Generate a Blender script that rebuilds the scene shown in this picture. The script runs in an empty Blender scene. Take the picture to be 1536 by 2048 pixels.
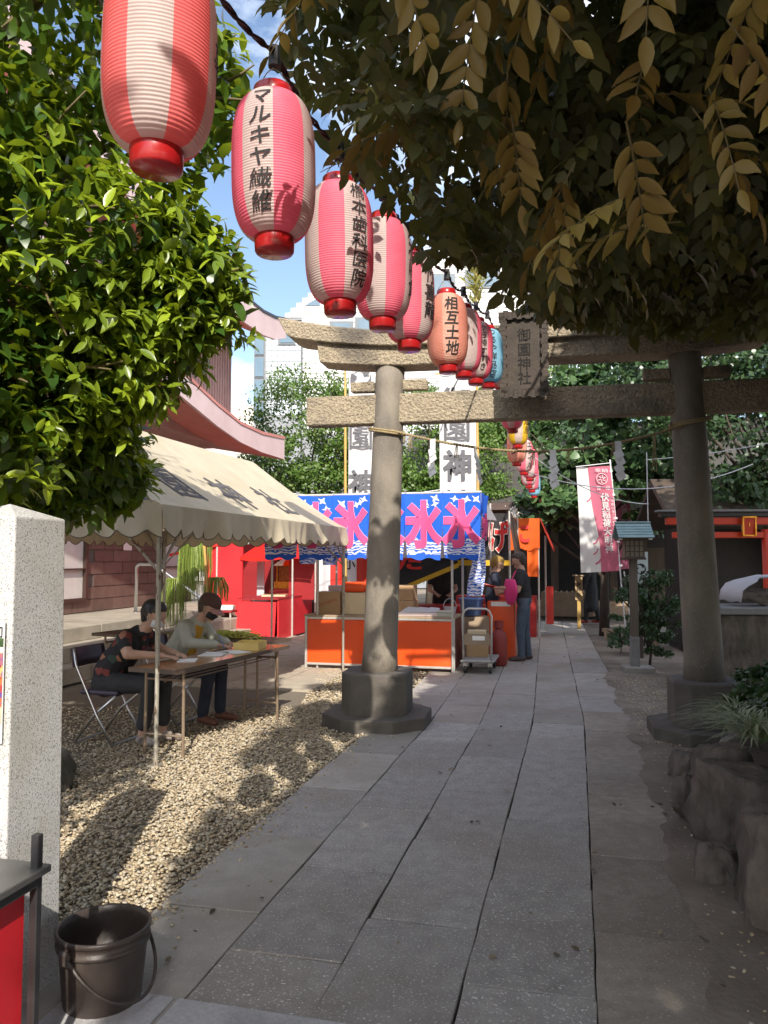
import bpy, bmesh, math, random
import numpy as np
from mathutils import Vector, Matrix, Euler
R = math.radians
random.seed(7)
rng = np.random.default_rng(11)
scene = bpy.context.scene
col = scene.collection

# ------------------------------------------------------------------ camera
cam_d = bpy.data.cameras.new('camera')
cam = bpy.data.objects.new('camera', cam_d)
col.objects.link(cam)
cam_d.sensor_fit = 'VERTICAL'
cam_d.sensor_height = 36.0
cam_d.sensor_width = 27.0
cam_d.lens = 36.0 * 1540 / 2048
cam_d.clip_start = 0.05
cam_d.clip_end = 2000
CAM_H = 1.58
cam.location = (0, 0, CAM_H)
cam.rotation_euler = (R(90) + math.atan(91 / 1540), 0, 0)
scene.camera = cam

# ------------------------------------------------------------------ sky, sun, exposure
SUN_EL = R(36)
TO_SUN = Vector((0.10, -1.0, 0)).normalized() * math.cos(SUN_EL) + Vector((0, 0, math.sin(SUN_EL)))
world = bpy.data.worlds.new('World')
scene.world = world
world.use_nodes = True
wn, wl = world.node_tree.nodes, world.node_tree.links
wn.clear()
sky = wn.new('ShaderNodeTexSky')
sky.sky_type = 'NISHITA'
sky.sun_disc = False
sky.sun_elevation = SUN_EL
sky.sun_rotation = R(174)
sky.air_density = 1.0
sky.dust_density = 1.6
sky.ozone_density = 1.0
tc = wn.new('ShaderNodeTexCoord')
mp = wn.new('ShaderNodeMapping')
mp.inputs['Scale'].default_value = (1.0, 1.0, 2.2)
mp.inputs['Location'].default_value = (0.35, 0.2, 0.1)
wl.new(tc.outputs['Generated'], mp.inputs['Vector'])
cl = wn.new('ShaderNodeTexNoise')
cl.inputs['Scale'].default_value = 2.6
cl.inputs['Detail'].default_value = 9
cl.inputs['Roughness'].default_value = 0.58
wl.new(mp.outputs['Vector'], cl.inputs['Vector'])
cr = wn.new('ShaderNodeValToRGB')
cr.color_ramp.elements[0].position = 0.47
cr.color_ramp.elements[0].color = (0, 0, 0, 1)
cr.color_ramp.elements[1].position = 0.68
cr.color_ramp.elements[1].color = (1, 1, 1, 1)
wl.new(cl.outputs['Fac'], cr.inputs['Fac'])
mx = wn.new('ShaderNodeMixRGB')
mx.inputs['Color2'].default_value = (9.0, 9.3, 9.8, 1)
wl.new(cr.outputs['Color'], mx.inputs['Fac'])
wl.new(sky.outputs['Color'], mx.inputs['Color1'])
bg = wn.new('ShaderNodeBackground')
bg.inputs['Strength'].default_value = 0.15
wl.new(mx.outputs['Color'], bg.inputs['Color'])
wo = wn.new('ShaderNodeOutputWorld')
wl.new(bg.outputs['Background'], wo.inputs['Surface'])

sun_d = bpy.data.lights.new('sun', 'SUN')
sun_d.energy = 3.9
sun_d.angle = R(0.53)
sun_d.color = (1.0, 0.94, 0.84)
sun = bpy.data.objects.new('sun', sun_d)
col.objects.link(sun)
sun.rotation_euler = (-TO_SUN).to_track_quat('-Z', 'Y').to_euler()
sun.location = (2, -10, 20)

scene.view_settings.view_transform = 'Standard'
scene.view_settings.look = 'None'
scene.view_settings.gamma = 1
scene.view_settings.exposure = 0.80
scene.view_settings.use_curve_mapping = False
scene.cycles.max_bounces = 8
scene.cycles.diffuse_bounces = 4
scene.cycles.transparent_max_bounces = 8
scene.cycles.use_denoising = True

# ------------------------------------------------------------------ path frame
PA = R(14)
RX, RY = math.cos(PA), -math.sin(PA)          # unit vector across the path, to the right
DX, DY = math.sin(PA), math.cos(PA)           # unit vector along the path


def W(a, b, z=0.0):
    return Vector((a * RX + b * DX, a * RY + b * DY, z))


# ------------------------------------------------------------------ materials
MATS = {}


def mat(name, c1, c2=None, scale=8.0, rough=0.7, bump=0.0, bscale=None, metal=0.0, detail=6.0, coord='Object',
        lo=0.35, hi=0.65, spec=0.5, transl=0.0, stretch=None, spots=None, coat=0.0, bdist=0.01, sheen=0.0, stain=None, vary=0.0):
    if name in MATS:
        return MATS[name]
    m = bpy.data.materials.new(name)
    m.use_nodes = True
    n, l = m.node_tree.nodes, m.node_tree.links
    p = n['Principled BSDF']
    p.inputs['Roughness'].default_value = rough
    p.inputs['Metallic'].default_value = metal
    p.inputs['Specular IOR Level'].default_value = spec
    p.inputs['Coat Weight'].default_value = coat
    if coord == 'World':
        g = n.new('ShaderNodeNewGeometry')
        vec = g.outputs['Position']
    else:
        t = n.new('ShaderNodeTexCoord')
        vec = t.outputs[coord]
    if stretch:
        mm = n.new('ShaderNodeMapping')
        mm.inputs['Scale'].default_value = stretch
        l.new(vec, mm.inputs['Vector'])
        vec = mm.outputs['Vector']
    c2 = c2 or tuple(x * 0.75 for x in c1)
    nz = n.new('ShaderNodeTexNoise')
    nz.inputs['Scale'].default_value = scale
    nz.inputs['Detail'].default_value = detail
    nz.inputs['Roughness'].default_value = 0.6
    l.new(vec, nz.inputs['Vector'])
    rp = n.new('ShaderNodeValToRGB')
    rp.color_ramp.elements[0].position = lo
    rp.color_ramp.elements[1].position = hi
    rp.color_ramp.elements[0].color = (*c1, 1)
    rp.color_ramp.elements[1].color = (*c2, 1)
    l.new(nz.outputs['Fac'], rp.inputs['Fac'])
    out = rp.outputs['Color']
    if stain:                      # broad blotches of dirt: (scale, colour, low, high)
        sn = n.new('ShaderNodeTexNoise')
        sn.inputs['Scale'].default_value = stain[0]
        sn.inputs['Detail'].default_value = 5
        l.new(vec, sn.inputs['Vector'])
        sr = n.new('ShaderNodeMapRange')
        sr.inputs['From Min'].default_value = stain[2]
        sr.inputs['From Max'].default_value = stain[3]
        l.new(sn.outputs['Fac'], sr.inputs['Value'])
        sm = n.new('ShaderNodeMixRGB')
        sm.inputs['Color2'].default_value = (*stain[1], 1)
        l.new(sr.outputs['Result'], sm.inputs['Fac'])
        l.new(out, sm.inputs['Color1'])
        out = sm.outputs['Color']
    if spots:                      # mineral flecks: (scale, colour, threshold)
        sp_ = n.new('ShaderNodeTexNoise')
        sp_.inputs['Scale'].default_value = spots[0]
        sp_.inputs['Detail'].default_value = 2
        l.new(vec, sp_.inputs['Vector'])
        sr = n.new('ShaderNodeMapRange')
        sr.inputs['From Min'].default_value = spots[2]
        sr.inputs['From Max'].default_value = spots[2] + 0.06
        l.new(sp_.outputs['Fac'], sr.inputs['Value'])
        sm = n.new('ShaderNodeMixRGB')
        sm.inputs['Color2'].default_value = (*spots[1], 1)
        l.new(sr.outputs['Result'], sm.inputs['Fac'])
        l.new(out, sm.inputs['Color1'])
        out = sm.outputs['Color']
    if vary:                       # each piece a little lighter or darker than its neighbours
        oi = n.new('ShaderNodeObjectInfo')
        vr = n.new('ShaderNodeMapRange')
        vr.inputs['To Min'].default_value = 1 - vary
        vr.inputs['To Max'].default_value = 1 + vary
        l.new(oi.outputs['Random'], vr.inputs['Value'])
        vm = n.new('ShaderNodeVectorMath')
        vm.operation = 'SCALE'
        l.new(out, vm.inputs[0])
        l.new(vr.outputs['Result'], vm.inputs['Scale'])
        out = vm.outputs['Vector']
    l.new(out, p.inputs['Base Color'])
    if bump:
        b = n.new('ShaderNodeBump')
        b.inputs['Strength'].default_value = bump
        b.inputs['Distance'].default_value = bdist
        bn = n.new('ShaderNodeTexNoise')
        bn.inputs['Scale'].default_value = bscale or scale * 3
        bn.inputs['Detail'].default_value = 4
        l.new(vec, bn.inputs['Vector'])
        l.new(bn.outputs['Fac'], b.inputs['Height'])
        l.new(b.outputs['Normal'], p.inputs['Normal'])
    if transl:
        tr = n.new('ShaderNodeBsdfTranslucent')
        l.new(out, tr.inputs['Color'])
        ms = n.new('ShaderNodeMixShader')
        ms.inputs['Fac'].default_value = transl
        o = n['Material Output']
        l.new(p.outputs['BSDF'], ms.inputs[1])
        l.new(tr.outputs['BSDF'], ms.inputs[2])
        l.new(ms.outputs['Shader'], o.inputs['Surface'])
    MATS[name] = m
    return m


def leaf_mat(name, ca, cb, ctr, rough=0.35, transl=0.35, spec=0.5):
    """leaf colour runs from ca to cb with the leaf's own 'tint'; ctr is what shines through."""
    m = bpy.data.materials.new(name)
    m.use_nodes = True
    n, l = m.node_tree.nodes, m.node_tree.links
    p = n['Principled BSDF']
    p.inputs['Roughness'].default_value = rough
    p.inputs['Specular IOR Level'].default_value = spec
    a = n.new('ShaderNodeAttribute')
    a.attribute_name = 'tint'
    mixc = n.new('ShaderNodeMixRGB')
    mixc.inputs['Color1'].default_value = (*ca, 1)
    mixc.inputs['Color2'].default_value = (*cb, 1)
    l.new(a.outputs['Fac'], mixc.inputs['Fac'])
    l.new(mixc.outputs['Color'], p.inputs['Base Color'])
    tr = n.new('ShaderNodeBsdfTranslucent')
    mt = n.new('ShaderNodeMixRGB')
    mt.inputs['Fac'].default_value = 0.6
    mt.inputs['Color2'].default_value = (*ctr, 1)
    l.new(mixc.outputs['Color'], mt.inputs['Color1'])
    l.new(mt.outputs['Color'], tr.inputs['Color'])
    ms = n.new('ShaderNodeMixShader')
    ms.inputs['Fac'].default_value = transl
    o = n['Material Output']
    l.new(p.outputs['BSDF'], ms.inputs[1])
    l.new(tr.outputs['BSDF'], ms.inputs[2])
    l.new(ms.outputs['Shader'], o.inputs['Surface'])
    MATS[name] = m
    return m


# ------------------------------------------------------------------ mesh helpers
class MB:
    def __init__(s):
        s.v, s.f, s.m = [], [], []

    def add(s, vs, fs, mi=0):
        k = len(s.v)
        s.v += [tuple(p) for p in vs]
        s.f += [tuple(i + k for i in f) for f in fs]
        s.m += [mi] * len(fs)
        return s

    def box(s, c, d, rot=None, mi=0, jit=0.0, taper=1.0):
        x, y, z = d[0] / 2, d[1] / 2, d[2] / 2
        vs = [Vector((sx * x * (taper if sz > 0 else 1), sy * y * (taper if sz > 0 else 1), sz * z)) for sz in (-1, 1) for sx, sy in ((-1, -1), (1, -1), (1, 1), (-1, 1))]
        if jit:
            vs = [v + Vector((random.uniform(-jit, jit), random.uniform(-jit, jit), random.uniform(-jit, jit))) for v in vs]
        if rot is not None:
            e = rot if isinstance(rot, Matrix) else Euler(rot).to_matrix()
            vs = [e @ v for v in vs]
        c = Vector(c)
        return s.add([v + c for v in vs], [(3, 2, 1, 0), (4, 5, 6, 7), (0, 1, 5, 4), (1, 2, 6, 5), (2, 3, 7, 6), (3, 0, 4, 7)], mi)

    def bar(s, a, b, w, h, mi=0, up=(0, 0, 1)):
        a, b = Vector(a), Vector(b)
        d = b - a
        L = d.length
        y = d.normalized()
        u = Vector(up)
        x = y.cross(u)
        if x.length < 1e-4:
            x = y.cross(Vector((1, 0, 0)))
        x.normalize()
        z = x.cross(y)
        e = Matrix((x, y, z)).transposed()
        return s.box((a + b) / 2, (w, L, h), e, mi)

    def tube(s, pts, r, n=8, cap=True, mi=0):
        pts = [Vector(p) for p in pts]
        k = len(pts)
        rs = r if isinstance(r, (list, tuple)) else [r] * k
        vs, fs = [], []
        t0 = (pts[1] - pts[0]).normalized()
        ref = Vector((0, 0, 1)) if abs(t0.z) < 0.9 else Vector((1, 0, 0))
        x = t0.cross(ref).normalized()
        for i, p in enumerate(pts):
            t = (pts[min(i + 1, k - 1)] - pts[max(i - 1, 0)]).normalized()
            x = (x - t * x.dot(t)).normalized()
            y = t.cross(x)
            for j in range(n):
                q = 2 * math.pi * j / n
                vs.append(p + (x * math.cos(q) + y * math.sin(q)) * rs[i])
        for i in range(k - 1):
            for j in range(n):
                jj = (j + 1) % n
                fs.append((i * n + j, i * n + jj, (i + 1) * n + jj, (i + 1) * n + j))
        if cap:
            fs.append(tuple(reversed(range(n))))
            fs.append(tuple((k - 1) * n + j for j in range(n)))
        return s.add(vs, fs, mi)

    def lathe(s, prof, n=24, c=(0, 0, 0), mi=0, mfun=None, sx=1.0, sy=1.0):
        k = len(s.v)
        for (r, z) in prof:
            for j in range(n):
                q = 2 * math.pi * j / n
                s.v.append((c[0] + r * math.cos(q) * sx, c[1] + r * math.sin(q) * sy, c[2] + z))
        for i in range(len(prof) - 1):
            for j in range(n):
                jj = (j + 1) % n
                s.f.append((k + i * n + j, k + i * n + jj, k + (i + 1) * n + jj, k + (i + 1) * n + j))
                s.m.append(mfun(j) if mfun else mi)
        return s

    def prism(s, poly, fn, d0, d1, mi=0):
        """poly: 2-D outline, fn(u, v, d) -> 3-D point."""
        n = len(poly)
        vs = [fn(u, v, d0) for u, v in poly] + [fn(u, v, d1) for u, v in poly]
        fs = [tuple(range(n)), tuple(reversed(range(n, 2 * n)))]
        fs += [(i, i + n, (i + 1) % n + n, (i + 1) % n) for i in range(n)]
        return s.add(vs, fs, mi)

    def sheet(s, pts, t, mi=0):
        """grid pts[i][j] -> thin two-sided sheet (single layer)."""
        ni, nj = len(pts), len(pts[0])
        vs = [p for row in pts for p in row]
        fs = [(i * nj + j, i * nj + j + 1, (i + 1) * nj + j + 1, (i + 1) * nj + j) for i in range(ni - 1) for j in range(nj - 1)]
        return s.add(vs, fs, mi)

    def mesh(s, name, mats, smooth=False):
        me = bpy.data.meshes.new(name)
        me.from_pydata(s.v, [], s.f)
        if not isinstance(mats, (list, tuple)):
            mats = [mats]
        for m in mats:
            me.materials.append(m)
        if len(mats) > 1:
            me.polygons.foreach_set('material_index', s.m)
        if smooth:
            me.polygons.foreach_set('use_smooth', [True] * len(me.polygons))
        me.update()
        return me

    def build(s, name, mats, parent=None, smooth=False, bevel=0.0, solid=0.0, seg=1):
        me = s.mesh(name, mats, smooth)
        o = bpy.data.objects.new(name, me)
        col.objects.link(o)
        o.parent = parent
        if solid:
            q = o.modifiers.new('solid', 'SOLIDIFY')
            q.thickness = solid
            q.offset = 0
        if bevel:
            q = o.modifiers.new('bevel', 'BEVEL')
            q.width = bevel
            q.segments = seg
            q.limit_method = 'ANGLE'
            q.angle_limit = R(40)
        return o


def tag(o, label=None, cat=None, group=None, kind=None):
    if label:
        o['label'] = label
    if cat:
        o['category'] = cat
    if group:
        o['group'] = group
    if kind:
        o['kind'] = kind
    return o


def thing(name, label, cat, loc=(0, 0, 0), rz=0.0, group=None):
    o = bpy.data.objects.new(name, None)
    o.empty_display_size = 0.2
    col.objects.link(o)
    o.location = loc
    o.rotation_euler = (0, 0, rz)
    return tag(o, label, cat, group)


def link(name, me, parent=None, loc=None, rot=None):
    o = bpy.data.objects.new(name, me)
    col.objects.link(o)
    o.parent = parent
    if loc is not None:
        o.location = loc
    if rot is not None:
        o.rotation_euler = rot
    return o


def _flat_text(body, size, off, slant):
    cu = bpy.data.curves.new('t', 'FONT')
    cu.body = body
    cu.size = size
    cu.align_x = 'CENTER'
    cu.offset = off * size
    cu.resolution_u = 3
    cu.shear = slant
    o = bpy.data.objects.new('t', cu)
    me = bpy.data.meshes.new_from_object(o)
    bpy.data.objects.remove(o)
    bpy.data.curves.remove(cu)
    return me


_GLY = {}


def _glyph(ch, bold, slant):
    """one character of unit size, as bold as its strokes allow without closing up."""
    key = (ch, bold, slant)
    if key in _GLY:
        return _GLY[key]
    me0 = _flat_text(ch, 1.0, 0, slant)
    bm = bmesh.new()
    bm.from_mesh(me0)
    a0 = sum(f.calc_area() for f in bm.faces)
    per = sum(e.calc_length() for e in bm.edges if e.is_boundary)
    bm.free()
    best, off = me0, bold
    while off > .003 and a0 > 0:
        me = _flat_text(ch, 1.0, off, slant)
        a = sum(p.area for p in me.polygons)
        if abs(a - (a0 + per * off)) < .055 * (a0 + per * off):
            best = me
            break
        off *= .8
    _GLY[key] = best
    return best


def glyphs(txt, size, bold=0.0, vertical=True, line=1.0, slant=0.0):
    """lettering as a flat mesh in x (right) / y (up), centred on 0."""
    bm = bmesh.new()
    latin = all(ord(c) < 128 for c in txt)
    parts = [txt] if latin and not vertical else list(txt)
    for i, ch in enumerate(parts):
        me = _glyph(ch, bold, slant)
        k = len(bm.verts)
        bm.from_mesh(me)
        bm.verts.ensure_lookup_table()
        for v in bm.verts[k:]:
            v.co = Vector((v.co.x * size + (0 if vertical else i * size), v.co.y * size - (i * size * line if vertical else 0), 0))
    if bm.verts:
        y0 = min(v.co.y for v in bm.verts)
        y1 = max(v.co.y for v in bm.verts)
        x0 = min(v.co.x for v in bm.verts)
        x1 = max(v.co.x for v in bm.verts)
        for v in bm.verts:
            v.co.y -= (y0 + y1) / 2
            v.co.x -= (x0 + x1) / 2
    return bm


def cut(bm, sx, sy):
    """slice a flat lettering mesh finely enough to follow a curved surface."""
    if not bm.verts:
        return bm
    for ax, st in ((0, sx), (1, sy)):
        if not st:
            continue
        lo = min(v.co[ax] for v in bm.verts)
        hi = max(v.co[ax] for v in bm.verts)
        q = lo + st
        while q < hi:
            co = [0, 0, 0]
            no = [0, 0, 0]
            co[ax] = q
            no[ax] = 1
            bmesh.ops.bisect_plane(bm, geom=bm.verts[:] + bm.edges[:] + bm.faces[:], plane_co=co, plane_no=no)
            q += st
    return bm


def lay(bm, fn, name, m, parent):
    """place a lettering mesh with fn(x, y) -> 3-D point in the parent's frame."""
    for v in bm.verts:
        v.co = fn(v.co.x, v.co.y)
    bmesh.ops.recalc_face_normals(bm, faces=bm.faces[:])
    me = bpy.data.meshes.new(name)
    bm.to_mesh(me)
    bm.free()
    me.materials.append(m)
    return link(name, me, parent)


# leaf shapes: (x across, y along, z up) and faces
LEAF_V = np.array([(0, 0, 0), (-.30, .28, .05), (0, .30, -.02), (.30, .28, .05), (-.27, .64, .03), (0, .66, -.05), (.27, .64, .03), (0, 1.0, -.14)], float)
LEAF_F = [(0, 2, 1), (0, 3, 2), (1, 2, 5, 4), (2, 3, 6, 5), (4, 5, 7), (5, 6, 7)]
_ts = ((.10, .13), (.28, .26), (.50, .30), (.72, .225), (.89, .10))
LEAFH_V = np.array([(0, 0, 0)] + [p for t, w in _ts for p in ((-w, t - .02, .16 * w - .17 * t * t), (0, t, -.03 - .17 * t * t), (w, t - .02, .16 * w - .17 * t * t))] + [(.02, 1.0, -.22)], float)
LEAFH_F = [(0, 2, 1), (0, 3, 2)] + [f for k in range(4) for f in ((1 + 3 * k, 2 + 3 * k, 5 + 3 * k, 4 + 3 * k), (2 + 3 * k, 3 + 3 * k, 6 + 3 * k, 5 + 3 * k))] + [(13, 14, 16), (14, 15, 16)]
LENS_V = np.array([(0, 0, 0), (-.25, .30, .05), (.25, .30, .05), (-.22, .66, .01), (.22, .66, .01), (0, 1, -.14)], float)
LENS_F = [(0, 2, 1), (1, 2, 4, 3), (3, 4, 5)]
RHOMB_V = np.array([(0, 0, 0), (-.3, .48, .06), (.3, .48, .06), (0, 1, -.08)], float)
RHOMB_F = [(0, 2, 1), (1, 2, 3)]


def leaf_frames(pos, axis, up):
    y = axis / np.linalg.norm(axis, axis=1, keepdims=True)
    z = up - y * np.sum(up * y, axis=1, keepdims=True)
    z /= np.maximum(np.linalg.norm(z, axis=1, keepdims=True), 1e-6)
    x = np.cross(y, z)
    return x, y, z


def leaf_mesh(name, pos, axis, up, length, width, tint, m, tv=LEAF_V, tf=LEAF_F, smooth=True):
    N = len(pos)
    x, y, z = leaf_frames(pos, axis, up)
    L = np.asarray(length)[:, None, None]
    Wd = np.asarray(width)[:, None, None]
    V = pos[:, None, :] + tv[None, :, 0:1] * Wd * L * x[:, None, :] + tv[None, :, 1:2] * L * y[:, None, :] + tv[None, :, 2:3] * L * z[:, None, :]
    V = V.reshape(-1, 3)
    nv = len(tv)
    loops, starts, totals = [], [], []
    base = (np.arange(N) * nv)
    fl = [np.array(f) for f in tf]
    per = sum(len(f) for f in fl)
    lp = np.concatenate([f for f in fl])
    loops = (base[:, None] + lp[None, :]).reshape(-1)
    st = np.cumsum([0] + [len(f) for f in fl[:-1]])
    starts = (np.arange(N)[:, None] * per + st[None, :]).reshape(-1)
    totals = np.tile([len(f) for f in fl], N)
    me = bpy.data.meshes.new(name)
    me.vertices.add(len(V))
    me.vertices.foreach_set('co', V.astype(np.float32).reshape(-1))
    me.loops.add(len(loops))
    me.loops.foreach_set('vertex_index', loops.astype(np.int32))
    me.polygons.add(len(starts))
    me.polygons.foreach_set('loop_start', starts.astype(np.int32))
    me.polygons.foreach_set('loop_total', totals.astype(np.int32))
    if smooth:
        me.polygons.foreach_set('use_smooth', np.ones(len(starts), bool))
    at = me.attributes.new('tint', 'FLOAT', 'POINT')
    at.data.foreach_set('value', np.repeat(np.asarray(tint), nv).astype(np.float32))
    me.update(calc_edges=True)
    me.materials.append(m)
    return me


def px_of(P):
    """picture position (1536 x 2048) and depth of world points, for choosing which leaves show largest."""
    c, s = math.cos(math.atan(91 / 1540)), math.sin(math.atan(91 / 1540))
    zz = P[:, 2] - CAM_H
    f = P[:, 1] * c + zz * s
    u = -P[:, 1] * s + zz * c
    f_ = np.where(f > 0.05, f, 0.05)
    return 768 + 1540 * P[:, 0] / f_, 1024 - 1540 * u / f_, f


def unit(n):
    v = rng.normal(size=(n, 3))
    return v / np.linalg.norm(v, axis=1, keepdims=True)

# ================================================================== materials in use
M_dirt = mat('dirt_mat', (0.19, 0.15, 0.115), (0.29, 0.24, 0.19), 3.0, 0.95, 0.6, 40, coord='World', stain=(0.7, (0.12, 0.092, 0.068), 0.45, 0.7))
M_slab = mat('path_stone_mat', (0.285, 0.262, 0.238), (0.375, 0.345, 0.315), 9.0, 0.82, 0.7, 70, vary=0.12, coord='World', detail=9, bdist=0.006,
             spots=(95, (0.70, 0.67, 0.63), 0.62), stain=(1.3, (0.28, 0.24, 0.20), 0.46, 0.75))
M_slab2 = mat('path_stone_worn_mat', (0.315, 0.285, 0.25), (0.39, 0.355, 0.315), 6.0, 0.85, 0.5, 60, vary=0.12, coord='World', detail=9, bdist=0.005,
              spots=(110, (0.58, 0.55, 0.52), 0.66), stain=(1.1, (0.27, 0.235, 0.19), 0.45, 0.7))
M_slab3 = mat('path_stone_dusty_mat', (0.26, 0.22, 0.18), (0.35, 0.30, 0.25), 14.0, 0.9, 0.6, 60, vary=0.10, spots=(100, (0.48, 0.44, 0.39), 0.64), coord='World', detail=9, bdist=0.005, stain=(1.0, (0.19, 0.15, 0.115), 0.42, 0.7))
M_apron = mat('apron_stone_mat', (0.42, 0.41, 0.41), (0.52, 0.51, 0.51), 55.0, 0.8, 0.35, 120, coord='World', stain=(1.5, (0.2, 0.19, 0.18), 0.5, 0.75))
M_conc = mat('concrete_mat', (0.36, 0.34, 0.30), (0.26, 0.245, 0.22), 4.0, 0.9, 0.3, 60, coord='World', stain=(0.8, (0.2, 0.18, 0.15), 0.5, 0.75))
M_paver = mat('court_paver_mat', (0.46, 0.40, 0.31), (0.36, 0.315, 0.245), 5.0, 0.9, 0.4, 80, vary=0.10, coord='World', spots=(90, (0.2, 0.18, 0.16), 0.62))
M_torii = mat('torii_stone_mat', (0.42, 0.345, 0.235), (0.27, 0.22, 0.155), 30.0, 0.9, 1.0, 42, detail=6, bdist=0.035, coord='World', stain=(1.6, (0.115, 0.098, 0.08), 0.5, 0.68), spots=(120, (0.12, 0.1, 0.085), 0.62))
M_pillar = mat('torii_pillar_mat', (0.25, 0.215, 0.17), (0.16, 0.137, 0.11), 5.0, 0.88, 0.5, 60, detail=9, bdist=0.008, coord='World', stain=(1.2, (0.10, 0.088, 0.075), 0.48, 0.7), spots=(150, (0.30, 0.28, 0.25), 0.64), stretch=(1, 1, 0.45))
M_plinth = mat('plinth_stone_mat', (0.125, 0.108, 0.09), (0.085, 0.073, 0.062), 6.0, 0.85, 0.5, 50, coord='World', stain=(1.3, (0.06, 0.052, 0.043), 0.5, 0.7), spots=(150, (0.2, 0.18, 0.16), 0.66))
M_plaq = mat('plaque_stone_mat', (0.078, 0.060, 0.046), (0.055, 0.043, 0.034), 9, 0.85, 0.5, 40)
M_granite = mat('granite_mat', (0.60, 0.59, 0.57), (0.48, 0.47, 0.455), 120, 0.8, 0.2, 260, coord='World', spots=(170, (0.22, 0.215, 0.21), 0.555), stain=(2.6, (0.40, 0.37, 0.30), 0.50, 0.8))
M_black = mat('ink_black_mat', (0.012, 0.011, 0.011), (0.02, 0.018, 0.018), 30, 0.8)
M_carve = mat('carved_letter_mat', (0.012, 0.010, 0.009), (0.018, 0.015, 0.013), 30, 0.9)
M_rope = mat('straw_rope_mat', (0.36, 0.28, 0.15), (0.24, 0.18, 0.09), 60, 0.95, 0.6, 150)
M_paper = mat('white_paper_mat', (0.80, 0.80, 0.79), (0.72, 0.72, 0.71), 6, 0.8, transl=0.25)
M_lred = mat('lantern_cap_red_mat', (0.42, 0.012, 0.014), (0.34, 0.01, 0.012), 10, 0.28, coat=0.3)
M_lpink = mat('lantern_pink_mat', (0.97, 0.20, 0.29), (0.93, 0.17, 0.26), 14, 0.55, transl=0.38)
M_lwhite = mat('lantern_white_mat', (0.70, 0.58, 0.54), (0.65, 0.53, 0.49), 14, 0.55, transl=0.38)
M_lsalmon = mat('lantern_salmon_mat', (0.93, 0.20, 0.20), (0.88, 0.17, 0.16), 14, 0.55, transl=0.38)
M_lpeach = mat('lantern_peach_mat', (0.86, 0.52, 0.40), (0.80, 0.45, 0.33), 14, 0.55, transl=0.38)
M_lpeach2 = mat('lantern_faded_orange_mat', (0.84, 0.36, 0.27), (0.78, 0.31, 0.22), 14, 0.55, transl=0.38)
M_lblue = mat('lantern_blue_mat', (0.32, 0.62, 0.78), (0.28, 0.56, 0.72), 14, 0.55, transl=0.38)
M_lyellow = mat('lantern_yellow_mat', (0.88, 0.58, 0.03), (0.82, 0.52, 0.02), 14, 0.55, transl=0.38)
M_lrose = mat('lantern_rose_mat', (0.80, 0.10, 0.13), (0.74, 0.08, 0.11), 14, 0.55, transl=0.38)
M_cable = mat('cable_mat', (0.05, 0.012, 0.014), (0.02, 0.016, 0.018), 90, 0.6)
M_socket = mat('socket_black_mat', (0.02, 0.02, 0.022), (0.03, 0.03, 0.03), 30, 0.5)
M_steel = mat('steel_mat', (0.62, 0.63, 0.65), (0.55, 0.56, 0.58), 20, 0.28, metal=1.0)
M_pole = mat('tent_pole_mat', (0.30, 0.27, 0.22), (0.42, 0.38, 0.31), 14, 0.55, metal=0.3, stretch=(1, 1, 0.3), spots=(40, (0.16, 0.085, 0.045), 0.60))

# ================================================================== ground
b = MB()
n = 24
xs = [-400, -120, -40, -15, -8] + [-6 + k * 0.8 for k in range(17)] + [10, 16, 40, 120, 400]
ys = [-60, -20, -8, -3] + [k * 0.9 for k in range(22)] + [24, 32, 60, 150, 500]
pts = [[(x, y, -0.045 + (0.012 * math.sin(1.7 * x + 2.1 * y) if abs(x) < 9 and y < 20 else 0)) for x in xs] for y in ys]
tag(b.sheet(pts, 0).build('ground', M_dirt, smooth=True), kind='structure')


def path_x(k, y):
    base = 0.234 + 0.2495 * (y - 2.713) if y < 7.6 else 1.453 + 0.21 * (y - 7.6)
    return base + (k - 3) * 0.495


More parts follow.
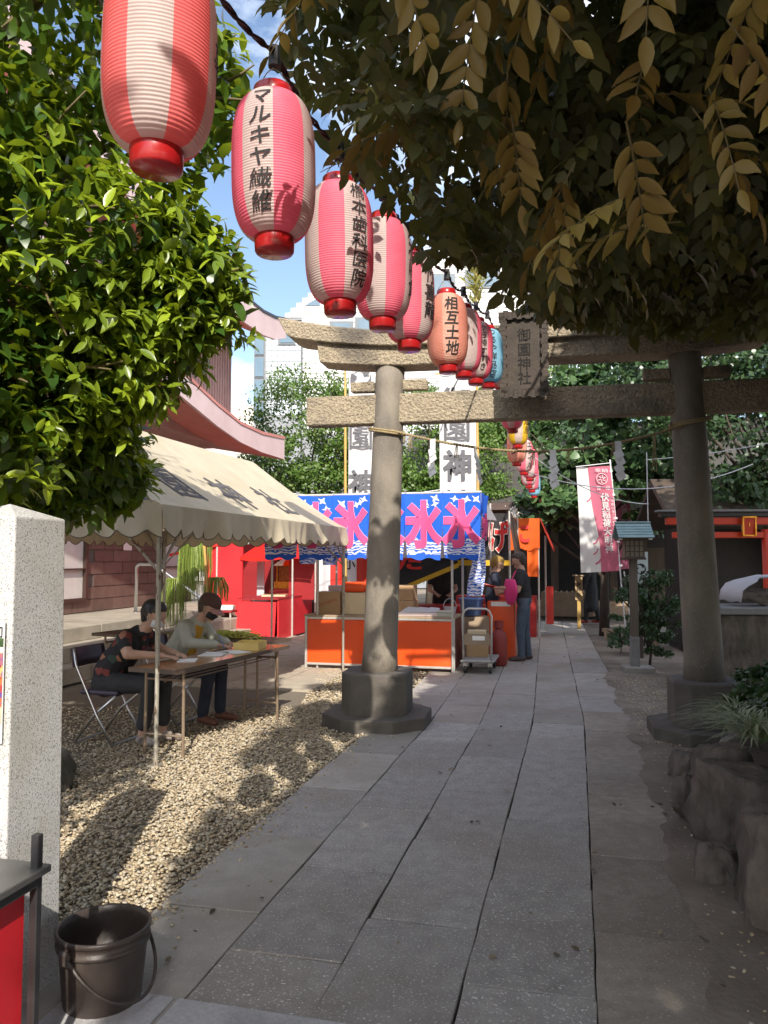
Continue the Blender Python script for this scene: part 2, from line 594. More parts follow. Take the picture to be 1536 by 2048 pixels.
b = MB()
rows = [2.2 + 0.9 * k for k in range(20)]
b.sheet([[(path_x(-0.03, y), y, -0.022), (path_x(5.03, y), y, -0.022)] for y in rows], 0)
path = tag(b.build('path', mat('joint_sand_mat', (0.045, 0.042, 0.036), (0.075, 0.07, 0.06), 30, 1.0, coord='World')), kind='structure')
cuts = {0: [2.62, 3.58, 4.48, 5.38, 6.32, 7.2, 8.1], 1: [2.42, 3.16, 4.01, 4.95, 5.87, 6.72, 7.5, 8.34], 2: [2.55, 3.43, 4.38, 5.29, 6.2, 7.15, 8.05],
        3: [2.1, 2.9, 3.82, 4.72, 5.6, 6.5, 7.45, 8.3, 9.1], 4: [2.4, 3.3, 4.15, 5.2, 6.2, 7.1, 8.0]}
tilt = -0.245
for k in range(5):
    c = list(cuts[k])
    while c[-1] < 18.4:
        c.append(c[-1] + random.uniform(0.8, 1.0))
    for i in range(len(c) - 1):
        g = 0.0032
        y0, y1 = c[i], c[i + 1]
        q = []
        for (kk, yy) in ((k, y0), (k + 1, y0), (k + 1, y1), (k, y1)):
            sgn = 1 if kk == k else -1
            sy = 1 if yy == y0 else -1
            yj = yy + (0.5 if kk == k else -0.5) * 0.11 + sy * g + random.uniform(-.004, .004)
            q.append((path_x(kk, yj) + sgn * g + random.uniform(-.004, .004), yj))
        b = MB()
        zt = random.uniform(-0.0035, 0.0035)
        # edges slightly chipped: several points along each side
        out = []
        for s_ in range(4):
            p0, p1 = q[s_], q[(s_ + 1) % 4]
            for t_ in (0, .2, .4, .6, .8):
                j_ = 0.0035 if t_ else 0.002
                out.append((p0[0] + (p1[0] - p0[0]) * t_ + random.uniform(-j_, j_), p0[1] + (p1[1] - p0[1]) * t_ + random.uniform(-j_, j_)))
        b.prism(out, lambda u, v, d: (u, v, d), zt, -0.03)
        o = b.build('paving_slab', M_slab3 if k == 4 and i < 6 else M_slab if (k in (1, 2, 3) and i < 6) or random.random() < 0.3 else M_slab2, path, bevel=0.004)

# front apron of pale granite at the entrance
b = MB()
c0 = Vector((path_x(0, 2.62), 2.62, 0))
for (a0, a1, d0, d1) in ((-2.6, -1.3, -1.6, -0.03), (-1.29, -0.13, -1.6, -0.03), (-0.12, 0.62, -1.6, -0.24), (0.63, 1.55, -1.6, -0.24), (1.56, 2.9, -1.6, -0.24)):
    pass
apron = MB().sheet([[(-6, -3, -0.03), (6, -3, -0.03)], [(-6, 2.4, -0.03), (6, 2.4, -0.03)]], 0).build('apron', M_dirt)
tag(apron, kind='structure')
AB = 2.60   # along-path position where the apron ends (b coordinate)
for (a0, a1) in ((-3.2, -2.35), (-2.34, -1.42), (-1.41, -0.42), (-0.41, 0.6), (0.61, 1.6)):
    for (b0, b1) in ((0.2, 1.19), (1.2, 2.0), (2.01, AB)):
        bb = MB()
        e1 = b1
        out = [W(a0 + .004, b0 + .004), W(a1 - .004, b0 + .004), W(a1 - .004, e1 - .004), W(a0 + .004, e1 - .004)]
        bb.prism([(p.x, p.y) for p in out], lambda u, v, d: (u, v, d), 0.006, -0.035)
        bb.build('apron_slab', M_apron, apron, bevel=0.004)

# pale concrete pad round the stone post
b = MB()
out = [(-2.2, 2.62), (-0.76, 2.68), (-0.80, 3.12), (-1.02, 3.34), (-1.5, 3.42), (-2.2, 3.45)]
tag(b.prism(out, lambda u, v, d: (u, v, d), -0.006, -0.04).build('concrete_pad', M_conc, bevel=0.004), kind='structure')

# court paving beyond the gravel
court = MB().sheet([[(-6.6, 7.9, -0.028), (path_x(0, 7.9) - .1, 7.9, -0.028)], [(-6.6, 16.5, -0.028), (path_x(0, 16.5) - .1, 16.5, -0.028)]], 0).build('court_paving', mat('joint_sand_mat', (0, 0, 0)))
tag(court, kind='structure')
pm = MB().box((0, 0, -0.0195), (0.588, 0.588, 0.035)).mesh('court_slab', M_paver)
for ia in range(-13, 4):
    for ib in range(15, 30):
        p = W(ia * 0.6 - 1.6, ib * 0.6 + 0.1)
        if -6.2 < p.x < path_x(0, p.y) - 0.25 and 8.15 < p.y < 16 and not (p.y < 10.9 and p.x > -0.75):
            o = link('court_slab', pm, court, p + Vector((0, 0, random.uniform(-.004, .003))), (random.uniform(-.004, .004), random.uniform(-.004, .004), -PA))

# trodden earth that has crept over the right edge of the slabs
b = MB()
rows_ = []
for k in range(170):
    y = 1.4 + .055 * k
    x0 = path_x(5, y) - .075 + .03 * math.sin(k * .23) + .018 * math.sin(k * .61 + 1) + random.uniform(-.02, .02)
    rows_.append([(x0, y, .0035), (x0 + .06, y, .010 + random.uniform(-.003, .003)), (x0 + .3, y, .006 + random.uniform(-.006, .006)), (x0 + 1.6, y, -.01)])
b.sheet(rows_, 0)
tag(b.build('earth_strip', M_dirt, smooth=True), kind='structure')

# ================================================================== gravel (uncountable)
M_gravel = None


def pebble_mesh(name, P, size, m):
    ico = bmesh.new()
    bmesh.ops.create_icosphere(ico, subdivisions=1, radius=1.0)
    tv = np.array([v.co[:] for v in ico.verts])
    tf = np.array([[v.index for v in f.verts] for f in ico.faces])
    ico.free()
    N = len(P)
    sc = np.stack([size * rng.uniform(.75, 1.25, N), size * rng.uniform(.55, .95, N), size * rng.uniform(.35, .6, N)], 1)
    V = tv[None] * sc[:, None, :] * rng.uniform(.8, 1.18, (N, len(tv), 1))
    an = rng.uniform(0, 2 * np.pi, N)
    tl = rng.normal(0, .35, N)
    ca, sa = np.cos(an), np.sin(an)
    ct, st_ = np.cos(tl), np.sin(tl)
    x, y, z = V[..., 0], V[..., 1], V[..., 2]
    y, z = y * ct[:, None] - z * st_[:, None], y * st_[:, None] + z * ct[:, None]
    x, y = x * ca[:, None] - y * sa[:, None], x * sa[:, None] + y * ca[:, None]
    V = np.stack([x, y, z], -1) + P[:, None, :]
    me = bpy.data.meshes.new(name)
    V = V.reshape(-1, 3)
    me.vertices.add(len(V))
    me.vertices.foreach_set('co', V.astype(np.float32).reshape(-1))
    F = (tf[None] + (np.arange(N) * len(tv))[:, None, None]).reshape(-1)
    me.loops.add(len(F))
    me.loops.foreach_set('vertex_index', F.astype(np.int32))
    k = len(F) // 3
    me.polygons.add(k)
    me.polygons.foreach_set('loop_start', (np.arange(k) * 3).astype(np.int32))
    me.polygons.foreach_set('loop_total', np.full(k, 3, np.int32))
    me.polygons.foreach_set('use_smooth', np.ones(k, bool))
    at = me.attributes.new('tint', 'FLOAT', 'POINT')
    at.data.foreach_set('value', np.repeat(rng.uniform(0, 1, N), len(tv)).astype(np.float32))
    me.update(calc_edges=True)
    me.materials.append(m)
    return me


def pebble_mat():
    m = bpy.data.materials.new('pebble_mat')
    m.use_nodes = True
    n, l = m.node_tree.nodes, m.node_tree.links
    a = n.new('ShaderNodeAttribute')
    a.attribute_name = 'tint'
    r = n.new('ShaderNodeValToRGB')
    e = r.color_ramp.elements
    e[0].position, e[0].color = 0, (0.24, 0.18, 0.115, 1)
    e[1].position, e[1].color = 1, (0.58, 0.49, 0.34, 1)
    for p, c in ((0.25, (0.38, 0.295, 0.185, 1)), (0.5, (0.47, 0.38, 0.25, 1)), (0.75, (0.40, 0.35, 0.275, 1))):
        q = e.new(p)
        q.color = c
    l.new(a.outputs['Fac'], r.inputs['Fac'])
    l.new(r.outputs['Color'], n['Principled BSDF'].inputs['Base Color'])
    n['Principled BSDF'].inputs['Roughness'].default_value = 0.8
    return m


M_peb = pebble_mat()
P, S = [], []
N = 94000
X = rng.uniform(-3.6, 0.4, N)
Y = rng.uniform(3.0, 8.3, N)
edge = np.array([path_x(0.05, y) for y in Y]) + rng.normal(0, .035, N) + 0.06 * np.sin(Y * 3.1) * np.sin(Y * 1.3 + 1)
near = (Y < 3.42) & (X < -1.0 + (Y - 3.2))
dens = np.where(Y < 5.5, 1.0, np.where(Y < 7, 0.75, 0.55)) * np.where(X < -2.4, 0.35, 1)
keep = (X < edge) & ~near & (rng.uniform(0, 1, N) < dens)
Pg = np.stack([X[keep], Y[keep], rng.uniform(-0.028, 0.006, keep.sum())], 1)
Sg = rng.uniform(.0065, .0165, keep.sum())
# a thin spread by the ice stall and to the right of the path
N2 = 9000
X2 = rng.uniform(-0.9, 1.2, N2)
Y2 = rng.uniform(8.2, 11.2, N2)
e2 = np.array([path_x(0, y) for y in Y2]) + rng.normal(0, .05, N2)
k2 = X2 < e2
N3 = 2600
Y3 = np.where(rng.uniform(0, 1, N3) < .8, rng.uniform(6.6, 10.2, N3), rng.uniform(2.6, 6.6, N3))
X3 = np.array([path_x(5, y) for y in Y3]) + np.abs(rng.normal(0.12, .32, N3))
P3 = np.stack([X3, Y3, rng.uniform(.0, .010, N3)], 1)
# strays that have rolled onto the slabs
N4 = 90
Y4 = rng.uniform(3.2, 7.0, N4)
X4 = np.array([path_x(0, y) for y in Y4]) + np.abs(rng.normal(0, .14, N4)) + .05
P4 = np.stack([X4, Y4, np.full(N4, .006)], 1)
Pa = np.concatenate([Pg, np.stack([X2[k2], Y2[k2], rng.uniform(-.03, .0, k2.sum())], 1), P3, P4])
Sa = np.concatenate([Sg, rng.uniform(.012, .02, k2.sum()), rng.uniform(.005, .014, N3), rng.uniform(.006, .012, N4)])
gv = link('gravel', pebble_mesh('gravel', Pa, Sa, M_peb))
tag(gv, 'loose tan pebbles spread between the tent and the stone path', 'gravel', kind='stuff')
b = MB()
b.sheet([[(-5, y, -0.026), (path_x(0, y) + .02, y, -0.026)] for y in (3.3, 4, 5, 6, 7, 8, 9, 10, 11)], 0)
tag(b.build('gravel_bed', mat('gravel_bed_mat', (0.14, 0.115, 0.085), (0.22, 0.185, 0.14), 60, 1.0, 0.6, 150, coord='World')), kind='structure')

# ================================================================== stone torii
TL, TR = Vector((-0.06, 7.5, 0)), Vector((2.87, 6.92, 0))
t_ang = math.atan2(TR.y - TL.y, TR.x - TL.x)
torii = thing('stone_torii', 'weathered stone torii gate with round pillars and a name plaque', 'torii', (TL + TR) / 2, t_ang)
HS = (TR - TL).length / 2


def octo(w, ch):
    h = w / 2
    return [(-h + ch, -h), (h - ch, -h), (h, -h + ch), (h, h - ch), (h - ch, h), (-h + ch, h), (-h, h - ch), (-h, -h + ch)]


for sx in (-1, 1):
    x0 = sx * HS
    o = MB().prism([(u + x0, v) for u, v in octo(.98, .25)], lambda u, v, d: (u, v, d), 0.115, -0.05).build('base_slab', M_plinth, torii, bevel=0.012, seg=2)
    MB().prism([(u + x0, v) for u, v in octo(0.625, .12)], lambda u, v, d: (u, v, d), 0.50, 0.10).build('plinth', M_plinth, torii, bevel=0.018, seg=2)
    pts, rs = [], []
    for i in range(15):
        t = i / 14
        z = 0.47 + t * (3.47 - 0.47)
        pts.append((x0 - sx * 0.125 * (z / 3.45), 0, z))
        rs.append(0.168 - 0.026 * t + (0.012 if i == 0 else 0))
    MB().tube(pts, rs, 32).build('pillar', M_pillar, torii, smooth=True)
    xt = x0 - sx * 0.115
    for s2, ln in ((-1, .24), (1, .24)):
        o = MB().box((xt + s2 * (0.14 + ln / 2), 0, 3.205 + 0.05), (ln, .11, .10), jit=.006).build('wedge', M_torii, torii, bevel=.008)


def beam(name, xs_, zb, zt, hd, cutin, m):
    """a lintel swept along x: zb, zt give its lower and upper edge, hd its half depth."""
    b = MB()
    rings = []
    nx = len(xs_)
    vs, fs = [], []
    for i, x in enumerate(xs_):
        e = 0
        lo, hi = zb(x), zt(x)
        xo = x
        xi = x
        if i == 0:
            xi = x + cutin
        if i == nx - 1:
            xi = x - cutin
        j = lambda: random.uniform(-.006, .006)
        vs += [(xi, -hd + j(), lo + j() * .5), (xi, hd + j(), lo + j() * .5), (xo, hd + j(), hi - .03), (xo, hd * .55, hi + j() * .5), (xo, -hd * .55, hi + j() * .5), (xo, -hd + j(), hi - .03)]
    for i in range(nx - 1):
        for k in range(6):
            kk = (k + 1) % 6
            fs.append((i * 6 + k, (i + 1) * 6 + k, (i + 1) * 6 + kk, i * 6 + kk))
    fs.append((0, 1, 2, 3, 4, 5))
    fs.append(tuple((nx - 1) * 6 + k for k in reversed(range(6))))
    b.add(vs, fs)
    return b.build(name, m, torii, bevel=.008)


up = lambda x: 0.16 * max(0, (abs(x) - 1.15) / 1.3) ** 1.7
beam('top_lintel', [-2.47 + 4.94 * i / 26 for i in range(27)], lambda x: 3.605 + up(x), lambda x: 3.775 + up(x) * 1.25, 0.205, .10, M_torii)
beam('lower_lintel', [-2.08 + 4.16 * i / 22 for i in range(23)], lambda x: 3.425 + up(x) * .8, lambda x: 3.645 + up(x) * 1.0, 0.15, .03, M_torii)
b = MB()
for i in range(1):
    b.box((0, 0, 3.025), (4.40, .165, .285), jit=.004)
b.build('tie_beam', M_torii, torii, bevel=.01)
# name plaque, leaning forward between the lintel and the tie beam
pl = MB().box((0, 0, 0), (.345, .07, .655)).build('plaque', M_plaq, torii, bevel=.01)
pl.location = (-.07, -.30, 3.43)
pl.rotation_euler = (R(10), 0, 0)
b = MB()
for k in range(11):
    for sz in (-1, 1):
        b.box((-.2 + .04 * k, -.012, sz * (.345 + (.012 if k % 2 else 0))), (.046, .11, .07))
for k in range(16):
    for sx in (-1, 1):
        b.box((sx * (.18 + (.010 if k % 2 else 0)), -.012, -.32 + .0427 * k), (.06, .11, .05))
b.build('plaque_frame', M_plaq, pl)
lay(glyphs('御園神社', .125, .012, line=1.02), lambda x, y: Vector((x, -.038, y)), 'plaque_lettering', M_carve, pl)

# shimenawa
rope = thing('straw_rope', 'sagging straw rope tied between the torii pillars', 'rope', (TL + TR) / 2 + Vector((0, 0, 2.4)), t_ang)
b = MB()
Lr = 60
pr_ = []
for i in range(Lr + 1):
    t = i / Lr
    x = -HS + .16 + t * (2 * HS - .32)
    z = (2.80 - 2.4) * (1 - t) + (2.76 - 2.4) * t - .215 * 4 * t * (1 - t) * (1 + .12 * (t - .5)) + .004 * math.sin(9 * t)
    pr_.append(Vector((x, -.13, z)))
for ph in (0, math.pi):
    pts = []
    for i in range(Lr * 5 + 1):
        t = i / (Lr * 5) * Lr
        k = min(int(t), Lr - 1)
        p = pr_[k].lerp(pr_[k + 1], t - k)
        pts.append(p + Vector((0, math.cos(t * 5 + ph), math.sin(t * 5 + ph))) * .006)
    b.tube(pts, .0085, 5)
b.build('rope_span', M_rope, rope, smooth=True)
for sx in (-1, 1):
    b = MB()
    cx = sx * (HS - .115 * 2.78 / 3.45 - .0)
    zz = .40 if sx < 0 else .40
    for w_ in range(2):
        pts = [(cx + .175 * math.cos(q), .175 * math.sin(q), zz + .02 * w_ + .02 * math.sin(q) + (.03 * sx * math.cos(q))) for q in [2 * math.pi * k / 30 for k in range(31)]]
        b.tube(pts, .011, 6)
    b.tube([(cx - sx * .17, -.06, zz), (cx - sx * .19, -.11, zz - .05), (cx - sx * .19, -.12, zz - .13)], .009, 6)
    b.build('rope_loop', M_rope, rope, smooth=True)
for fx in (.08, .235, .50, .62, .775, .905):
    k = int(fx * Lr)
    b = MB()
    ln = .34 if fx > .9 else .13
    for q in range(3):
        b.tube([pr_[k] + Vector((.006 * q, 0, 0)), pr_[k] + Vector((.012 * q - .01, -.01, -ln * .5)), pr_[k] + Vector((.02 * q - .02, .0, -ln))], .004, 5)
    b.build('straw_tassel', M_rope, rope)
SHIDE = [(.155, 'zigzag paper streamer hanging from the rope nearest the left pillar'), (.305, 'zigzag paper streamer hanging beside the white banner right of the left pillar'),
         (.575, 'zigzag paper streamer hanging in front of the dark leaves mid gate'), (.785, 'zigzag paper streamer hanging over the maroon banner')]
for i, (fx, lb) in enumerate(SHIDE):
    k = int(fx * Lr)
    base = (TL + TR) / 2 + Vector((0, 0, 2.4)) + Matrix.Rotation(t_ang, 3, 'Z') @ (pr_[k] + Vector((0, -.016, 0)))
    b = MB()
    w, h = .062, .098
    turn = random.uniform(-.5, .5) + (0.9 if i == 1 else 0)
    x, z = 0.0, 0.0
    b.add([(-.028, 0, .01), (.030, 0, .01), (.032, -.004, -.085), (-.026, -.004, -.085)], [(0, 1, 2, 3)])
    z = -.075
    for q in range(4):
        s_ = 1 if q % 2 == 0 else -1
        oy = -.006 - .008 * q
        b.add([(x - .045 * 1, oy, z - .02), (x + .022, oy - .004, z + .022), (x + .050, oy - .022, z - .050), (x - .016, oy - .024, z - .092)], [(0, 1, 2, 3)])
        x += .012 * s_
        z -= .066
    o = b.build('paper_streamer', M_paper, solid=.0012)
    o.location = base
    o.rotation_euler = (0, 0, t_ang + turn)
    tag(o, lb, 'paper streamer', 'paper streamers on the rope')

# ================================================================== paper lanterns
LR, LH = .125, .215


def lantern_r(z):
    t = min(1.0, abs(z) / LH)
    return .056 + (LR - .056) * max(0.0, 1 - t ** 3.4) ** .5


def lantern_mesh(m1, m2, n=40, ribs=52):
    b = MB()
    prof = []
    for i in range(ribs):
        for ph in (0, .25, .5, .75):
            z0 = -LH + 2 * LH * (i + ph) / ribs
            prof.append((lantern_r(z0) - .0013 * (1 - math.cos(2 * math.pi * ph)), z0))
    prof.append((lantern_r(LH), LH))

    def stripe(j):
        q = math.degrees(2 * math.pi * (j + .5) / n)
        return int(((q + 90 + 22.5) % 360) / 45) % 2
    b.lathe(prof, n, mfun=stripe)
    return b.mesh('paper_body', [m1, m2], smooth=True)


cap_b = MB().lathe([(.0, -LH - .046), (.054, -LH - .046), (.058, -LH - .040), (.060, -LH - .005), (.058, -LH + .010), (.05, -LH + .010)], 28).mesh('cap', M_lred, True)
cap_t = MB().lathe([(.05, LH - .010), (.058, LH - .010), (.060, LH + .006), (.058, LH + .030), (.054, LH + .034), (.046, LH + .034), (.046, LH + .01)], 28).mesh('cap', M_lred, True)
hook_m = MB().tube([(-.05, 0, LH + .04), (-.02, 0, LH + .085), (0, 0, LH + .10), (.02, 0, LH + .085), (.05, 0, LH + .04)], .0018, 5).tube([(0, 0, LH + .095), (0, 0, LH + .155)], .002, 5).mesh('hook', M_steel)
LBODY = {}
# x, y, z of the lower rim, stripe colours, turn of the text to the viewer's right (degrees), text, size, label
LAN = [
    (-.504, 1.67, 2.443, 'salmon', 84, '事', .08, 'large salmon and white paper lantern nearest the camera, cut by the top edge'),
    (-.330, 2.24, 2.481, 'pink', -19, 'マルキヤ繊維', .070, 'pink and white paper lantern lettered マルキヤ繊維, second from the camera'),
    (-.163, 2.74, 2.456, 'pink', 36, '橋本歯科医院', .070, 'third lantern from the camera, six characters 橋本歯科医院 turned slightly right'),
    (-.004, 3.27, 2.560, 'pink', 78, '木陽食', .085, 'pink and white paper lantern between the 橋本歯科医院 lantern and a paler one, its lettering turned away'),
    (.122, 3.69, 2.582, 'pink', 56, '竹喜龍', .085, 'pink and white paper lantern lettered 竹喜龍 down its right side'),
    (.384, 4.60, 2.694, 'peach', 14, '相互土地', .088, 'faded peach paper lantern lettered 相互土地'),
    (.547, 5.20, 2.801, 'pink', 120, '', .08, 'plain pink paper lantern half hidden behind the peach one'),
    (.699, 5.75, 2.881, 'pink', 26, 'から橋すずき', .058, 'pink paper lantern with small lettering から橋すずき'),
    (.840, 6.15, 2.943, 'blue', 20, 'つるや洋品店', .066, 'pale blue paper lantern lettered つるや洋品店'),
    (1.234, 8.00, 3.305, 'rose', 40, '大六', .10, 'red and white paper lantern half hidden behind the torii plaque'),
    (1.391, 8.30, 2.930, 'pink', -2, 'ホテル', .10, 'pink paper lantern lettered ル at its foot just under the tie beam'),
    (1.577, 9.00, 2.860, 'yellow', 58, '旭屋', .10, 'yellow and white paper lantern lettered 旭屋'),
    (1.667, 9.60, 2.725, 'peach', -12, 'ーマン', .10, 'small faded peach paper lantern lettered マン below the yellow one'),
    (1.900, 10.40, 2.697, 'pink', 42, 'エタイル', .09, 'far pink and white paper lantern lettered エタイル below the small peach one'),
    (2.170, 11.40, 2.715, 'pink', 110, '', .08, 'bright pink paper lantern in the far row right of the エタイル one'),
    (2.343, 12.40, 2.701, 'pink', -30, 'へ', .09, 'far pink paper lantern lettered へ just before the small blue one'),
    (2.584, 13.40, 2.713, 'pink', 100, '', .08, 'small pink paper lantern in the far row before the blue one'),
    (2.852, 14.60, 2.709, 'blue', 30, '町会', .12, 'small pale blue paper lantern lettered 会 in the far row'),
    (3.166, 16.00, 2.713, 'rose', 60, '', .09, 'small red paper lantern in the far row next to the blue one'),
    (3.629, 18.00, 2.600, 'rose', 15, '', .09, 'farthest tiny red paper lantern at the end of the row'),
]
LCOL = {'pink': (M_lwhite, M_lpink), 'salmon': (M_lwhite, M_lsalmon), 'peach': (M_lpeach, M_lpeach2), 'blue': (M_lblue, M_lblue), 'yellow': (M_lyellow, M_lwhite), 'rose': (M_lrose, M_lwhite)}
LTOP = []
for i, (x, y, zb, colr, turn, txt, ts, lb) in enumerate(LAN):
    zc = zb + LH + .046
    face = math.atan2(x, y)            # angle that points the text at the camera
    t = thing('paper_lantern', lb, 'lantern', (x, y, zc), -face + R(turn), 'paper lanterns strung along the path')
    key = (colr, i > 9)
    if key not in LBODY:
        LBODY[key] = lantern_mesh(*LCOL[colr], n=40 if i <= 9 else 24, ribs=52 if i <= 9 else 30)
    link('paper_body', LBODY[key], t)
    link('rim', cap_b, t)
    link('rim', cap_t, t)
    link('hook', hook_m, t)
    if txt:
        bm = cut(glyphs(txt, ts, .012 if len(txt) > 5 else .02, line=1.02, slant=.12), .012, .03)

        def wrap(u, v):
            r_ = lantern_r(v) + .0022
            q = u / LR
            return Vector((r_ * math.sin(q), -r_ * math.cos(q), v))
        if ts * len(txt) > .40:
            sc = .37 / (ts * len(txt))
            for v in bm.verts:
                v.co.y *= sc
        lay(bm, wrap, 'lettering', M_black, t)
    t.rotation_euler = (random.uniform(-.02, .02), random.uniform(-.03, .03), t.rotation_euler.z)
    LTOP.append(Vector((x, y, zc + LH + .15)))

# the twisted cable the lanterns hang from
cab = thing('lantern_cable', 'dark twisted cable with black sockets carrying the lantern row', 'cable', LTOP[0])
pts = [Vector((-.95, .3, 2.95 + .3))] + LTOP + [Vector((4.1, 20, 3.3))]
dense = []
for i in range(len(pts) - 1):
    a, c = pts[i], pts[i + 1]
    for k in range(14):
        t = k / 14
        p = a.lerp(c, t)
        p.z -= .05 * 4 * t * (1 - t) * min(1.0, (c - a).length / .6) * (1 if i else 0)
        dense.append(p)
dense.append(pts[-1])
b = MB()
for ph in (0, math.pi):
    q = []
    for i, p in enumerate(dense):
        an = i * 1.5 + ph
        q.append(p - LTOP[0] + Vector((math.cos(an), 0, math.sin(an))) * .006)
    b.tube(q, .0055, 6)
b.build('twisted_wire', M_cable, cab, smooth=True)
for p in LTOP:
    MB().tube([p - LTOP[0] + Vector((0, 0, .012)), p - LTOP[0] + Vector((0, 0, -.05))], [.017, .02], 10).build('bulb_socket', M_socket, cab)

# ================================================================== hall building on the left
M_tile = mat('brown_tile_mat', (0.105, 0.062, 0.050), (0.135, 0.082, 0.067), 6, 0.45, 0.15, 60, coord='World', vary=0.14)
M_grout = mat('grout_mat', (0.10, 0.075, 0.068), (0.13, 0.1, 0.09), 20, 0.9)
M_frame = mat('bronze_frame_mat', (0.075, 0.045, 0.038), (0.09, 0.056, 0.046), 20, 0.4, metal=0.5)
M_blind = mat('window_blind_mat', (0.60, 0.55, 0.52), (0.52, 0.47, 0.45), 3, 0.25)
M_pinkf = mat('pink_fascia_mat', (0.74, 0.56, 0.55), (0.68, 0.50, 0.49), 2.0, 0.8, 0.1, 30, coord='World', stain=(0.9, (0.60, 0.42, 0.41), 0.55, 0.85))
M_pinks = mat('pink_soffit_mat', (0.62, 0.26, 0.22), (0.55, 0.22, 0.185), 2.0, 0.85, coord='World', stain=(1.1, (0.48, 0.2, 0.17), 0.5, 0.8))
M_pinkw = mat('pink_wall_mat', (0.46, 0.33, 0.30), (0.40, 0.28, 0.26), 3.0, 0.85, coord='World')
M_slate = mat('dark_roof_edge_mat', (0.035, 0.036, 0.045), (0.05, 0.05, 0.06), 12, 0.6)
M_step = mat('step_stone_mat', (0.36, 0.315, 0.25), (0.28, 0.245, 0.195), 4, 0.9, 0.3, 50, coord='World', stain=(1.4, (0.2, 0.17, 0.13), 0.5, 0.75))

hall = thing('shrine_office', 'brown tiled office with pink upturned concrete eaves behind the tent', 'building', W(-8.5, 12), -PA)
# local frame: x across (towards the path), y along the path, origin on the wall line at b = 12
MB().box((-2.5, -2.5, 1.9), (5, 13, 3.8)).build('wall_core', M_grout, hall)
tm = MB().box((0, 0, 0), (.024, .585, .208)).mesh('wall_tile', M_tile)
for r_ in range(11):
    z = .72 + .222 * r_
    for c_ in range(20):
        y = -7.8 + .6 * c_ + (.3 if r_ % 2 else 0)
        if (-1.75 < y < 0.22 or 2.45 < y < 3.65) and .85 < z < 2.5:
            continue
        link('wall_tile', tm, hall, (.008 + random.uniform(-.002, .002), y, z))
for (y0, y1) in ((-1.55, .02), (2.66, 3.42)):
    w = MB().box((.0, (y0 + y1) / 2, 1.66), (.02, y1 - y0, 1.58)).build('window', M_blind, hall)
    b = MB()
    for yy in (y0, y1):
        b.box((.035, yy, 1.66), (.09, .07, 1.66))
    for zz in (.84, 2.48, 1.38):
        b.box((.035, (y0 + y1) / 2, zz), (.085, y1 - y0 - .06, .06 if zz != 1.38 else .025))
    b.build('window_frame', M_frame, w, bevel=.004)
ns = MB().box((.03, 1.35, 1.92), (.006, .28, .40)).build('notice_sheet', mat('notice_mat', (0.72, 0.62, 0.62), (0.66, 0.5, 0.5), 40, 0.7), hall)
# eaves: (y along, z top, z bottom)
LOW = [(-6.5, 6.6, 6.1), (-4.0, 5.75, 5.30), (-2.0, 5.15, 4.72), (-0.2, 4.70, 4.30), (1.1, 4.40, 4.03), (2.1, 4.23, 3.88), (3.2, 4.20, 3.82), (4.5, 4.29, 3.83)]
UPP = [(-5.0, 8.3, 7.8), (-2.0, 7.5, 7.0), (0.5, 7.02, 6.5), (2.0, 6.86, 6.35), (3.2, 6.85, 6.36), (3.9, 6.93, 6.46), (4.55, 7.08, 6.67)]


def eave(pts, xe, xw, nm):
    yy, zt, zb = zip(*pts)
    b = MB()
    b.sheet([[(xe, y, z0) for y, z0 in zip(yy, zb)], [(xe, y, z1) for y, z1 in zip(yy, zt)]], 0)
    f = b.build('fascia', M_pinkf, hall, solid=.06)
    b = MB()
    b.sheet([[(xe - .04, y, z0 + .015) for y, z0 in zip(yy, zb)], [(xw, y - .0, z0 + .38) for y, z0 in zip(yy, zb)]], 0)
    b.add([(xe - .02, yy[-1] - .01, zb[-1]), (xe - .02, yy[-1] - .01, zt[-1]), (xw, yy[-1] - .01, zt[-1] + .5), (xw, yy[-1] - .01, zb[-1] + .38)], [(0, 1, 2, 3)])
    b.build('soffit', M_pinks, hall, solid=.03)
    b = MB()
    b.sheet([[(xe + .035, y, z1 + .005) for y, z1 in zip(yy, zt)], [(xe + .035, y, z1 + .06) for y, z1 in zip(yy, zt)], [(xe - .1, y, z1 + .07) for y, z1 in zip(yy, zt)], [(xw - 2.5, y, z1 + 1.2) for y, z1 in zip(yy, zt)]], 0)
    b.build('roof_cover', M_slate if nm else M_pinks, hall, solid=.02)


eave(LOW, 2.0, -.05, 0)
eave(UPP, 2.0, 1.15, 1)
b = MB()
b.box((-1.4, -2.0, 5.6), (5, 11.2, 3.2))
b.build('upper_wall', M_pinkw, hall)
rib = MB().box((0, 0, 0), (.03, .05, 2.6)).mesh('wall_rib', M_pinkw)
for k in range(16):
    link('wall_rib', rib, hall, (1.112, 3.54 - .12 * k, 5.5))
rib2 = MB().box((0, 0, 0), (.05, .03, 2.6)).mesh('wall_rib', M_pinkw)
for k in range(6):
    link('wall_rib', rib2, hall, (1.04 - .12 * k, 3.612, 5.5))

# steps up to the office
steps = tag(MB().box((-2.0, -1.0, .28), (3.5, 13, .55)).build('steps', M_grout), kind='structure')
steps.location = W(-6.9, 12)
steps.rotation_euler = (0, 0, -PA)
for (x0, z, dep, th) in ((.76, .2, .42, .2), (.45, .4, .5, .2), (.08, .6, 2.0, .2)):
    for k in range(11):
        y = -7.3 + 1.2 * k
        MB().box((x0 - dep / 2, y, z - th / 2 + random.uniform(-.002, .002)), (dep, 1.188, th)).build('step_stone', M_step, steps, bevel=.008)

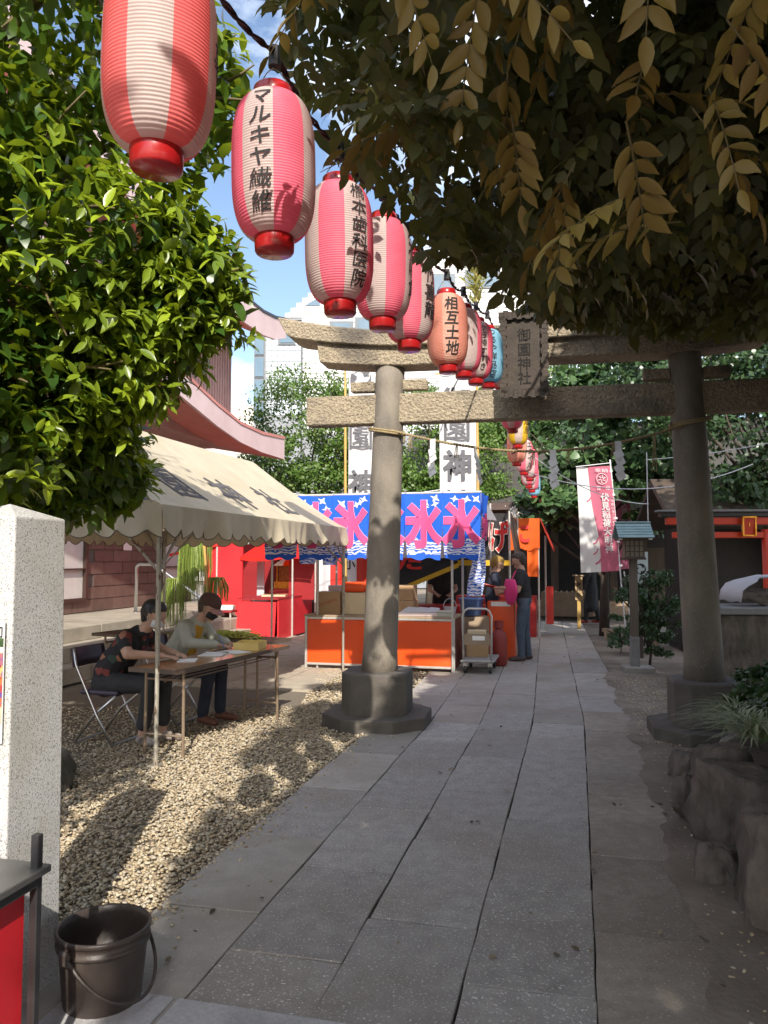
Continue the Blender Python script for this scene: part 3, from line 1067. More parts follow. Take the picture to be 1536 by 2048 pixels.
rail = thing('handrail', 'bent stainless steel handrail beside the office steps', 'handrail', W(-7.35, 12.35), -PA)
MB().tube([(-.3, 0, .6), (-.3, 0, 1.40), (-.28, 0, 1.44), (-.24, 0, 1.46), (.0, 0, 1.46), (.05, 0, 1.45), (.10, 0, 1.42), (.95, 0, .88), (1.0, 0, .84), (1.02, 0, .78), (1.02, 0, .0)], .03, 12).build('rail_tube', M_steel, rail, smooth=True)
MB().lathe([(0, .612), (.05, .612), (.05, .6)], 14, (-.3, 0, 0)).build('base_collar', M_steel, rail)

# ================================================================== white building and other far buildings
M_white = mat('white_siding_mat', (0.60, 0.60, 0.60), (0.55, 0.55, 0.55), 3, 0.6, coord='World')
M_sidegap = mat('siding_gap_mat', (0.22, 0.23, 0.25), (0.26, 0.27, 0.29), 3, 0.8)
M_gtile = mat('grey_tile_mat', (0.46, 0.50, 0.54), (0.40, 0.44, 0.48), 4, 0.5, coord='World')
M_glass = mat('window_glass_mat', (0.10, 0.17, 0.23), (0.07, 0.13, 0.19), 0.6, 0.06, coord='World', spec=0.9)
M_fw = mat('window_frame_mat', (0.10, 0.12, 0.14), (0.12, 0.14, 0.16), 3, 0.5)
WB_Y = 40.0
wb = thing('white_building', 'white clad office block with a slanted left roof edge behind the torii', 'building', (0, WB_Y, 0))


def P40(u, v, y=0.0):
    """a point of the white front given by its bearing and height: X and Z at that distance."""
    Yd = WB_Y
    cth, sth = math.cos(math.atan(91 / 1540)), math.sin(math.atan(91 / 1540))
    a_, b_ = (u - 768) / 1540, (1024 - v) / 1540
    dy, dz = cth - b_ * sth, sth + b_ * cth
    return (a_ * Yd / dy, y, CAM_H + dz * Yd / dy)


out = [P40(*p) for p in ((604, 860), (604, 640), (560, 640), (662, 551), (1120, 464), (1120, 860))]
out[0] = (out[0][0], 0, 0)
out[-1] = (out[-1][0], 0, 0)
out[1] = (out[0][0], 0, out[1][2])
MB().prism([(p[0], p[2]) for p in out], lambda u, v, d: (u, d, v), 0, 12).build('wall_core', M_sidegap, wb)
zt = lambda x: (lambda p, q: p[2] + (q[2] - p[2]) * (x - p[0]) / (q[0] - p[0]))(P40(662, 551), P40(1120, 464))
x_lo, x_hi, x_pk = P40(604, 640)[0], P40(1120, 464)[0], P40(662, 551)[0]
xs0, zs0, zs1 = P40(560, 640)[0], P40(560, 640)[2], P40(662, 551)[2]
zz = 8.0
while zz < 18.5:
    h_ = .27
    # where does this course of cladding start and end
    zc = zz + h_ / 2
    xl = x_lo if zc < zs0 else xs0 + (x_pk - xs0) * (zc - zs0) / (zs1 - zs0)
    if zc > zs1:
        k_ = (zt(x_hi) - zs1) / (x_hi - x_pk)
        xl = x_pk + (zc - zs1) / k_
    if xl < x_hi - .1:
        MB().box(((xl + x_hi) / 2, -.02, zc), (x_hi - xl, .05, h_ - .035)).build('cladding_strip', M_white, wb)
    zz += h_
for (u0, v0, u1, v1, nm) in ((865, 553, 906, 600, 2), (934, 545, 996, 573, 2), (664, 648, 702, 664, 1), (715, 640, 800, 662, 2), (1010, 530, 1060, 560, 2)):
    p, q = P40(u0, v1), P40(u1, v0)
    w_, h_ = q[0] - p[0], q[2] - p[2]
    wd = MB().box(((p[0] + q[0]) / 2, -.06, (p[2] + q[2]) / 2), (w_ + .25, .10, h_ + .25)).build('window', M_fw, wb)
    for k in range(nm):
        MB().box((p[0] + w_ * (k + .5) / nm, -.12, (p[2] + q[2]) / 2), (w_ / nm - .1, .04, h_)).build('pane', M_glass, wd)
p, q = P40(610, 612), P40(640, 594)
MB().add([(p[0], -.07, p[2]), (q[0], -.07, p[2]), (q[0], -.07, q[2])], [(0, 1, 2)]).build('skylight', M_glass, wb, solid=.03)
# rooftop railing and plant
b = MB()
for k in range(34):
    x = P40(850, 520)[0] + k * .25
    b.box((x, .3, zt(x) + .35), (.05, .05, .7))
x0, x1 = P40(850, 520)[0], x_hi
b.bar((x0, .3, zt(x0) + .7), (x1, .3, zt(x1) + .7), .08, .08)
b.build('roof_railing', M_gtile, wb)
pl_ = MB()
for k in range(4):
    pl_.box((P40(930, 500)[0] + k * 1.0, 2, zt(P40(930, 500)[0] + k * 1.0) + .8), (.7, 1, 1.6))
pl_.build('roof_plant', M_gtile, wb)
# grey tiled lower wing to the left
gw = thing('grey_tiled_wing', 'grey tiled wing with tall glass strip left of the white building', 'building', (P40(560, 700)[0], WB_Y - 1.0, 0))
xa, xb = P40(515, 690)[0] - P40(560, 700)[0], P40(606, 690)[0] - P40(560, 700)[0]
za, zb_ = 0.0, P40(560, 678)[2]
MB().box(((xa + xb) / 2, 1.5, zb_ / 2), (xb - xa, 3, zb_)).build('wall_core', M_sidegap, gw)
tg = MB().box((0, 0, 0), (.27, .03, .25)).mesh('wall_tile', M_gtile)
for ix in range(9):
    for iz in range(15):
        x = xa + .16 + .30 * ix
        z = zb_ - .2 - .28 * iz
        if x < xb - .1 and z > 0 and not (ix < 2):
            link('wall_tile', tg, gw, (x, -.012, z))
for k in range(4):
    wd = MB().box((xa + .28, -.03, zb_ - .62 - 1.15 * k), (.52, .06, 1.08)).build('window', M_fw, gw)
    MB().box((xa + .28, -.075, zb_ - .62 - 1.15 * k), (.42, .03, .96)).build('pane', M_glass, wd)
p0, p1 = P40(566, 697), P40(592, 658)
wd = MB().box(((p0[0] + p1[0]) / 2 - P40(560, 700)[0], -.05, (p0[2] + p1[2]) / 2), (p1[0] - p0[0] + .2, .08, p1[2] - p0[2] + .2)).build('window', M_fw, gw)
MB().box(((p0[0] + p1[0]) / 2 - P40(560, 700)[0], -.10, (p0[2] + p1[2]) / 2), (p1[0] - p0[0], .04, p1[2] - p0[2])).build('pane', M_glass, wd)
# low pale block with aerials farther left
lb_ = thing('low_pale_block', 'low pale rooftop block with thin aerials seen past the pink eaves', 'building', (-11.5, 52, 0))
MB().box((0, 2, 5.3), (9, 4, 10.6)).build('wall', mat('pale_wall_mat', (0.66, 0.62, 0.58), (0.6, 0.56, 0.52), 1, 0.9), lb_)
MB().box((.6, 1.9, 11.3), (5.0, 3, 1.4)).build('roof_storey', mat('pale_wall_mat', (0, 0, 0)), lb_)
for k in range(3):
    wd = MB().box((-1 + 1.7 * k, -.03, 9.6), (1.3, .05, .9)).build('window', M_fw, lb_)
    MB().box((-1 + 1.7 * k, -.07, 9.6), (1.1, .03, .7)).build('pane', M_glass, wd)
for x, h_ in ((.4, 5.0), (1.9, 3.6)):
    b = MB().tube([(x, 1, 11), (x, 1, 11 + h_)], .04, 6)
    for q in range(4):
        b.bar((x - .5, 1, 11 + h_ - .3 * q - .4), (x + .5, 1, 11 + h_ - .3 * q - .4), .03, .03)
    b.build('aerial', M_gtile, lb_)

# ================================================================== event tent
M_canvas = mat('tent_canvas_mat', (0.60, 0.525, 0.39), (0.52, 0.45, 0.325), 2.2, 0.85, 0.25, 40, transl=0.14, coord='World', stain=(1.1, (0.50, 0.42, 0.28), 0.52, 0.8))
M_trim = mat('tent_trim_mat', (0.16, 0.13, 0.085), (0.12, 0.10, 0.07), 20, 0.9)
M_ink = mat('tent_lettering_mat', (0.085, 0.08, 0.085), (0.11, 0.10, 0.105), 20, 0.9)
TB0, TB1 = 5.35, 10.2
TA0, TA1 = -5.86, -3.12
tent = thing('event_tent', 'cream canvas event tent with scalloped valance over the writing table', 'tent', W(TA1, TB0), -PA)
LN = TB1 - TB0
WD = TA1 - TA0
EZ, RZ = 1.99, 2.95
# local: x from -WD..0 (right eave at 0), y 0..LN


def roof_z(x, y):
    t = min(1, abs(x) / (WD / 2)) if x > -WD / 2 else min(1, (WD + x) / (WD / 2))
    sag = .035 * math.sin(math.pi * t) + .012 * math.sin(7 * y + 3 * t) * t * (1 - t) * 2
    return EZ + (RZ - EZ) * t - sag + .018 * math.sin(math.pi * min(1, max(0, y / LN))) * (-1)


for nm, xr in (('roof_panel', (.03, -WD / 2)), ('roof_panel', (-WD - .03, -WD / 2))):
    b = MB()
    g_ = []
    for i in range(25):
        y = -.03 + (LN + .06) * i / 24
        g_.append([(xr[0] + (xr[1] - xr[0]) * j / 12, y, roof_z(max(-WD, min(0, xr[0] + (xr[1] - xr[0]) * j / 12)), y)) for j in range(13)])
    b.sheet(g_, 0)
    b.build(nm, M_canvas, tent, smooth=True)
for y in (-.03, LN + .03):
    b = MB()
    b.sheet([[(-WD * j / 12, y + .01 * math.sin(j * 2), roof_z(-WD * j / 12, y) - .003) for j in range(13)], [(-WD * j / 12, y, EZ - .02) for j in range(13)]], 0)
    b.build('gable_panel', M_canvas, tent, smooth=True)


def valance(p0, p1, n, nm):
    b = MB()
    p0, p1 = Vector(p0), Vector(p1)
    d = (p1 - p0)
    nx = Vector((d.y, -d.x, 0)).normalized()
    L = d.length
    g_ = [[], [], [], []]
    trim = []
    for i in range(n + 1):
        s = L * i / n
        ph = (s / .245) % 1
        sc = .070 * math.sin(math.pi * ph) ** .7
        fl = .030 * math.sin(s * 5.1 + 1) + .018 * math.sin(s * 13) + .010 * math.sin(s * 29)
        base = p0 + d * (i / n)
        for k, t in enumerate((0, .35, .7, 1)):
            dz = -(.185 + sc) * t
            g_[k].append(base + nx * fl * t + Vector((0, 0, dz)))
        trim.append(base + nx * (fl + .001) + Vector((0, 0, -(.185 + sc))))
    b.sheet(g_, 0)
    o = b.build('valance', M_canvas, tent, smooth=True)
    MB().tube(trim, .005, 4).build('valance_trim', M_trim, o)


e = .035
valance((e, -e, EZ - .0), (e, LN + e, EZ - .0), 200, 'r')
valance((-WD - e, -e, EZ), (e, -e, EZ), 130, 'f')
valance((-WD - e, LN + e, EZ), (-WD - e, -e, EZ), 200, 'l')
valance((e, LN + e, EZ), (-WD - e, LN + e, EZ), 130, 'b')
M_und = M_pole
for x in (0, -WD):
    for y in (0, LN):
        g = MB().tube([(x, y, 0), (x, y, .95)], .0165, 10).tube([(x, y, .9), (x, y, EZ - .02)], .0205, 10).box((x, y, .006), (.09, .09, .012)).build('leg', M_pole, tent)
        sx, sy = (-1 if x == 0 else 1), (1 if y == 0 else -1)
        MB().tube([(x, y, 1.47), (x + sx * .46, y, 1.94)], .012, 8).build('brace', M_pole, tent)
        MB().tube([(x, y, 1.47), (x, y + sy * .46, 1.94)], .012, 8).build('brace', M_pole, tent)
    MB().tube([(x, 0, EZ - .045), (x, LN, EZ - .045)], .017, 8).build('eave_rail', M_pole, tent)
for y in (0, LN):
    MB().tube([(0, y, EZ - .045), (-WD, y, EZ - .045)], .017, 8).build('eave_rail', M_pole, tent)
    MB().tube([(0, y, EZ - .045), (-WD / 2, y, RZ - .06)], .015, 8).build('rafter', M_pole, tent)
    MB().tube([(-WD, y, EZ - .045), (-WD / 2, y, RZ - .06)], .015, 8).build('rafter', M_pole, tent)
MB().tube([(-WD / 2, 0, RZ - .06), (-WD / 2, LN, RZ - .06)], .017, 8).build('ridge_rail', M_pole, tent)
for ch, yb in (('御', 5.12), ('園', 6.33), ('神', 7.55), ('社', 8.75)):
    bm = cut(glyphs(ch, .60, .022), .05, .05)

    def on_roof(u, v, yb=yb):
        x = -(.44 + v * .86)
        y = yb - TB0 + u
        return Vector((x, y, roof_z(x, y) + .008))
    lay(bm, on_roof, 'lettering', M_ink, tent)

# ================================================================== tables and chairs under the tent
M_ttop = mat('table_top_mat', (0.34, 0.15, 0.055), (0.24, 0.10, 0.04), 3.0, 0.22, coat=0.25, stretch=(14, 1, 1))
M_tedge = mat('table_edge_mat', (0.10, 0.07, 0.05), (0.13, 0.09, 0.065), 20, 0.5)
M_tleg = mat('table_leg_mat', (0.24, 0.17, 0.115), (0.30, 0.22, 0.15), 20, 0.45, metal=0.4)


def folding_table(label, loc, rz, L, Wd, m_top):
    t = thing('folding_table', label, 'table', loc, rz, 'folding tables under the tent')
    tp = MB().box((0, 0, .695), (Wd, L, .022)).build('table_top', m_top, t, bevel=.004)
    b = MB()
    for sx in (-1, 1):
        b.box((sx * (Wd / 2 + .003), 0, .69), (.008, L, .034))
    for sy in (-1, 1):
        b.box((0, sy * (L / 2 + .003), .69), (Wd, .008, .034))
    b.build('edge_band', M_tedge, tp)
    for sy in (-1, 1):
        y = sy * (L / 2 - .16)
        for sx in (-1, 1):
            MB().tube([(sx * (Wd / 2 - .045), y, .682), (sx * (Wd / 2 - .04), y, .0)], .013, 8).build('leg', M_tleg, t)
        MB().tube([(-Wd / 2 + .042, y, .16), (Wd / 2 - .042, y, .16)], .010, 8).build('stretcher', M_tleg, t)
        MB().tube([(-Wd / 2 + .042, y, .60), (Wd / 2 - .042, y, .60)], .010, 8).build('stretcher', M_tleg, t)
        MB().bar((0, y, .58), (0, y - sy * .30, .675), .02, .008).build('brace', M_tleg, t)
    b = MB()
    for k in range(4):
        b.bar((-Wd / 2 + .08 + k * (Wd - .16) / 3, -L / 2 + .25, .60), (-Wd / 2 + .08 + k * (Wd - .16) / 3, L / 2 - .25, .60), .012, .008)
    b.build('shelf_rack', M_tleg, t)
    return t


T1 = Vector((-1.49, 6.98, 0))
T1R = -R(21)
folding_table('brown folding table lit at its far end, two seated people writing at it', T1, T1R, 1.85, .45, M_ttop)
folding_table('dark folding table set crosswise behind the two seated people', Vector((-2.20, 8.72, 0)), R(90) - R(24), 2.4, .45, mat('table_dark_mat', (0.10, 0.06, 0.04), (0.07, 0.042, 0.03), 4, 0.35, stretch=(14, 1, 1)))


def on_table(x, y, z=.707):
    return T1 + Matrix.Rotation(T1R, 3, 'Z') @ Vector((x, y, z))


M_pp = mat('writing_paper_mat', (0.82, 0.81, 0.79), (0.76, 0.75, 0.73), 4, 0.8)
for (x, y, w, h, rz, nm, lb) in ((-.06, .02, .21, .30, .3, 'paper_sheet', 'white sheet of paper under the writing hand of the cap wearer'), (.02, .22, .26, .20, -.2, 'paper_sheet', 'bluish white paper pad in the middle of the brown table'),
                                 (-.03, -.42, .15, .21, .5, 'paper_sheet', 'small white paper lying near the mask wearer in the flowered blouse')):
    o = MB().box((0, 0, .0025), (w, h, .005)).build(nm, M_pp)
    o.location = on_table(x, y)
    o.rotation_euler = (0, 0, T1R + rz)
    tag(o, lb, 'paper', 'papers on the brown table')
M_ybox = mat('yellow_card_mat', (0.72, 0.56, 0.20), (0.66, 0.50, 0.17), 6, 0.7)
bx_ = thing('paper_tray', 'open pale yellow cardboard tray on the lit end of the table', 'tray', on_table(.02, .52), T1R + .25)
MB().box((0, 0, .004), (.24, .30, .008)).build('tray_floor', M_ybox, bx_)
for x, y, w, h in ((-.118, 0, .006, .30), (.118, 0, .006, .30), (0, -.148, .23, .006), (0, .148, .23, .006)):
    MB().box((x, y, .036), (w, h, .064)).build('tray_wall', M_ybox, bx_)

M_vinyl = mat('chair_vinyl_mat', (0.045, 0.03, 0.052), (0.035, 0.024, 0.04), 10, 0.35)


def folding_chair(label, loc, rz):
    t = thing('folding_chair', label, 'chair', loc, rz, 'folding chairs at the table')
    MB().box((0, 0, .435), (.38, .39, .045)).build('seat', M_vinyl, t, bevel=.018, seg=3)
    b = MB()
    g_ = []
    for i in range(9):
        y = -.2 + .05 * i
        c_ = -.23 - .03 * math.cos(y / .2 * 1.2)
        g_.append([(c_ + .0, y, .64), (c_ - .012, y, .70), (c_ - .03, y, .79), (c_ - .035, y, .80)])
    b.sheet(g_, 0)
    b.build('backrest', M_vinyl, t, smooth=True, solid=.032)
    for sy in (-1, 1):
        MB().tube([(-.25, sy * .205, .80), (-.22, sy * .205, .66), (.0, sy * .205, .25), (.16, sy * .205, .0)], .011, 8).build('front_leg', M_steel, t, smooth=True)
        MB().tube([(.17, sy * .185, .415), (-.05, sy * .185, .24), (-.24, sy * .185, .0)], .011, 8).build('rear_leg', M_steel, t, smooth=True)
    MB().tube([(.155, -.205, .012), (.155, .205, .012)], .010, 8).build('crossbar', M_steel, t)
    MB().tube([(-.235, -.185, .012), (-.235, .185, .012)], .010, 8).build('crossbar', M_steel, t)
    return t


CH_A = Vector((-2.36, 6.78, 0))
CH_B = Vector((-2.04, 7.62, 0))
folding_chair('chrome folding chair with dark vinyl back under the flowered blouse', CH_A, -R(18))
folding_chair('chrome folding chair carrying the person in the pale jacket', CH_B, -R(20))

# ================================================================== foreground left: stone post, poster, cabinet, bucket
post = thing('stone_post', 'square pale granite post with a low pyramid top at the left edge', 'stone post', (-1.40, 2.878, -.01), -PA)
b = MB()
w0, w1, hh = .148, .138, 1.735
v = [(-w0, -w0, 0), (w0, -w0, 0), (w0, w0, 0), (-w0, w0, 0), (-w1, -w1, hh), (w1, -w1, hh), (w1, w1, hh), (-w1, w1, hh), (0, 0, hh + .055)]
b.add(v, [(3, 2, 1, 0), (0, 1, 5, 4), (1, 2, 6, 5), (2, 3, 7, 6), (3, 0, 4, 7), (4, 5, 8), (5, 6, 8), (6, 7, 8), (7, 4, 8)])
b.build('shaft', M_granite, post, bevel=.006, seg=2)
MB().box((0, 0, -.0), (.52, .52, .05)).build('footing', M_conc, post, bevel=.01)
lay(glyphs('久', .17, .03), lambda x, y: Vector((x - .02, -w1 - .0075, y + 1.46)), 'painted_character', mat('carved_red_mat', (0.30, 0.02, 0.03), (0.22, 0.015, 0.02), 20, 0.6), post)

poster = thing('poster', 'festival poster with 渡御 lettering and a crowd picture taped to the granite post', 'poster', (-1.40 + DX * -.151, 2.878 + DY * -.151, 1.15), -PA)
MB().box((.015, -.004, 0), (.215, .004, .42)).build('sheet', M_pp, poster)


def print_mat():
    m = bpy.data.materials.new('poster_picture_mat')
    m.use_nodes = True
    n, l = m.node_tree.nodes, m.node_tree.links
    t = n.new('ShaderNodeTexCoord')
    vo = n.new('ShaderNodeTexVoronoi')
    vo.inputs['Scale'].default_value = 60
    l.new(t.outputs['Object'], vo.inputs['Vector'])
    hs = n.new('ShaderNodeValToRGB')
    e = hs.color_ramp.elements
    e[0].color, e[1].color = (0.03, 0.05, 0.02, 1), (0.55, 0.5, 0.45, 1)
    for p, c in ((.25, (0.35, 0.04, 0.05, 1)), (.45, (0.5, 0.16, 0.05, 1)), (.62, (0.12, 0.06, 0.28, 1)), (.8, (0.5, 0.36, 0.05, 1))):
        q = e.new(p)
        q.color = c
    l.new(vo.outputs['Color'], hs.inputs['Fac'])
    l.new(hs.outputs['Color'], n['Principled BSDF'].inputs['Base Color'])
    n['Principled BSDF'].inputs['Roughness'].default_value = 0.3
    return m


MB().box((.015, -.0075, .01), (.211, .003, .19)).build('picture', print_mat(), poster)
MB().box((.015, -.0075, .135), (.211, .003, .03)).build('picture_trees', mat('poster_green_mat', (0.08, 0.14, 0.04), (0.03, 0.06, 0.02), 60, 0.4), poster)
MB().box((.015, -.0075, -.115), (.211, .003, .058)).build('picture_band', mat('poster_beige_mat', (0.48, 0.40, 0.26), (0.52, 0.45, 0.3), 10, 0.4), poster)
lay(glyphs('渡御', .052, .012, vertical=False), lambda x, y: Vector((x + .066, -.0085, y + .178)), 'lettering', M_black, poster)

M_cabr = mat('cabinet_red_mat', (0.50, 0.012, 0.02), (0.42, 0.01, 0.016), 2.5, 0.35, coat=0.2, stain=(2.0, (0.33, 0.012, 0.015), 0.55, 0.85))
M_cabm = mat('cabinet_metal_mat', (0.055, 0.052, 0.055), (0.08, 0.075, 0.075), 12, 0.4, metal=0.6)
cabn = thing('red_cabinet', 'red panelled stand with a dark metal frame in the bottom left corner', 'cabinet', (-1.03, 2.34, 0), -PA)
MB().box((-.30, -.55, .33), (.56, 1.06, .60)).build('red_panel', M_cabr, cabn, bevel=.004)
for x, y, hh_ in ((0, 0, .76), (-.6, 0, .70), (0, -1.1, .70), (-.6, -1.1, .70)):
    MB().box((x, y, hh_ / 2), (.026, .026, hh_)).build('frame_post', M_cabm, cabn, bevel=.003)
MB().box((-.30, -.55, .655), (.66, 1.16, .022)).build('metal_top', mat('cabinet_top_mat', (0.16, 0.155, 0.15), (0.11, 0.105, 0.1), 4, 0.35, metal=0.5), cabn, bevel=.003)
for x0, y0, x1, y1 in ((.006, -.013, .006, -1.1), (-.60, -.013, -.6, -1.1)):
    MB().bar((x0, y0, .63), (x1, y1, .63), .022, .03).build('frame_rail', M_cabm, cabn)

M_buck = mat('bucket_brown_mat', (0.042, 0.032, 0.028), (0.065, 0.05, 0.043), 8, 0.42, bump=.15, bscale=60, stain=(6, (0.13, 0.11, 0.09), 0.58, 0.8))
bk = thing('plastic_bucket', 'dark brown plastic bucket standing by the granite post', 'bucket', (-1.01, 2.86, -.004), R(62))
pr = [(.0, .0), (.128, .0), (.134, .008), (.152, .20), (.153, .205), (.161, .207), (.163, .222), (.156, .224), (.157, .246), (.164, .249), (.166, .262), (.160, .268), (.153, .264), (.150, .24), (.130, .014), (.0, .012)]
MB().lathe(pr, 40).build('bucket_body', M_buck, bk, smooth=True)
pts = []
for k in range(25):
    q = math.pi * k / 24
    pts.append((.172 * math.cos(q), -.172 * math.sin(q) * .30 - .02, .215 - .165 * math.sin(q)))
MB().tube([(p[0] * 1.0, p[1] - .11 * math.sin(math.pi * i / 24), p[2]) for i, p in enumerate(pts)], .0065, 8).build('handle', M_buck, bk, smooth=True)
for sx in (-1, 1):
    MB().box((sx * .168, 0, .215), (.022, .05, .05)).build('handle_lug', M_buck, bk, bevel=.008)

# ================================================================== ice stall
M_orange = mat('orange_panel_mat', (0.80, 0.085, 0.008), (0.74, 0.07, 0.006), 1.2, 0.38, stain=(1.5, (0.82, 0.14, 0.03), 0.55, 0.85))
M_alu = mat('aluminium_mat', (0.60, 0.57, 0.53), (0.52, 0.49, 0.45), 16, 0.45, metal=0.5)
M_tarp = mat('white_tarp_mat', (0.74, 0.73, 0.76), (0.68, 0.67, 0.70), 3, 0.7, transl=0.3)
M_card = mat('cardboard_mat', (0.44, 0.28, 0.15), (0.38, 0.235, 0.125), 5, 0.85)
M_card2 = mat('pale_card_mat', (0.66, 0.54, 0.36), (0.60, 0.48, 0.31), 5, 0.8)
M_ostamp = mat('red_stamp_mat', (0.42, 0.07, 0.05), (0.36, 0.05, 0.04), 30, 0.8)
M_icep = mat('ice_pink_mat', (0.80, 0.09, 0.27), (0.74, 0.075, 0.23), 4, 0.75, transl=0.12)
M_icew = mat('ice_white_mat', (0.82, 0.80, 0.84), (0.78, 0.76, 0.8), 4, 0.75, transl=0.2)
M_foam = mat('foam_tray_mat', (0.74, 0.62, 0.60), (0.68, 0.55, 0.53), 5, 0.7)
M_bblue = mat('blue_plastic_mat', (0.13, 0.22, 0.50), (0.10, 0.18, 0.42), 5, 0.4)
M_redp = mat('red_plastic_mat', (0.55, 0.03, 0.02), (0.46, 0.024, 0.018), 5, 0.4)
M_wood = mat('board_mat', (0.36, 0.27, 0.18), (0.28, 0.2, 0.13), 5, 0.7, stretch=(1, 12, 1))


def ice_mat(name='ice_curtain_mat', zone=-0.54, hem_z=-0.84):
    m = bpy.data.materials.new(name)
    m.use_nodes = True
    n, l = m.node_tree.nodes, m.node_tree.links
    p = n['Principled BSDF']
    p.inputs['Roughness'].default_value = 0.8
    t = n.new('ShaderNodeTexCoord')
    sp = n.new('ShaderNodeSeparateXYZ')
    l.new(t.outputs['Object'], sp.inputs['Vector'])
    mp_ = n.new('ShaderNodeMapping')
    mp_.inputs['Scale'].default_value = (1.0, 1.0, 1.6)
    l.new(t.outputs['Object'], mp_.inputs['Vector'])
    wv = n.new('ShaderNodeTexWave')
    wv.bands_direction = 'Z'
    wv.inputs['Scale'].default_value = 4.6
    wv.inputs['Distortion'].default_value = 8.0
    wv.inputs['Detail'].default_value = 1.5
    wv.inputs['Detail Scale'].default_value = 2.2
    l.new(mp_.outputs['Vector'], wv.inputs['Vector'])
    st = n.new('ShaderNodeMath')
    st.operation = 'GREATER_THAN'
    st.inputs[1].default_value = 0.62
    l.new(wv.outputs['Fac'], st.inputs[0])
    wc = n.new('ShaderNodeMixRGB')
    wc.inputs['Color1'].default_value = (0.80, 0.80, 0.86, 1)
    wc.inputs['Color2'].default_value = (0.02, 0.12, 0.62, 1)
    l.new(st.outputs[0], wc.inputs['Fac'])
    # the wave zone begins below a wavy line
    nz = n.new('ShaderNodeTexNoise')
    nz.inputs['Scale'].default_value = 7
    l.new(t.outputs['Object'], nz.inputs['Vector'])
    ad = n.new('ShaderNodeMath')
    ad.operation = 'MULTIPLY_ADD'
    ad.inputs[1].default_value = 0.22
    l.new(nz.outputs['Fac'], ad.inputs[0])
    l.new(sp.outputs['Z'], ad.inputs[2])
    gt = n.new('ShaderNodeMath')
    gt.operation = 'LESS_THAN'
    gt.inputs[1].default_value = zone
    l.new(ad.outputs[0], gt.inputs[0])
    mc = n.new('ShaderNodeMixRGB')
    mc.inputs['Color1'].default_value = (0.012, 0.12, 0.66, 1)
    l.new(gt.outputs[0], mc.inputs['Fac'])
    l.new(wc.outputs['Color'], mc.inputs['Color2'])
    hem = n.new('ShaderNodeMath')
    hem.operation = 'LESS_THAN'
    hem.inputs[1].default_value = hem_z
    l.new(sp.outputs['Z'], hem.inputs[0])
    mh = n.new('ShaderNodeMixRGB')
    mh.inputs['Color2'].default_value = (0.02, 0.13, 0.66, 1)
    l.new(hem.outputs[0], mh.inputs['Fac'])
    l.new(mc.outputs['Color'], mh.inputs['Color1'])
    l.new(mh.outputs['Color'], p.inputs['Base Color'])
    tr = n.new('ShaderNodeBsdfTranslucent')
    l.new(mh.outputs['Color'], tr.inputs['Color'])
    ms = n.new('ShaderNodeMixShader')
    ms.inputs['Fac'].default_value = 0.2
    l.new(p.outputs['BSDF'], ms.inputs[1])
    l.new(tr.outputs['BSDF'], ms.inputs[2])
    l.new(ms.outputs['Shader'], n['Material Output'].inputs['Surface'])
    return m


M_ice = ice_mat()
M_ice2 = ice_mat('ice_wave_cloth_mat', -0.18, -9.0)
ice = thing('ice_stall', 'shaved ice stall with blue 氷 curtain and orange counter', 'stall', W(-2.8, 10.58), -PA)
# local: x across (-1..1.16), y back
MB().box((0.08, .005, .385), (2.10, .02, .62)).build('counter_front', M_orange, ice)
b = MB()
for x in (-.99, 1.15):
    b.box((x, -.006, .37), (.035, .035, .74))
b.box((.08, -.008, .065), (2.12, .03, .03))
b.box((.08, -.008, .715), (2.12, .03, .03))
b.build('counter_frame', M_alu, ice, bevel=.003)
MB().box((.08, .36, .745), (2.20, .76, .028)).build('counter_top', M_wood, ice, bevel=.004)
MB().box((1.145, .38, .38), (.02, .70, .66)).build('counter_side', mat('dark_red_panel_mat', (0.16, 0.03, 0.022), (0.13, 0.025, 0.018), 3, 0.6), ice)
for (x, y) in ((-1.52, -.02), (1.14, -.05), (1.20, .55), (-.83, .02), (-1.5, 2.0), (1.45, 2.0), (-.95, 1.3)):
    MB().tube([(x, y, 0), (x, y, 2.46)], .017, 8).build('pole', M_alu, ice)
MB().tube([(-1.6, -.12, 2.47), (1.56, -.12, 2.47)], .018, 8).build('rail', M_alu, ice)
MB().tube([(-1.6, 2.0, 2.2), (1.5, 2.0, 2.2)], .018, 8).build('rail', M_alu, ice)
b = MB()
g_ = []
for i in range(9):
    y = -.10 + 2.15 * i / 8
    g_.append([(-1.6 + 3.15 * j / 8, y, 2.485 - .30 * i / 8 - .04 * math.sin(math.pi * i / 8) * math.sin(math.pi * j / 8)) for j in range(9)])
b.sheet(g_, 0)
b.build('roof_tarp', M_tarp, ice, smooth=True)
b = MB()
b.sheet([[(-1.6 + 2.75 * j / 20, 2.04 + .02 * math.sin(j), z) for j in range(21)] for z in (2.2, 1.9, 1.57 + .0)], 0)
b.build('back_valance', M_tarp, ice, smooth=True)


def rip(x, z, ph):
    return .016 * math.sin(x * 9 + ph) + .022 * (-z) * math.sin(x * 17 + ph * 2.1) + .012 * math.sin(z * 6 + ph)


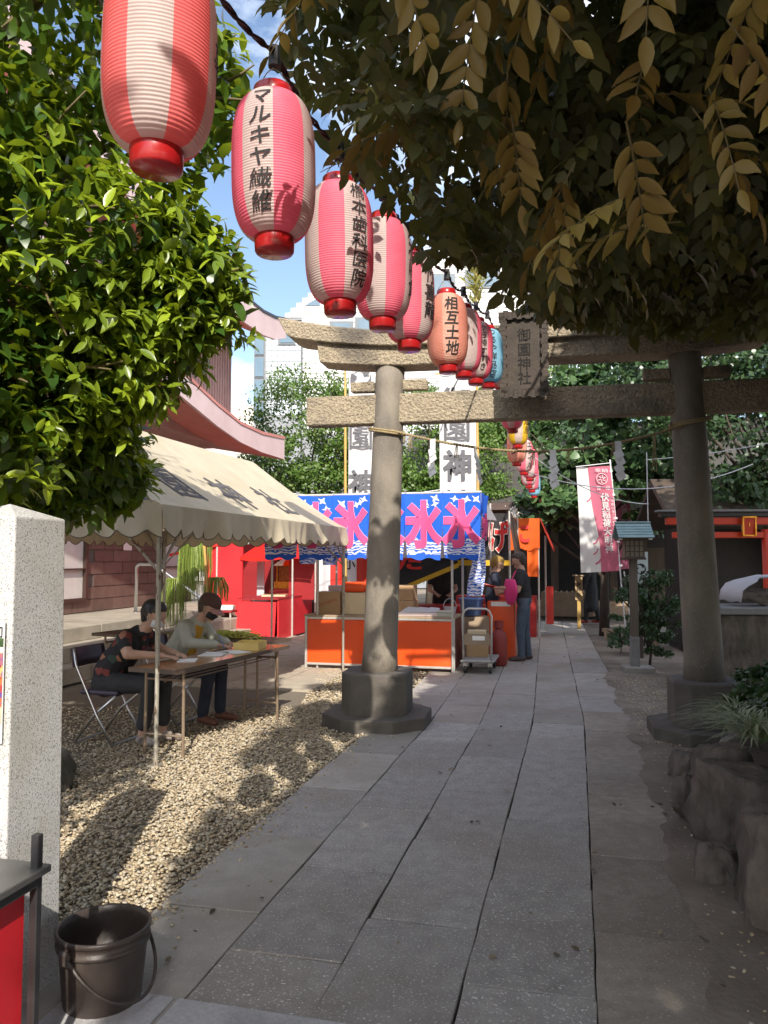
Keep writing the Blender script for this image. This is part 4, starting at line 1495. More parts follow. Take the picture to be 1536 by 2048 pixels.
M_tie = M_tarp
for k in range(6):
    x0, x1 = -1.60 + .525 * k, -1.60 + .525 * (k + 1)
    ph = k * 1.7
    cu_ = link('curtain', None, ice) if False else None
    b = MB()
    rows = []
    for i in range(15):
        z = -.90 * i / 14
        gap = max(0, (-z - .42)) * .07
        rows.append([(x0 + gap + (x1 - x0 - 2 * gap) * j / 12, rip(x0 + (x1 - x0) * j / 12, z, ph), z - (.02 * math.sin(j * .9 + k) if i == 14 else 0)) for j in range(13)])
    b.sheet(rows, 0)
    o = b.build('curtain', M_ice, ice, smooth=True)
    o.location = (0, -.15, 2.46)
    xc = (x0 + x1) / 2
    for (bold, off, mm) in ((.078, .006, M_icew), (.046, .011, M_icep)):
        bm = cut(glyphs('氷', .50, bold), .04, .05)
        lay(bm, lambda u, v, off=off, xc=xc, ph=ph: Vector((xc + u, rip(xc + u, v * 1.32 - .42, ph) - off, v * 1.32 - .42)), 'lettering', mm, o)
    for q in range(4):
        bx, bz = x0 + random.uniform(.05, .47), -random.uniform(.06, .2)
        bb = MB()
        s_ = random.uniform(.048, .065)
        an = random.uniform(-.6, .6)
        ca, sa = math.cos(an) * s_, math.sin(an) * s_
        pr_l = [(-1.3, .2), (-.3, .25), (.2, 1.0), (.5, .2), (1.3, -.3), (.3, -.35), (-.3, -.9), (-.4, -.2)]
        vs = []
        for (u, v) in pr_l:
            X_, Z_ = bx + u * ca - v * sa, bz + u * sa + v * ca
            vs.append((X_, rip(X_, Z_, ph) - .007, Z_))
        bb.add(vs, [tuple(range(8))])
        bb.build('plover_print', M_icew, o)
    bb = MB().tube([(x0, -.02, .02), (x0 + .03, -.03, .05), (x0 - .02, -.02, .06)], .006, 5)
    bb.build('tie', M_tarp, o)
# side curtains
for (sx, y0, y1, zl, lab) in ((1.56, -.12, .75, -1.42, 1), (-1.60, .1, .62, -.86, 2), (-1.30, .7, 1.2, -.98, 3), (-1.05, 1.1, 1.5, -1.0, 4)):
    b = MB()
    rows = []
    for i in range(16):
        z = zl * i / 15
        sh = .5 * (i / 15) ** 1.4 if lab == 1 else .1 * i / 15
        rows.append([(sx + (.07 * math.sin(j * 1.4 + i * .25) * (.4 + i / 15)) - (.16 * i / 15 if lab == 1 else 0), y0 + (y1 - y0) * j / 8 * (1 - .35 * i / 15) + sh * .4, z) for j in range(9)])
    b.sheet(rows, 0)
    o = b.build('side_curtain', M_ice2, ice, smooth=True)
    o.location = (0, 0, 2.46)
    bm = cut(glyphs('氷', .42, .05), .04, .05)
    xoff = .012 if lab == 1 else -.012

    def side(u, v, sx=sx, y0=y0, y1=y1, zl=zl, lab=lab, xoff=xoff):
        z = -.45 + v * .9
        i = 15 * z / zl
        yy = (y0 + y1) / 2 + u * .7 + (.5 * (i / 15) ** 1.4 * .4 if lab == 1 else 0)
        j = (yy - y0) / (y1 - y0) * 8
        return Vector((sx + (.07 * math.sin(j * 1.4 + i * .25) * (.4 + i / 15)) - (.16 * i / 15 if lab == 1 else 0) + xoff * 2, yy, z))
    lay(bm, side, 'lettering', M_icep, o)


def carton(name, label, loc, rz, d, m, cat='box', group='boxes on the ice counter', flap=True):
    t = thing(name, label, cat, loc, rz, group)
    MB().box((0, 0, d[2] / 2), d).build('carton', m, t, bevel=.004)
    if flap:
        MB().box((0, 0, d[2] + .001), (.05, d[1] * .99, .003)).build('tape', mat('tape_mat', (0.55, 0.42, 0.26), (0.5, 0.38, 0.24), 9, 0.3), t)
    return t


ZC = .7605


def IC(x, y, z=ZC):
    return W(-2.8 + x, 10.58 + y, z)


t = carton('cardboard_box', 'brown cardboard box with a slanting red stamp on the ice counter', IC(-.72, .30), -PA, (.36, .30, .32), M_card)
lay(glyphs('BAYFARMS', .062, .02, vertical=False), lambda x, y: Vector((x * math.cos(.3) - y * math.sin(.3), -.1515, .17 + x * math.sin(.3) + y * math.cos(.3))), 'stamp', M_ostamp, t)
t = thing('orange_lidded_box', 'cream box with a rounded orange lid beside the cardboard box', 'box', IC(-.34, .34), -PA, 'boxes on the ice counter')
MB().box((0, 0, .155), (.34, .30, .31)).build('box_body', M_card2, t, bevel=.006)
MB().box((0, 0, .39), (.34, .30, .15)).build('lid', M_orange, t, bevel=.05, seg=4)
carton('white_carton', 'stack of pinkish white cartons behind the stamped box', IC(-.62, .62), -PA, (.42, .22, .40), M_foam, flap=False)
carton('stacked_carton', 'lower brown carton of the pair right of the torii pillar', IC(.36, .46), -PA, (.34, .34, .20), M_card)
carton('stacked_carton', 'upper brown carton of the pair right of the torii pillar', IC(.35, .46, ZC + .206), -PA + .03, (.33, .34, .21), M_card)
t = thing('foam_tray', 'pinkish foam tray with folded wrapping on the ice counter', 'tray', IC(.66, .16), -PA + .05)
MB().box((0, 0, .025), (.62, .26, .05)).build('tray_base', M_foam, t, bevel=.006)
b = MB()
for k in range(3):
    b.add([(-.28 + .18 * k, -.10, .055), (-.05 + .15 * k, -.11, .06), (.02 + .12 * k, .10, .10), (-.2 + .16 * k, .11, .115)], [(0, 1, 2, 3)])
b.build('wrapping', M_tarp, t, solid=.006)
t = thing('small_foam_box', 'small grey lidded foam box at the counter corner', 'box', IC(1.02, .12), -PA, 'boxes on the ice counter')
MB().box((0, 0, .03), (.22, .17, .06)).build('box_body', mat('grey_foam_mat', (0.45, 0.44, 0.38), (0.4, 0.39, 0.34), 6, 0.7), t, bevel=.005)
MB().box((0, 0, .07), (.23, .18, .018)).build('lid', M_alu, t, bevel=.004)
t = thing('blue_tub', 'blue plastic tub at the back of the ice stall', 'tub', IC(1.22, 1.3, .70), 0)
MB().lathe([(0, 0), (.15, 0), (.19, .24), (.205, .245), (.205, .26), (.18, .25), (.145, .02), (0, .02)], 28).build('tub_body', M_bblue, t, smooth=True)
MB().box((0, 0, -.36), (.5, .4, .68)).build('stand', M_wood, t)
t = thing('white_basket', 'white wire basket with a hoop handle beside the blue tub', 'basket', IC(1.0, .62), 0)
b = MB().lathe([(.075, 0), (.095, .10), (.10, .10)], 18)
b.build('basket_body', M_tarp, t, smooth=True)
MB().tube([(.095 * math.cos(q), 0, .10 + .12 * math.sin(q)) for q in [math.pi * k / 14 for k in range(15)]], .005, 6).build('handle', M_tarp, t)

# hand cart
cart = thing('hand_cart', 'flat hand cart with a steel push bar beside the ice counter', 'hand cart', W(-1.33, 10.72), -PA)
MB().box((0, .2, .165), (.46, .74, .035)).build('platform', mat('cart_grey_mat', (0.34, 0.33, 0.32), (0.28, 0.27, 0.26), 8, 0.5), cart, bevel=.012)
MB().tube([(-.19, -.12, .18), (-.20, -.13, .78), (-.17, -.13, .85), (-.12, -.13, .88), (.12, -.13, .88), (.17, -.13, .85), (.20, -.13, .78), (.19, -.12, .18)], .015, 10).build('push_bar', M_alu, cart, smooth=True)
pn = MB().box((0, -.125, .46), (.37, .008, .15)).build('bar_panel', mat('panel_brown_mat', (0.30, 0.22, 0.15), (0.26, 0.19, 0.13), 6, 0.6), cart)
MB().box((.02, -.131, .48), (.17, .004, .06)).build('label_sticker', M_pp, pn)
for sx in (-1, 1):
    for y in (-.08, .48):
        w = MB().tube([(sx * .17 - .018, y, .055), (sx * .17 + .018, y, .055)], .052, 18).build('wheel', M_socket, cart)
        MB().box((sx * .17, y, .115), (.05, .06, .065)).build('caster_fork', M_alu, w)
for (nm, lb, x, y, z, d, m) in (('cardboard_box', 'worn brown cardboard box riding on the hand cart', -.05, .32, .184, (.30, .26, .24), M_card), ('cardboard_box', 'flat brown box on top of the cart load', -.06, .33, .426, (.26, .2, .12), M_card2)):
    carton(nm, lb, W(-1.33 + x, 10.72 + y, z), -PA + .1, d, m, group='boxes on the hand cart')
M_sredk = mat('dull_red_mat', (0.26, 0.03, 0.025), (0.2, 0.024, 0.02), 5, 0.5)
t = thing('red_gas_bottle', 'red gas bottle standing behind the hand cart', 'gas bottle', W(-1.12, 11.45), 0)
MB().lathe([(0, 0), (.10, 0), (.12, .03), (.12, .40), (.10, .48), (.05, .53), (.04, .60), (0, .60)], 24).build('cylinder', M_sredk, t, smooth=True)
MB().lathe([(.07, .55), (.07, .65), (.06, .65), (.06, .55)], 18).build('valve_guard', M_sredk, t)
t = thing('red_crate', 'orange red plastic crate standing behind the people at the stalls', 'crate', W(-1.15, 12.3), -PA)
MB().box((0, 0, .45), (.42, .4, .9)).build('crate_body', M_orange, t, bevel=.01)
MB().box((0, -.204, .86), (.30, .006, .07)).build('white_sticker', M_pp, t)

# ================================================================== black stall with red lettering and yellow fringe
M_blk = mat('black_curtain_mat', (0.018, 0.017, 0.018), (0.03, 0.026, 0.026), 4, 0.85)
M_redl = mat('red_letter_mat', (0.62, 0.025, 0.02), (0.55, 0.02, 0.016), 5, 0.7)
M_whl = mat('white_letter_mat', (0.72, 0.55, 0.50), (0.66, 0.5, 0.45), 5, 0.7)
M_yel = mat('yellow_fringe_mat', (0.66, 0.40, 0.03), (0.56, 0.33, 0.02), 20, 0.85)
M_brc = mat('brown_canvas_mat', (0.085, 0.05, 0.035), (0.06, 0.035, 0.026), 4, 0.85)
bs = thing('black_stall', 'dark food stall with black curtain, red lettering and yellow fringe', 'stall', W(-1.50, 13.0), -PA)
b = MB()
rows = [[(-1.5 + 1.9 * j / 16, .02 * math.sin(j * 1.3 + i * .2), 2.32 - .8 * i / 8) for j in range(17)] for i in range(9)]
b.sheet(rows, 0)
fc = b.build('front_curtain', M_blk, bs, smooth=True)
for k, ch in enumerate('からあげ'):
    for (bold, off, mm) in ((.06, .030, M_whl), (.035, .036, M_redl)):
        lay(glyphs(ch, .40, bold), lambda u, v, off=off, k=k: Vector((-1.22 + .49 * k + u * .9, -off, 1.93 + v * 1.35)), 'lettering', mm, fc)
b = MB()
rows = [[(.40 + .10 * (i / 8) + .012 * math.sin(j), .02 + 1.4 * j / 8, 2.36 - .72 * i / 8) for j in range(9)] for i in range(9)]
b.sheet(rows, 0)
b.build('side_awning', M_brc, bs, smooth=True)
b = MB()
for j in range(40):
    x = .42 + .06 * math.sin(j)
    b.box((.51 + random.uniform(-.01, .01), .03 + .035 * j, 1.60), (.012, .03, .10))
b.build('fringe', M_yel, bs)
b = MB()
for j in range(20):
    b.box((-1.48 + 1.86 * j / 19, -.015, 1.49), (.1, .012, .09))
b.build('front_fringe', M_yel, bs)
# a second curtain looped up inside with fringe along its slanting hem
b = MB()
rows = []
for i in range(7):
    t = i / 6
    rows.append([(-1.55 + 1.15 * j / 14, -.35 + .015 * math.sin(j * 1.1 + i), (1.56 - .02 * j / 14) - t * (.50 * (1 - j / 14) + .06)) for j in range(15)])
b.sheet(rows, 0)
sc_ = b.build('looped_curtain', M_blk, bs, smooth=True)
lay(glyphs('た', .5, .05), lambda u, v: Vector((-1.22 + u, -.385, 1.50 + v * .55)), 'lettering', M_redl, sc_)
b = MB()
for j in range(46):
    s = j / 45
    zz = (1.56 - .02 * s) - (.50 * (1 - s) + .06)
    b.box((-1.55 + 1.15 * s, -.36, zz - .03), (.03, .012, .075), rot=(0, 0, .02 * math.sin(j * 9)))
b.build('fringe', M_yel, sc_)
for x, y in ((-1.5, 0), (.42, 0), (.45, 1.4), (-1.5, 1.4)):
    MB().tube([(x, y, 0), (x, y, 2.36)], .018, 8).build('pole', M_alu, bs)
MB().box((-.55, .35, .38), (1.8, .6, .76)).build('counter', mat('stall_red_mat', (0.40, 0.022, 0.02), (0.33, 0.018, 0.016), 2, 0.5), bs)
MB().sheet([[(-1.55, -.02, 2.38), (.44, -.02, 2.38)], [(-1.55, .7, 2.55), (.42, .7, 2.55)], [(-1.55, 1.45, 2.36), (.46, 1.45, 2.36)]], 0).build('roof_tarp', M_brc, bs)
b = MB()
for k in range(26):
    q = random.random()
    b.tube([(.40 + .05 * q, .0 + 1.1 * q, 2.38 - .1 * q), (.42 + random.uniform(-.1, .1), .05 + 1.1 * q, 2.40 + random.uniform(-.02, .08)), (.45 + random.uniform(-.14, .14), .05 + 1.1 * q, 2.34 + random.uniform(-.08, .02))], .004, 4)
b.build('frayed_edge', M_alu, bs)

# ================================================================== orange stall farther along
M_oc = mat('orange_curtain_mat', (0.80, 0.13, 0.012), (0.70, 0.10, 0.01), 3, 0.8, transl=0.25)
M_rc = mat('red_curtain_mat', (0.52, 0.035, 0.015), (0.44, 0.03, 0.012), 3, 0.8, transl=0.15)
os_ = thing('orange_stall', 'orange curtained stall standing beyond the black one', 'stall', W(-1.15, 15.6), -PA)
b = MB()
b.sheet([[(-1.3 + 1.75 * j / 18, .03 * math.sin(j * 1.2 + .3 * i), 2.36 - .62 * i / 6 - (.03 * math.sin(j * 1.7) if i == 6 else 0)) for j in range(19)] for i in range(7)], 0)
fc = b.build('front_curtain', M_oc, os_, smooth=True)
lay(glyphs('こ', .42, .06), lambda u, v: Vector((.16 + u * .6, -.04, 2.05 + v)), 'lettering', M_redl, fc)
b = MB()
b.sheet([[(.45 + .25 * (i / 6) + .02 * math.sin(j * 1.5), 1.5 * j / 10, 2.36 - .62 * i / 6 - (.05 * math.sin(j * 1.3) if i == 6 else 0)) for j in range(11)] for i in range(7)], 0)
b.build('side_curtain', M_rc, os_, smooth=True)
b = MB()
b.sheet([[(.20 + .22 * j / 6, .03 + .03 * math.sin(j), 1.75 - .55 * i / 5) for j in range(7)] for i in range(6)], 0)
b.build('hanging_cloth', M_oc, os_, smooth=True)
for x, y in ((-1.3, 0), (.42, .04), (.5, 1.5), (-1.3, 1.5)):
    MB().tube([(x, y, 0), (x, y, 2.36)], .018, 8).build('pole', M_alu, os_)
MB().box((-.45, .4, .4), (1.6, .6, .8)).build('counter', mat('stall_red_mat', (0, 0, 0)), os_)
b = MB().box((.62, .4, .62), (.14, .2, .75))
b.build('red_sign', M_redp, os_)

# ================================================================== red stall on the left
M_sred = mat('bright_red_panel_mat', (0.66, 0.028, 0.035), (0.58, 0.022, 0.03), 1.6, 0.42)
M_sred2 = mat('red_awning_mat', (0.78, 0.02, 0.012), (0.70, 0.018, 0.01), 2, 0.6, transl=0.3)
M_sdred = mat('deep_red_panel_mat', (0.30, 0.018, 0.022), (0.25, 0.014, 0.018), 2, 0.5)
M_gold = mat('gold_mat', (0.72, 0.36, 0.04), (0.5, 0.2, 0.02), 14, 0.35, metal=0.6)
M_pgrass = mat('plastic_grass_mat', (0.17, 0.30, 0.05), (0.38, 0.44, 0.10), 25, 0.45, transl=0.3)
M_bamboo = mat('bamboo_mat', (0.50, 0.33, 0.10), (0.42, 0.26, 0.07), 4, 0.5)
rs_ = thing('red_stall', 'red panelled festival stall with awning behind the tent', 'stall', W(-6.0, 14.0), -PA)
# local: x -1.9 .. .5, y back
MB().box((-.05, .0, .37), (.80, .03, .70), rot=(R(-8), 0, 0)).build('front_panel', M_sred, rs_, bevel=.004)
MB().box((.39, 1.0, .38), (.03, 1.95, .76)).build('side_panel', M_sred, rs_, bevel=.004)
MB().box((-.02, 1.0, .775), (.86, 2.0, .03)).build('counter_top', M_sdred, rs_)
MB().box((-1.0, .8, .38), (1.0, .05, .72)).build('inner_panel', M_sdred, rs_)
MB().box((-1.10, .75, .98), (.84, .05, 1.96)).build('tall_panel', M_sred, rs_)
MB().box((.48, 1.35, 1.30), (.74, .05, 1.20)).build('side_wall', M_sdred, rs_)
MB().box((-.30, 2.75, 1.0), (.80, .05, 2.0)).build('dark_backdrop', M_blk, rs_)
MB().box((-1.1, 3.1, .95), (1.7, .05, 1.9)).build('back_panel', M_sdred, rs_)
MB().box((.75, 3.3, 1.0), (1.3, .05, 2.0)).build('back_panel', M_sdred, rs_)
b = MB()
b.sheet([[(-.72 + 1.55 * j / 10, .7 + 1.7 * i / 6, 1.60 + .46 * i / 6 - .03 * math.sin(math.pi * j / 5)) for j in range(11)] for i in range(7)], 0)
b.build('awning', M_sred2, rs_, smooth=True)
b = MB()
b.sheet([[(-.72 + 1.55 * j / 10, .69, 1.60 - .0 - .07 * i - .03 * math.sin(math.pi * j / 5)) for j in range(11)] for i in range(2)], 0)
b.build('awning_hem', M_sred2, rs_)
MB().bar((-2.15, .3, 1.62), (-1.2, .72, 1.85), .05, .05).build('red_beam', M_sred2, rs_)
for x, y in ((.42, .72), (-1.25, .72), (.45, 2.6)):
    MB().tube([(x, y, 0), (x, y, 1.9)], .02, 8).build('pole', M_alu, rs_)
MB().box((-.60, 1.5, 1.15), (.16, .03, .80)).build('white_door', M_tarp, rs_)
# items of the red stall
t = thing('golden_portable_shrine', 'small golden portable shrine inside the red stall', 'portable shrine', W(-6.12, 15.9, .9), -PA)
MB().box((0, 0, .08), (.52, .4, .16)).build('shrine_base', M_gold, t, bevel=.01)
MB().box((0, 0, .33), (.34, .28, .36)).build('shrine_body', mat('dark_gold_mat', (0.36, 0.14, 0.02), (0.2, 0.07, 0.015), 20, 0.4, metal=0.4), t)
b = MB().lathe([(.36, .50), (.30, .55), (.16, .64), (.05, .70), (.03, .78), (0, .78)], 4)
b.build('shrine_roof', M_gold, t)
for sx in (-1, 1):
    for sy in (-1, 1):
        MB().tube([(sx * .2, sy * .16, .16), (sx * .2, sy * .16, .5)], .018, 8).build('shrine_post', M_gold, t)
MB().box((0, 0, -.45), (.7, .5, .90)).build('stand', M_sdred, t)


def tassel(parent, name, c, r, ln, n, m):
    b = MB()
    for k in range(n):
        q = random.uniform(0, 2 * math.pi)
        rr = r * math.sqrt(random.random())
        p0 = Vector(c)
        p1 = p0 + Vector((rr * math.cos(q) * .6, rr * math.sin(q) * .6, ln * .10))
        p2 = p0 + Vector((rr * math.cos(q), rr * math.sin(q), -ln * random.uniform(.15, .4)))
        p3 = p0 + Vector((rr * math.cos(q) * 1.05, rr * math.sin(q) * 1.15, -ln * random.uniform(.4, 1.0)))
        b.tube([p0, p1, p2, p3], .0036, 3, cap=False)
    return b.build(name, m, parent)


for (lb, u, Yd, zt_, r_, ln, n_) in (('long green plastic streamer bundle hanging from the bamboo pole', -3.12, 12.5, 1.92, .22, 1.05, 260), ('short green plastic streamer bundle right of the bamboo pole', -2.71, 12.5, 1.22, .20, .40, 150),
                                     ('yellow green plastic streamer bundle left of the bamboo pole', -3.42, 12.6, 1.17, .20, .75, 130), ('narrow green plastic streamer bundle hanging highest beside the pole', -2.98, 12.7, 2.02, .16, .9, 120)):
    t = thing('streamer_bundle', lb, 'streamers', (u, Yd, zt_), 0, 'green plastic streamers by the red stall')
    tassel(t, 'streamers', (0, 0, 0), r_, ln, n_, M_pgrass)
    MB().tube([(0, 0, -.01), (0, 0, .05)], .02, 8).build('binding', M_bamboo, t)
t = thing('bamboo_pole', 'yellow bamboo pole leaning by the green streamers', 'pole', (-2.75, 12.4, 0), 0)
MB().tube([(-.02 * k, 0, .25 * k) for k in range(9)], [.022 + (.004 if k % 2 else 0) for k in range(9)], 10).build('bamboo_culm', M_bamboo, t, smooth=True)
t = thing('green_bean_heap', 'heap of green and yellow streamers lying on the crosswise table', 'streamers', (-1.62, 8.45, .708), R(-20))
b = MB()
for k in range(150):
    a_ = random.uniform(0, 6.28)
    x, y = random.gauss(0, .13), random.gauss(0, .07)
    p = [Vector((x, y, max(.006, .05 - abs(x) * .2 + random.uniform(-.02, .02))))]
    for q in range(4):
        a_ += random.uniform(-.6, .6)
        p.append(p[-1] + Vector((math.cos(a_) * .045, math.sin(a_) * .03, random.uniform(-.012, .010))))
        p[-1].z = max(.006, p[-1].z)
    b.tube(p, .0045, 4, cap=False)
b.build('streamers', mat('heap_green_mat', (0.35, 0.46, 0.07), (0.55, 0.50, 0.12), 8, 0.5), t)
t = thing('small_sign_table', 'low red table with dark boots and parcels inside the red stall', 'table', W(-6.9, 14.2), -PA)
MB().box((0, 0, .52), (.7, .5, .03)).build('table_top', M_sdred, t)
for sx in (-1, 1):
    for sy in (-1, 1):
        MB().box((sx * .32, sy * .22, .25), (.03, .03, .5)).build('leg', M_alu, t)
for k, (lb, x, m) in enumerate((('dark parcel lying on the low red table', -.12, M_blk), ('white wrapped parcel on the low red table', .16, M_pp))):
    t = thing('parcel', lb, 'parcel', W(-6.9 + x, 14.15, .536), -PA + .3 * k, 'parcels in the red stall')
    MB().box((0, 0, .05), (.26, .16, .10)).build('wrapping', m, t, bevel=.03, seg=3)
    MB().tube([(-.13, 0, .104), (.13, 0, .104)], .006, 6).build('string', M_rope, t)
for k, (x, y) in enumerate(((-.1, .25), (.12, .35))):
    t = thing('notebook', ['tan notebook at the front of the red counter', 'thin tan book lying behind the notebook on the red counter'][k], 'notebook', W(-6.0 + x, 14.0 + y + .5, .792), -PA + .2, 'books on the red counter')
    MB().box((0, 0, .015), (.24, .32, .03)).build('pages', M_card2, t)
    MB().box((0, 0, .033), (.25, .33, .005)).build('cover', M_card, t)

# parked van behind the stalls
van = thing('parked_van', 'dark blue grey van parked behind the stalls, only windscreen and bonnet showing', 'van', (-1.55, 19.0, 0), R(4))
M_vanp = mat('van_paint_mat', (0.12, 0.16, 0.21), (0.1, 0.135, 0.18), 2, 0.25, coat=0.5)
prof = [(-2.0, .35), (-2.0, 1.0), (-1.95, 1.08), (-1.25, 1.18), (-.75, 1.78), (1.9, 1.85), (2.0, 1.6), (2.0, .35)]
MB().prism(prof, lambda u, v, d: (d, u, v), -.82, .82).build('body', M_vanp, van, bevel=.06, seg=3)
MB().add([(-.70, -1.22, 1.20), (.70, -1.22, 1.20), (.62, -.80, 1.70), (-.62, -.80, 1.70)], [(0, 1, 2, 3)]).build('windscreen', M_glass, van, solid=.03)
for sx in (-1, 1):
    MB().box((sx * .58, -2.0, .82), (.28, .06, .16)).build('headlight', M_tarp, van, bevel=.02)
    for y in (-1.25, 1.3):
        w = MB().tube([(sx * .82, y, .32), (sx * .64, y, .32)], .32, 20).build('wheel', M_socket, van)
        MB().tube([(sx * .83, y, .32), (sx * .80, y, .32)], .18, 16).build('hub', M_steel, w)
MB().box((0, -2.03, .50), (1.5, .08, .22)).build('bumper', M_socket, van, bevel=.03)
MB().box((0, -2.035, .85), (.7, .05, .1)).build('grille', M_socket, van)
# red and white striped cloth hung behind the boxes
b = MB()
t = thing('striped_festival_cloth', 'red and white striped cloth hung behind the ice stall', 'cloth', W(-3.1, 14.6), -PA)
for k in range(4):
    bb = MB()
    bb.sheet([[(-1.9 + .27 * k + .27 * j / 4, .03 * math.sin(k * 4 + j * 1.5), 1.75 - 1.5 * i / 4) for j in range(5)] for i in range(5)], 0)
    bb.build('cloth_stripe', M_redp if k % 2 else M_tarp, t, smooth=True)
lay(glyphs('小', .22, .03), lambda u, v: Vector((u - 1.22, -.05, 1.45 + v)), 'lettering', M_black, t)
MB().tube([(-1.95, 0, 1.77), (-.75, 0, 1.77)], .015, 8).build('rail', M_alu, t)
for x in (-1.95, -.75):
    MB().tube([(x, 0, 0), (x, 0, 1.78)], .018, 8).build('pole', M_alu, t)

# ================================================================== tall white banners on bamboo
M_ban = mat('banner_white_mat', (0.78, 0.77, 0.76), (0.70, 0.69, 0.68), 2, 0.8, transl=0.3, stain=(1.4, (0.62, 0.6, 0.57), 0.5, 0.8))
M_gink = mat('banner_grey_ink_mat', (0.085, 0.085, 0.095), (0.12, 0.12, 0.13), 9, 0.85)
M_lf_bam = leaf_mat('bamboo_leaf_mat', (0.22, 0.22, 0.05), (0.36, 0.33, 0.10), (0.4, 0.38, 0.08), 0.5, 0.35)


def tomoe(name, c, r, y, m, parent):
    """three comma shapes in a ring."""
    for k in range(3):
        b = MB()
        a0 = 2 * math.pi * k / 3 + .5
        poly = []
        N_ = 18
        for i in range(N_ + 1):              # outer edge
            q = a0 + 1.95 * i / N_
            poly.append((r * math.cos(q), r * math.sin(q)))
        for i in range(N_, -1, -1):          # inner edge: thin tail to round head
            t = i / N_
            q = a0 + 1.95 * t
            w_ = r * (.06 + .62 * (1 - t) ** 1.1)
            rr = r - w_
            poly.append((rr * math.cos(q + .12 * (1 - t)), rr * math.sin(q + .12 * (1 - t))))
        b.add([(c[0] + u, y, c[1] + v) for u, v in poly], [(i, i + 1, 2 * N_ - i, 2 * N_ + 1 - i) for i in range(N_)])
        b.build(name, m, parent)


for (lb, x, Yd, w, zt, zb, px_, chars, crest, ht) in (
        ('tall white banner with grey swirl crest behind the left torii pillar', -.42, 14.5, .50, 5.35, 1.6, -.30, [('園', 3.86), ('神', 2.98)], 4.98, 5.9),
        ('tall white banner lettered 御園神 right of the left torii pillar', 1.38, 14.3, .68, 5.0, 1.6, .38, [('御', 4.82), ('園', 4.02), ('神', 3.30), ('社', 2.55)], None, 7.1)):
    t = thing('tall_banner', lb, 'banner', (x, Yd, 0), 0, 'tall white shrine banners')
    b = MB()
    rows = [[(-w / 2 + w * j / 8, .025 * math.sin(j * 1.1 + i * .5), zt - (zt - zb) * i / 14) for j in range(9)] for i in range(15)]
    b.sheet(rows, 0)
    cl_ = b.build('banner_cloth', M_ban, t, smooth=True)
    for ch, z in chars:
        lay(glyphs(ch, .50 if w < .6 else .56, .035), lambda u, v, z=z: Vector((u - .02, -.042, z + v * 1.05)), 'lettering', M_gink, cl_)
    if crest:
        tomoe('crest', (-.02, crest), .20, -.042, M_gink, cl_)
    if w < .6:
        lay(glyphs('月吉日', .13, .02), lambda u, v: Vector((u + .18, -.042, 2.45 + v)), 'small_lettering', M_gink, cl_)
    else:
        lay(glyphs('八', .16, .02), lambda u, v: Vector((u - .26, -.042, 4.02 + v)), 'small_lettering', M_gink, cl_)
    pts = [(px_ - .01 * k * .15, 0, ht * k / 14) for k in range(15)]
    MB().tube(pts, [.034 - .0012 * k + (.004 if k % 2 else 0) for k in range(15)], 10).build('bamboo_culm', M_bamboo, t, smooth=True)
    MB().tube([(px_, -.02, zt + .02), (px_ - math.copysign(w + .12, px_), -.02, zt + .02)], .014, 8).build('top_bar', M_bamboo, t)
    if not crest:
        n_ = 260
        P = np.stack([rng.normal(0, .045, n_), rng.normal(0, .05, n_), rng.uniform(-.75, .12, n_)], 1) + np.array([pts[-1]])
        ax = np.stack([rng.normal(0, .45, n_), rng.normal(0, .45, n_), rng.uniform(.2, 1, n_)], 1)
        me = leaf_mesh('sprig', P, ax, unit(n_), rng.uniform(.14, .26, n_), np.full(n_, .35), rng.uniform(0, 1, n_), M_lf_bam, RHOMB_V, RHOMB_F)
        o = link('leaf_sprig', me, t)
        o['kind'] = 'stuff'

# ================================================================== shrine nobori (maroon and white)
M_mar = mat('maroon_cloth_mat', (0.60, 0.16, 0.24), (0.54, 0.14, 0.21), 2, 0.8, transl=0.3)
M_wpole = mat('white_pole_mat', (0.74, 0.74, 0.75), (0.68, 0.68, 0.70), 9, 0.4)
M_pkink = mat('pale_pink_print_mat', (0.74, 0.50, 0.52), (0.70, 0.46, 0.48), 9, 0.8)


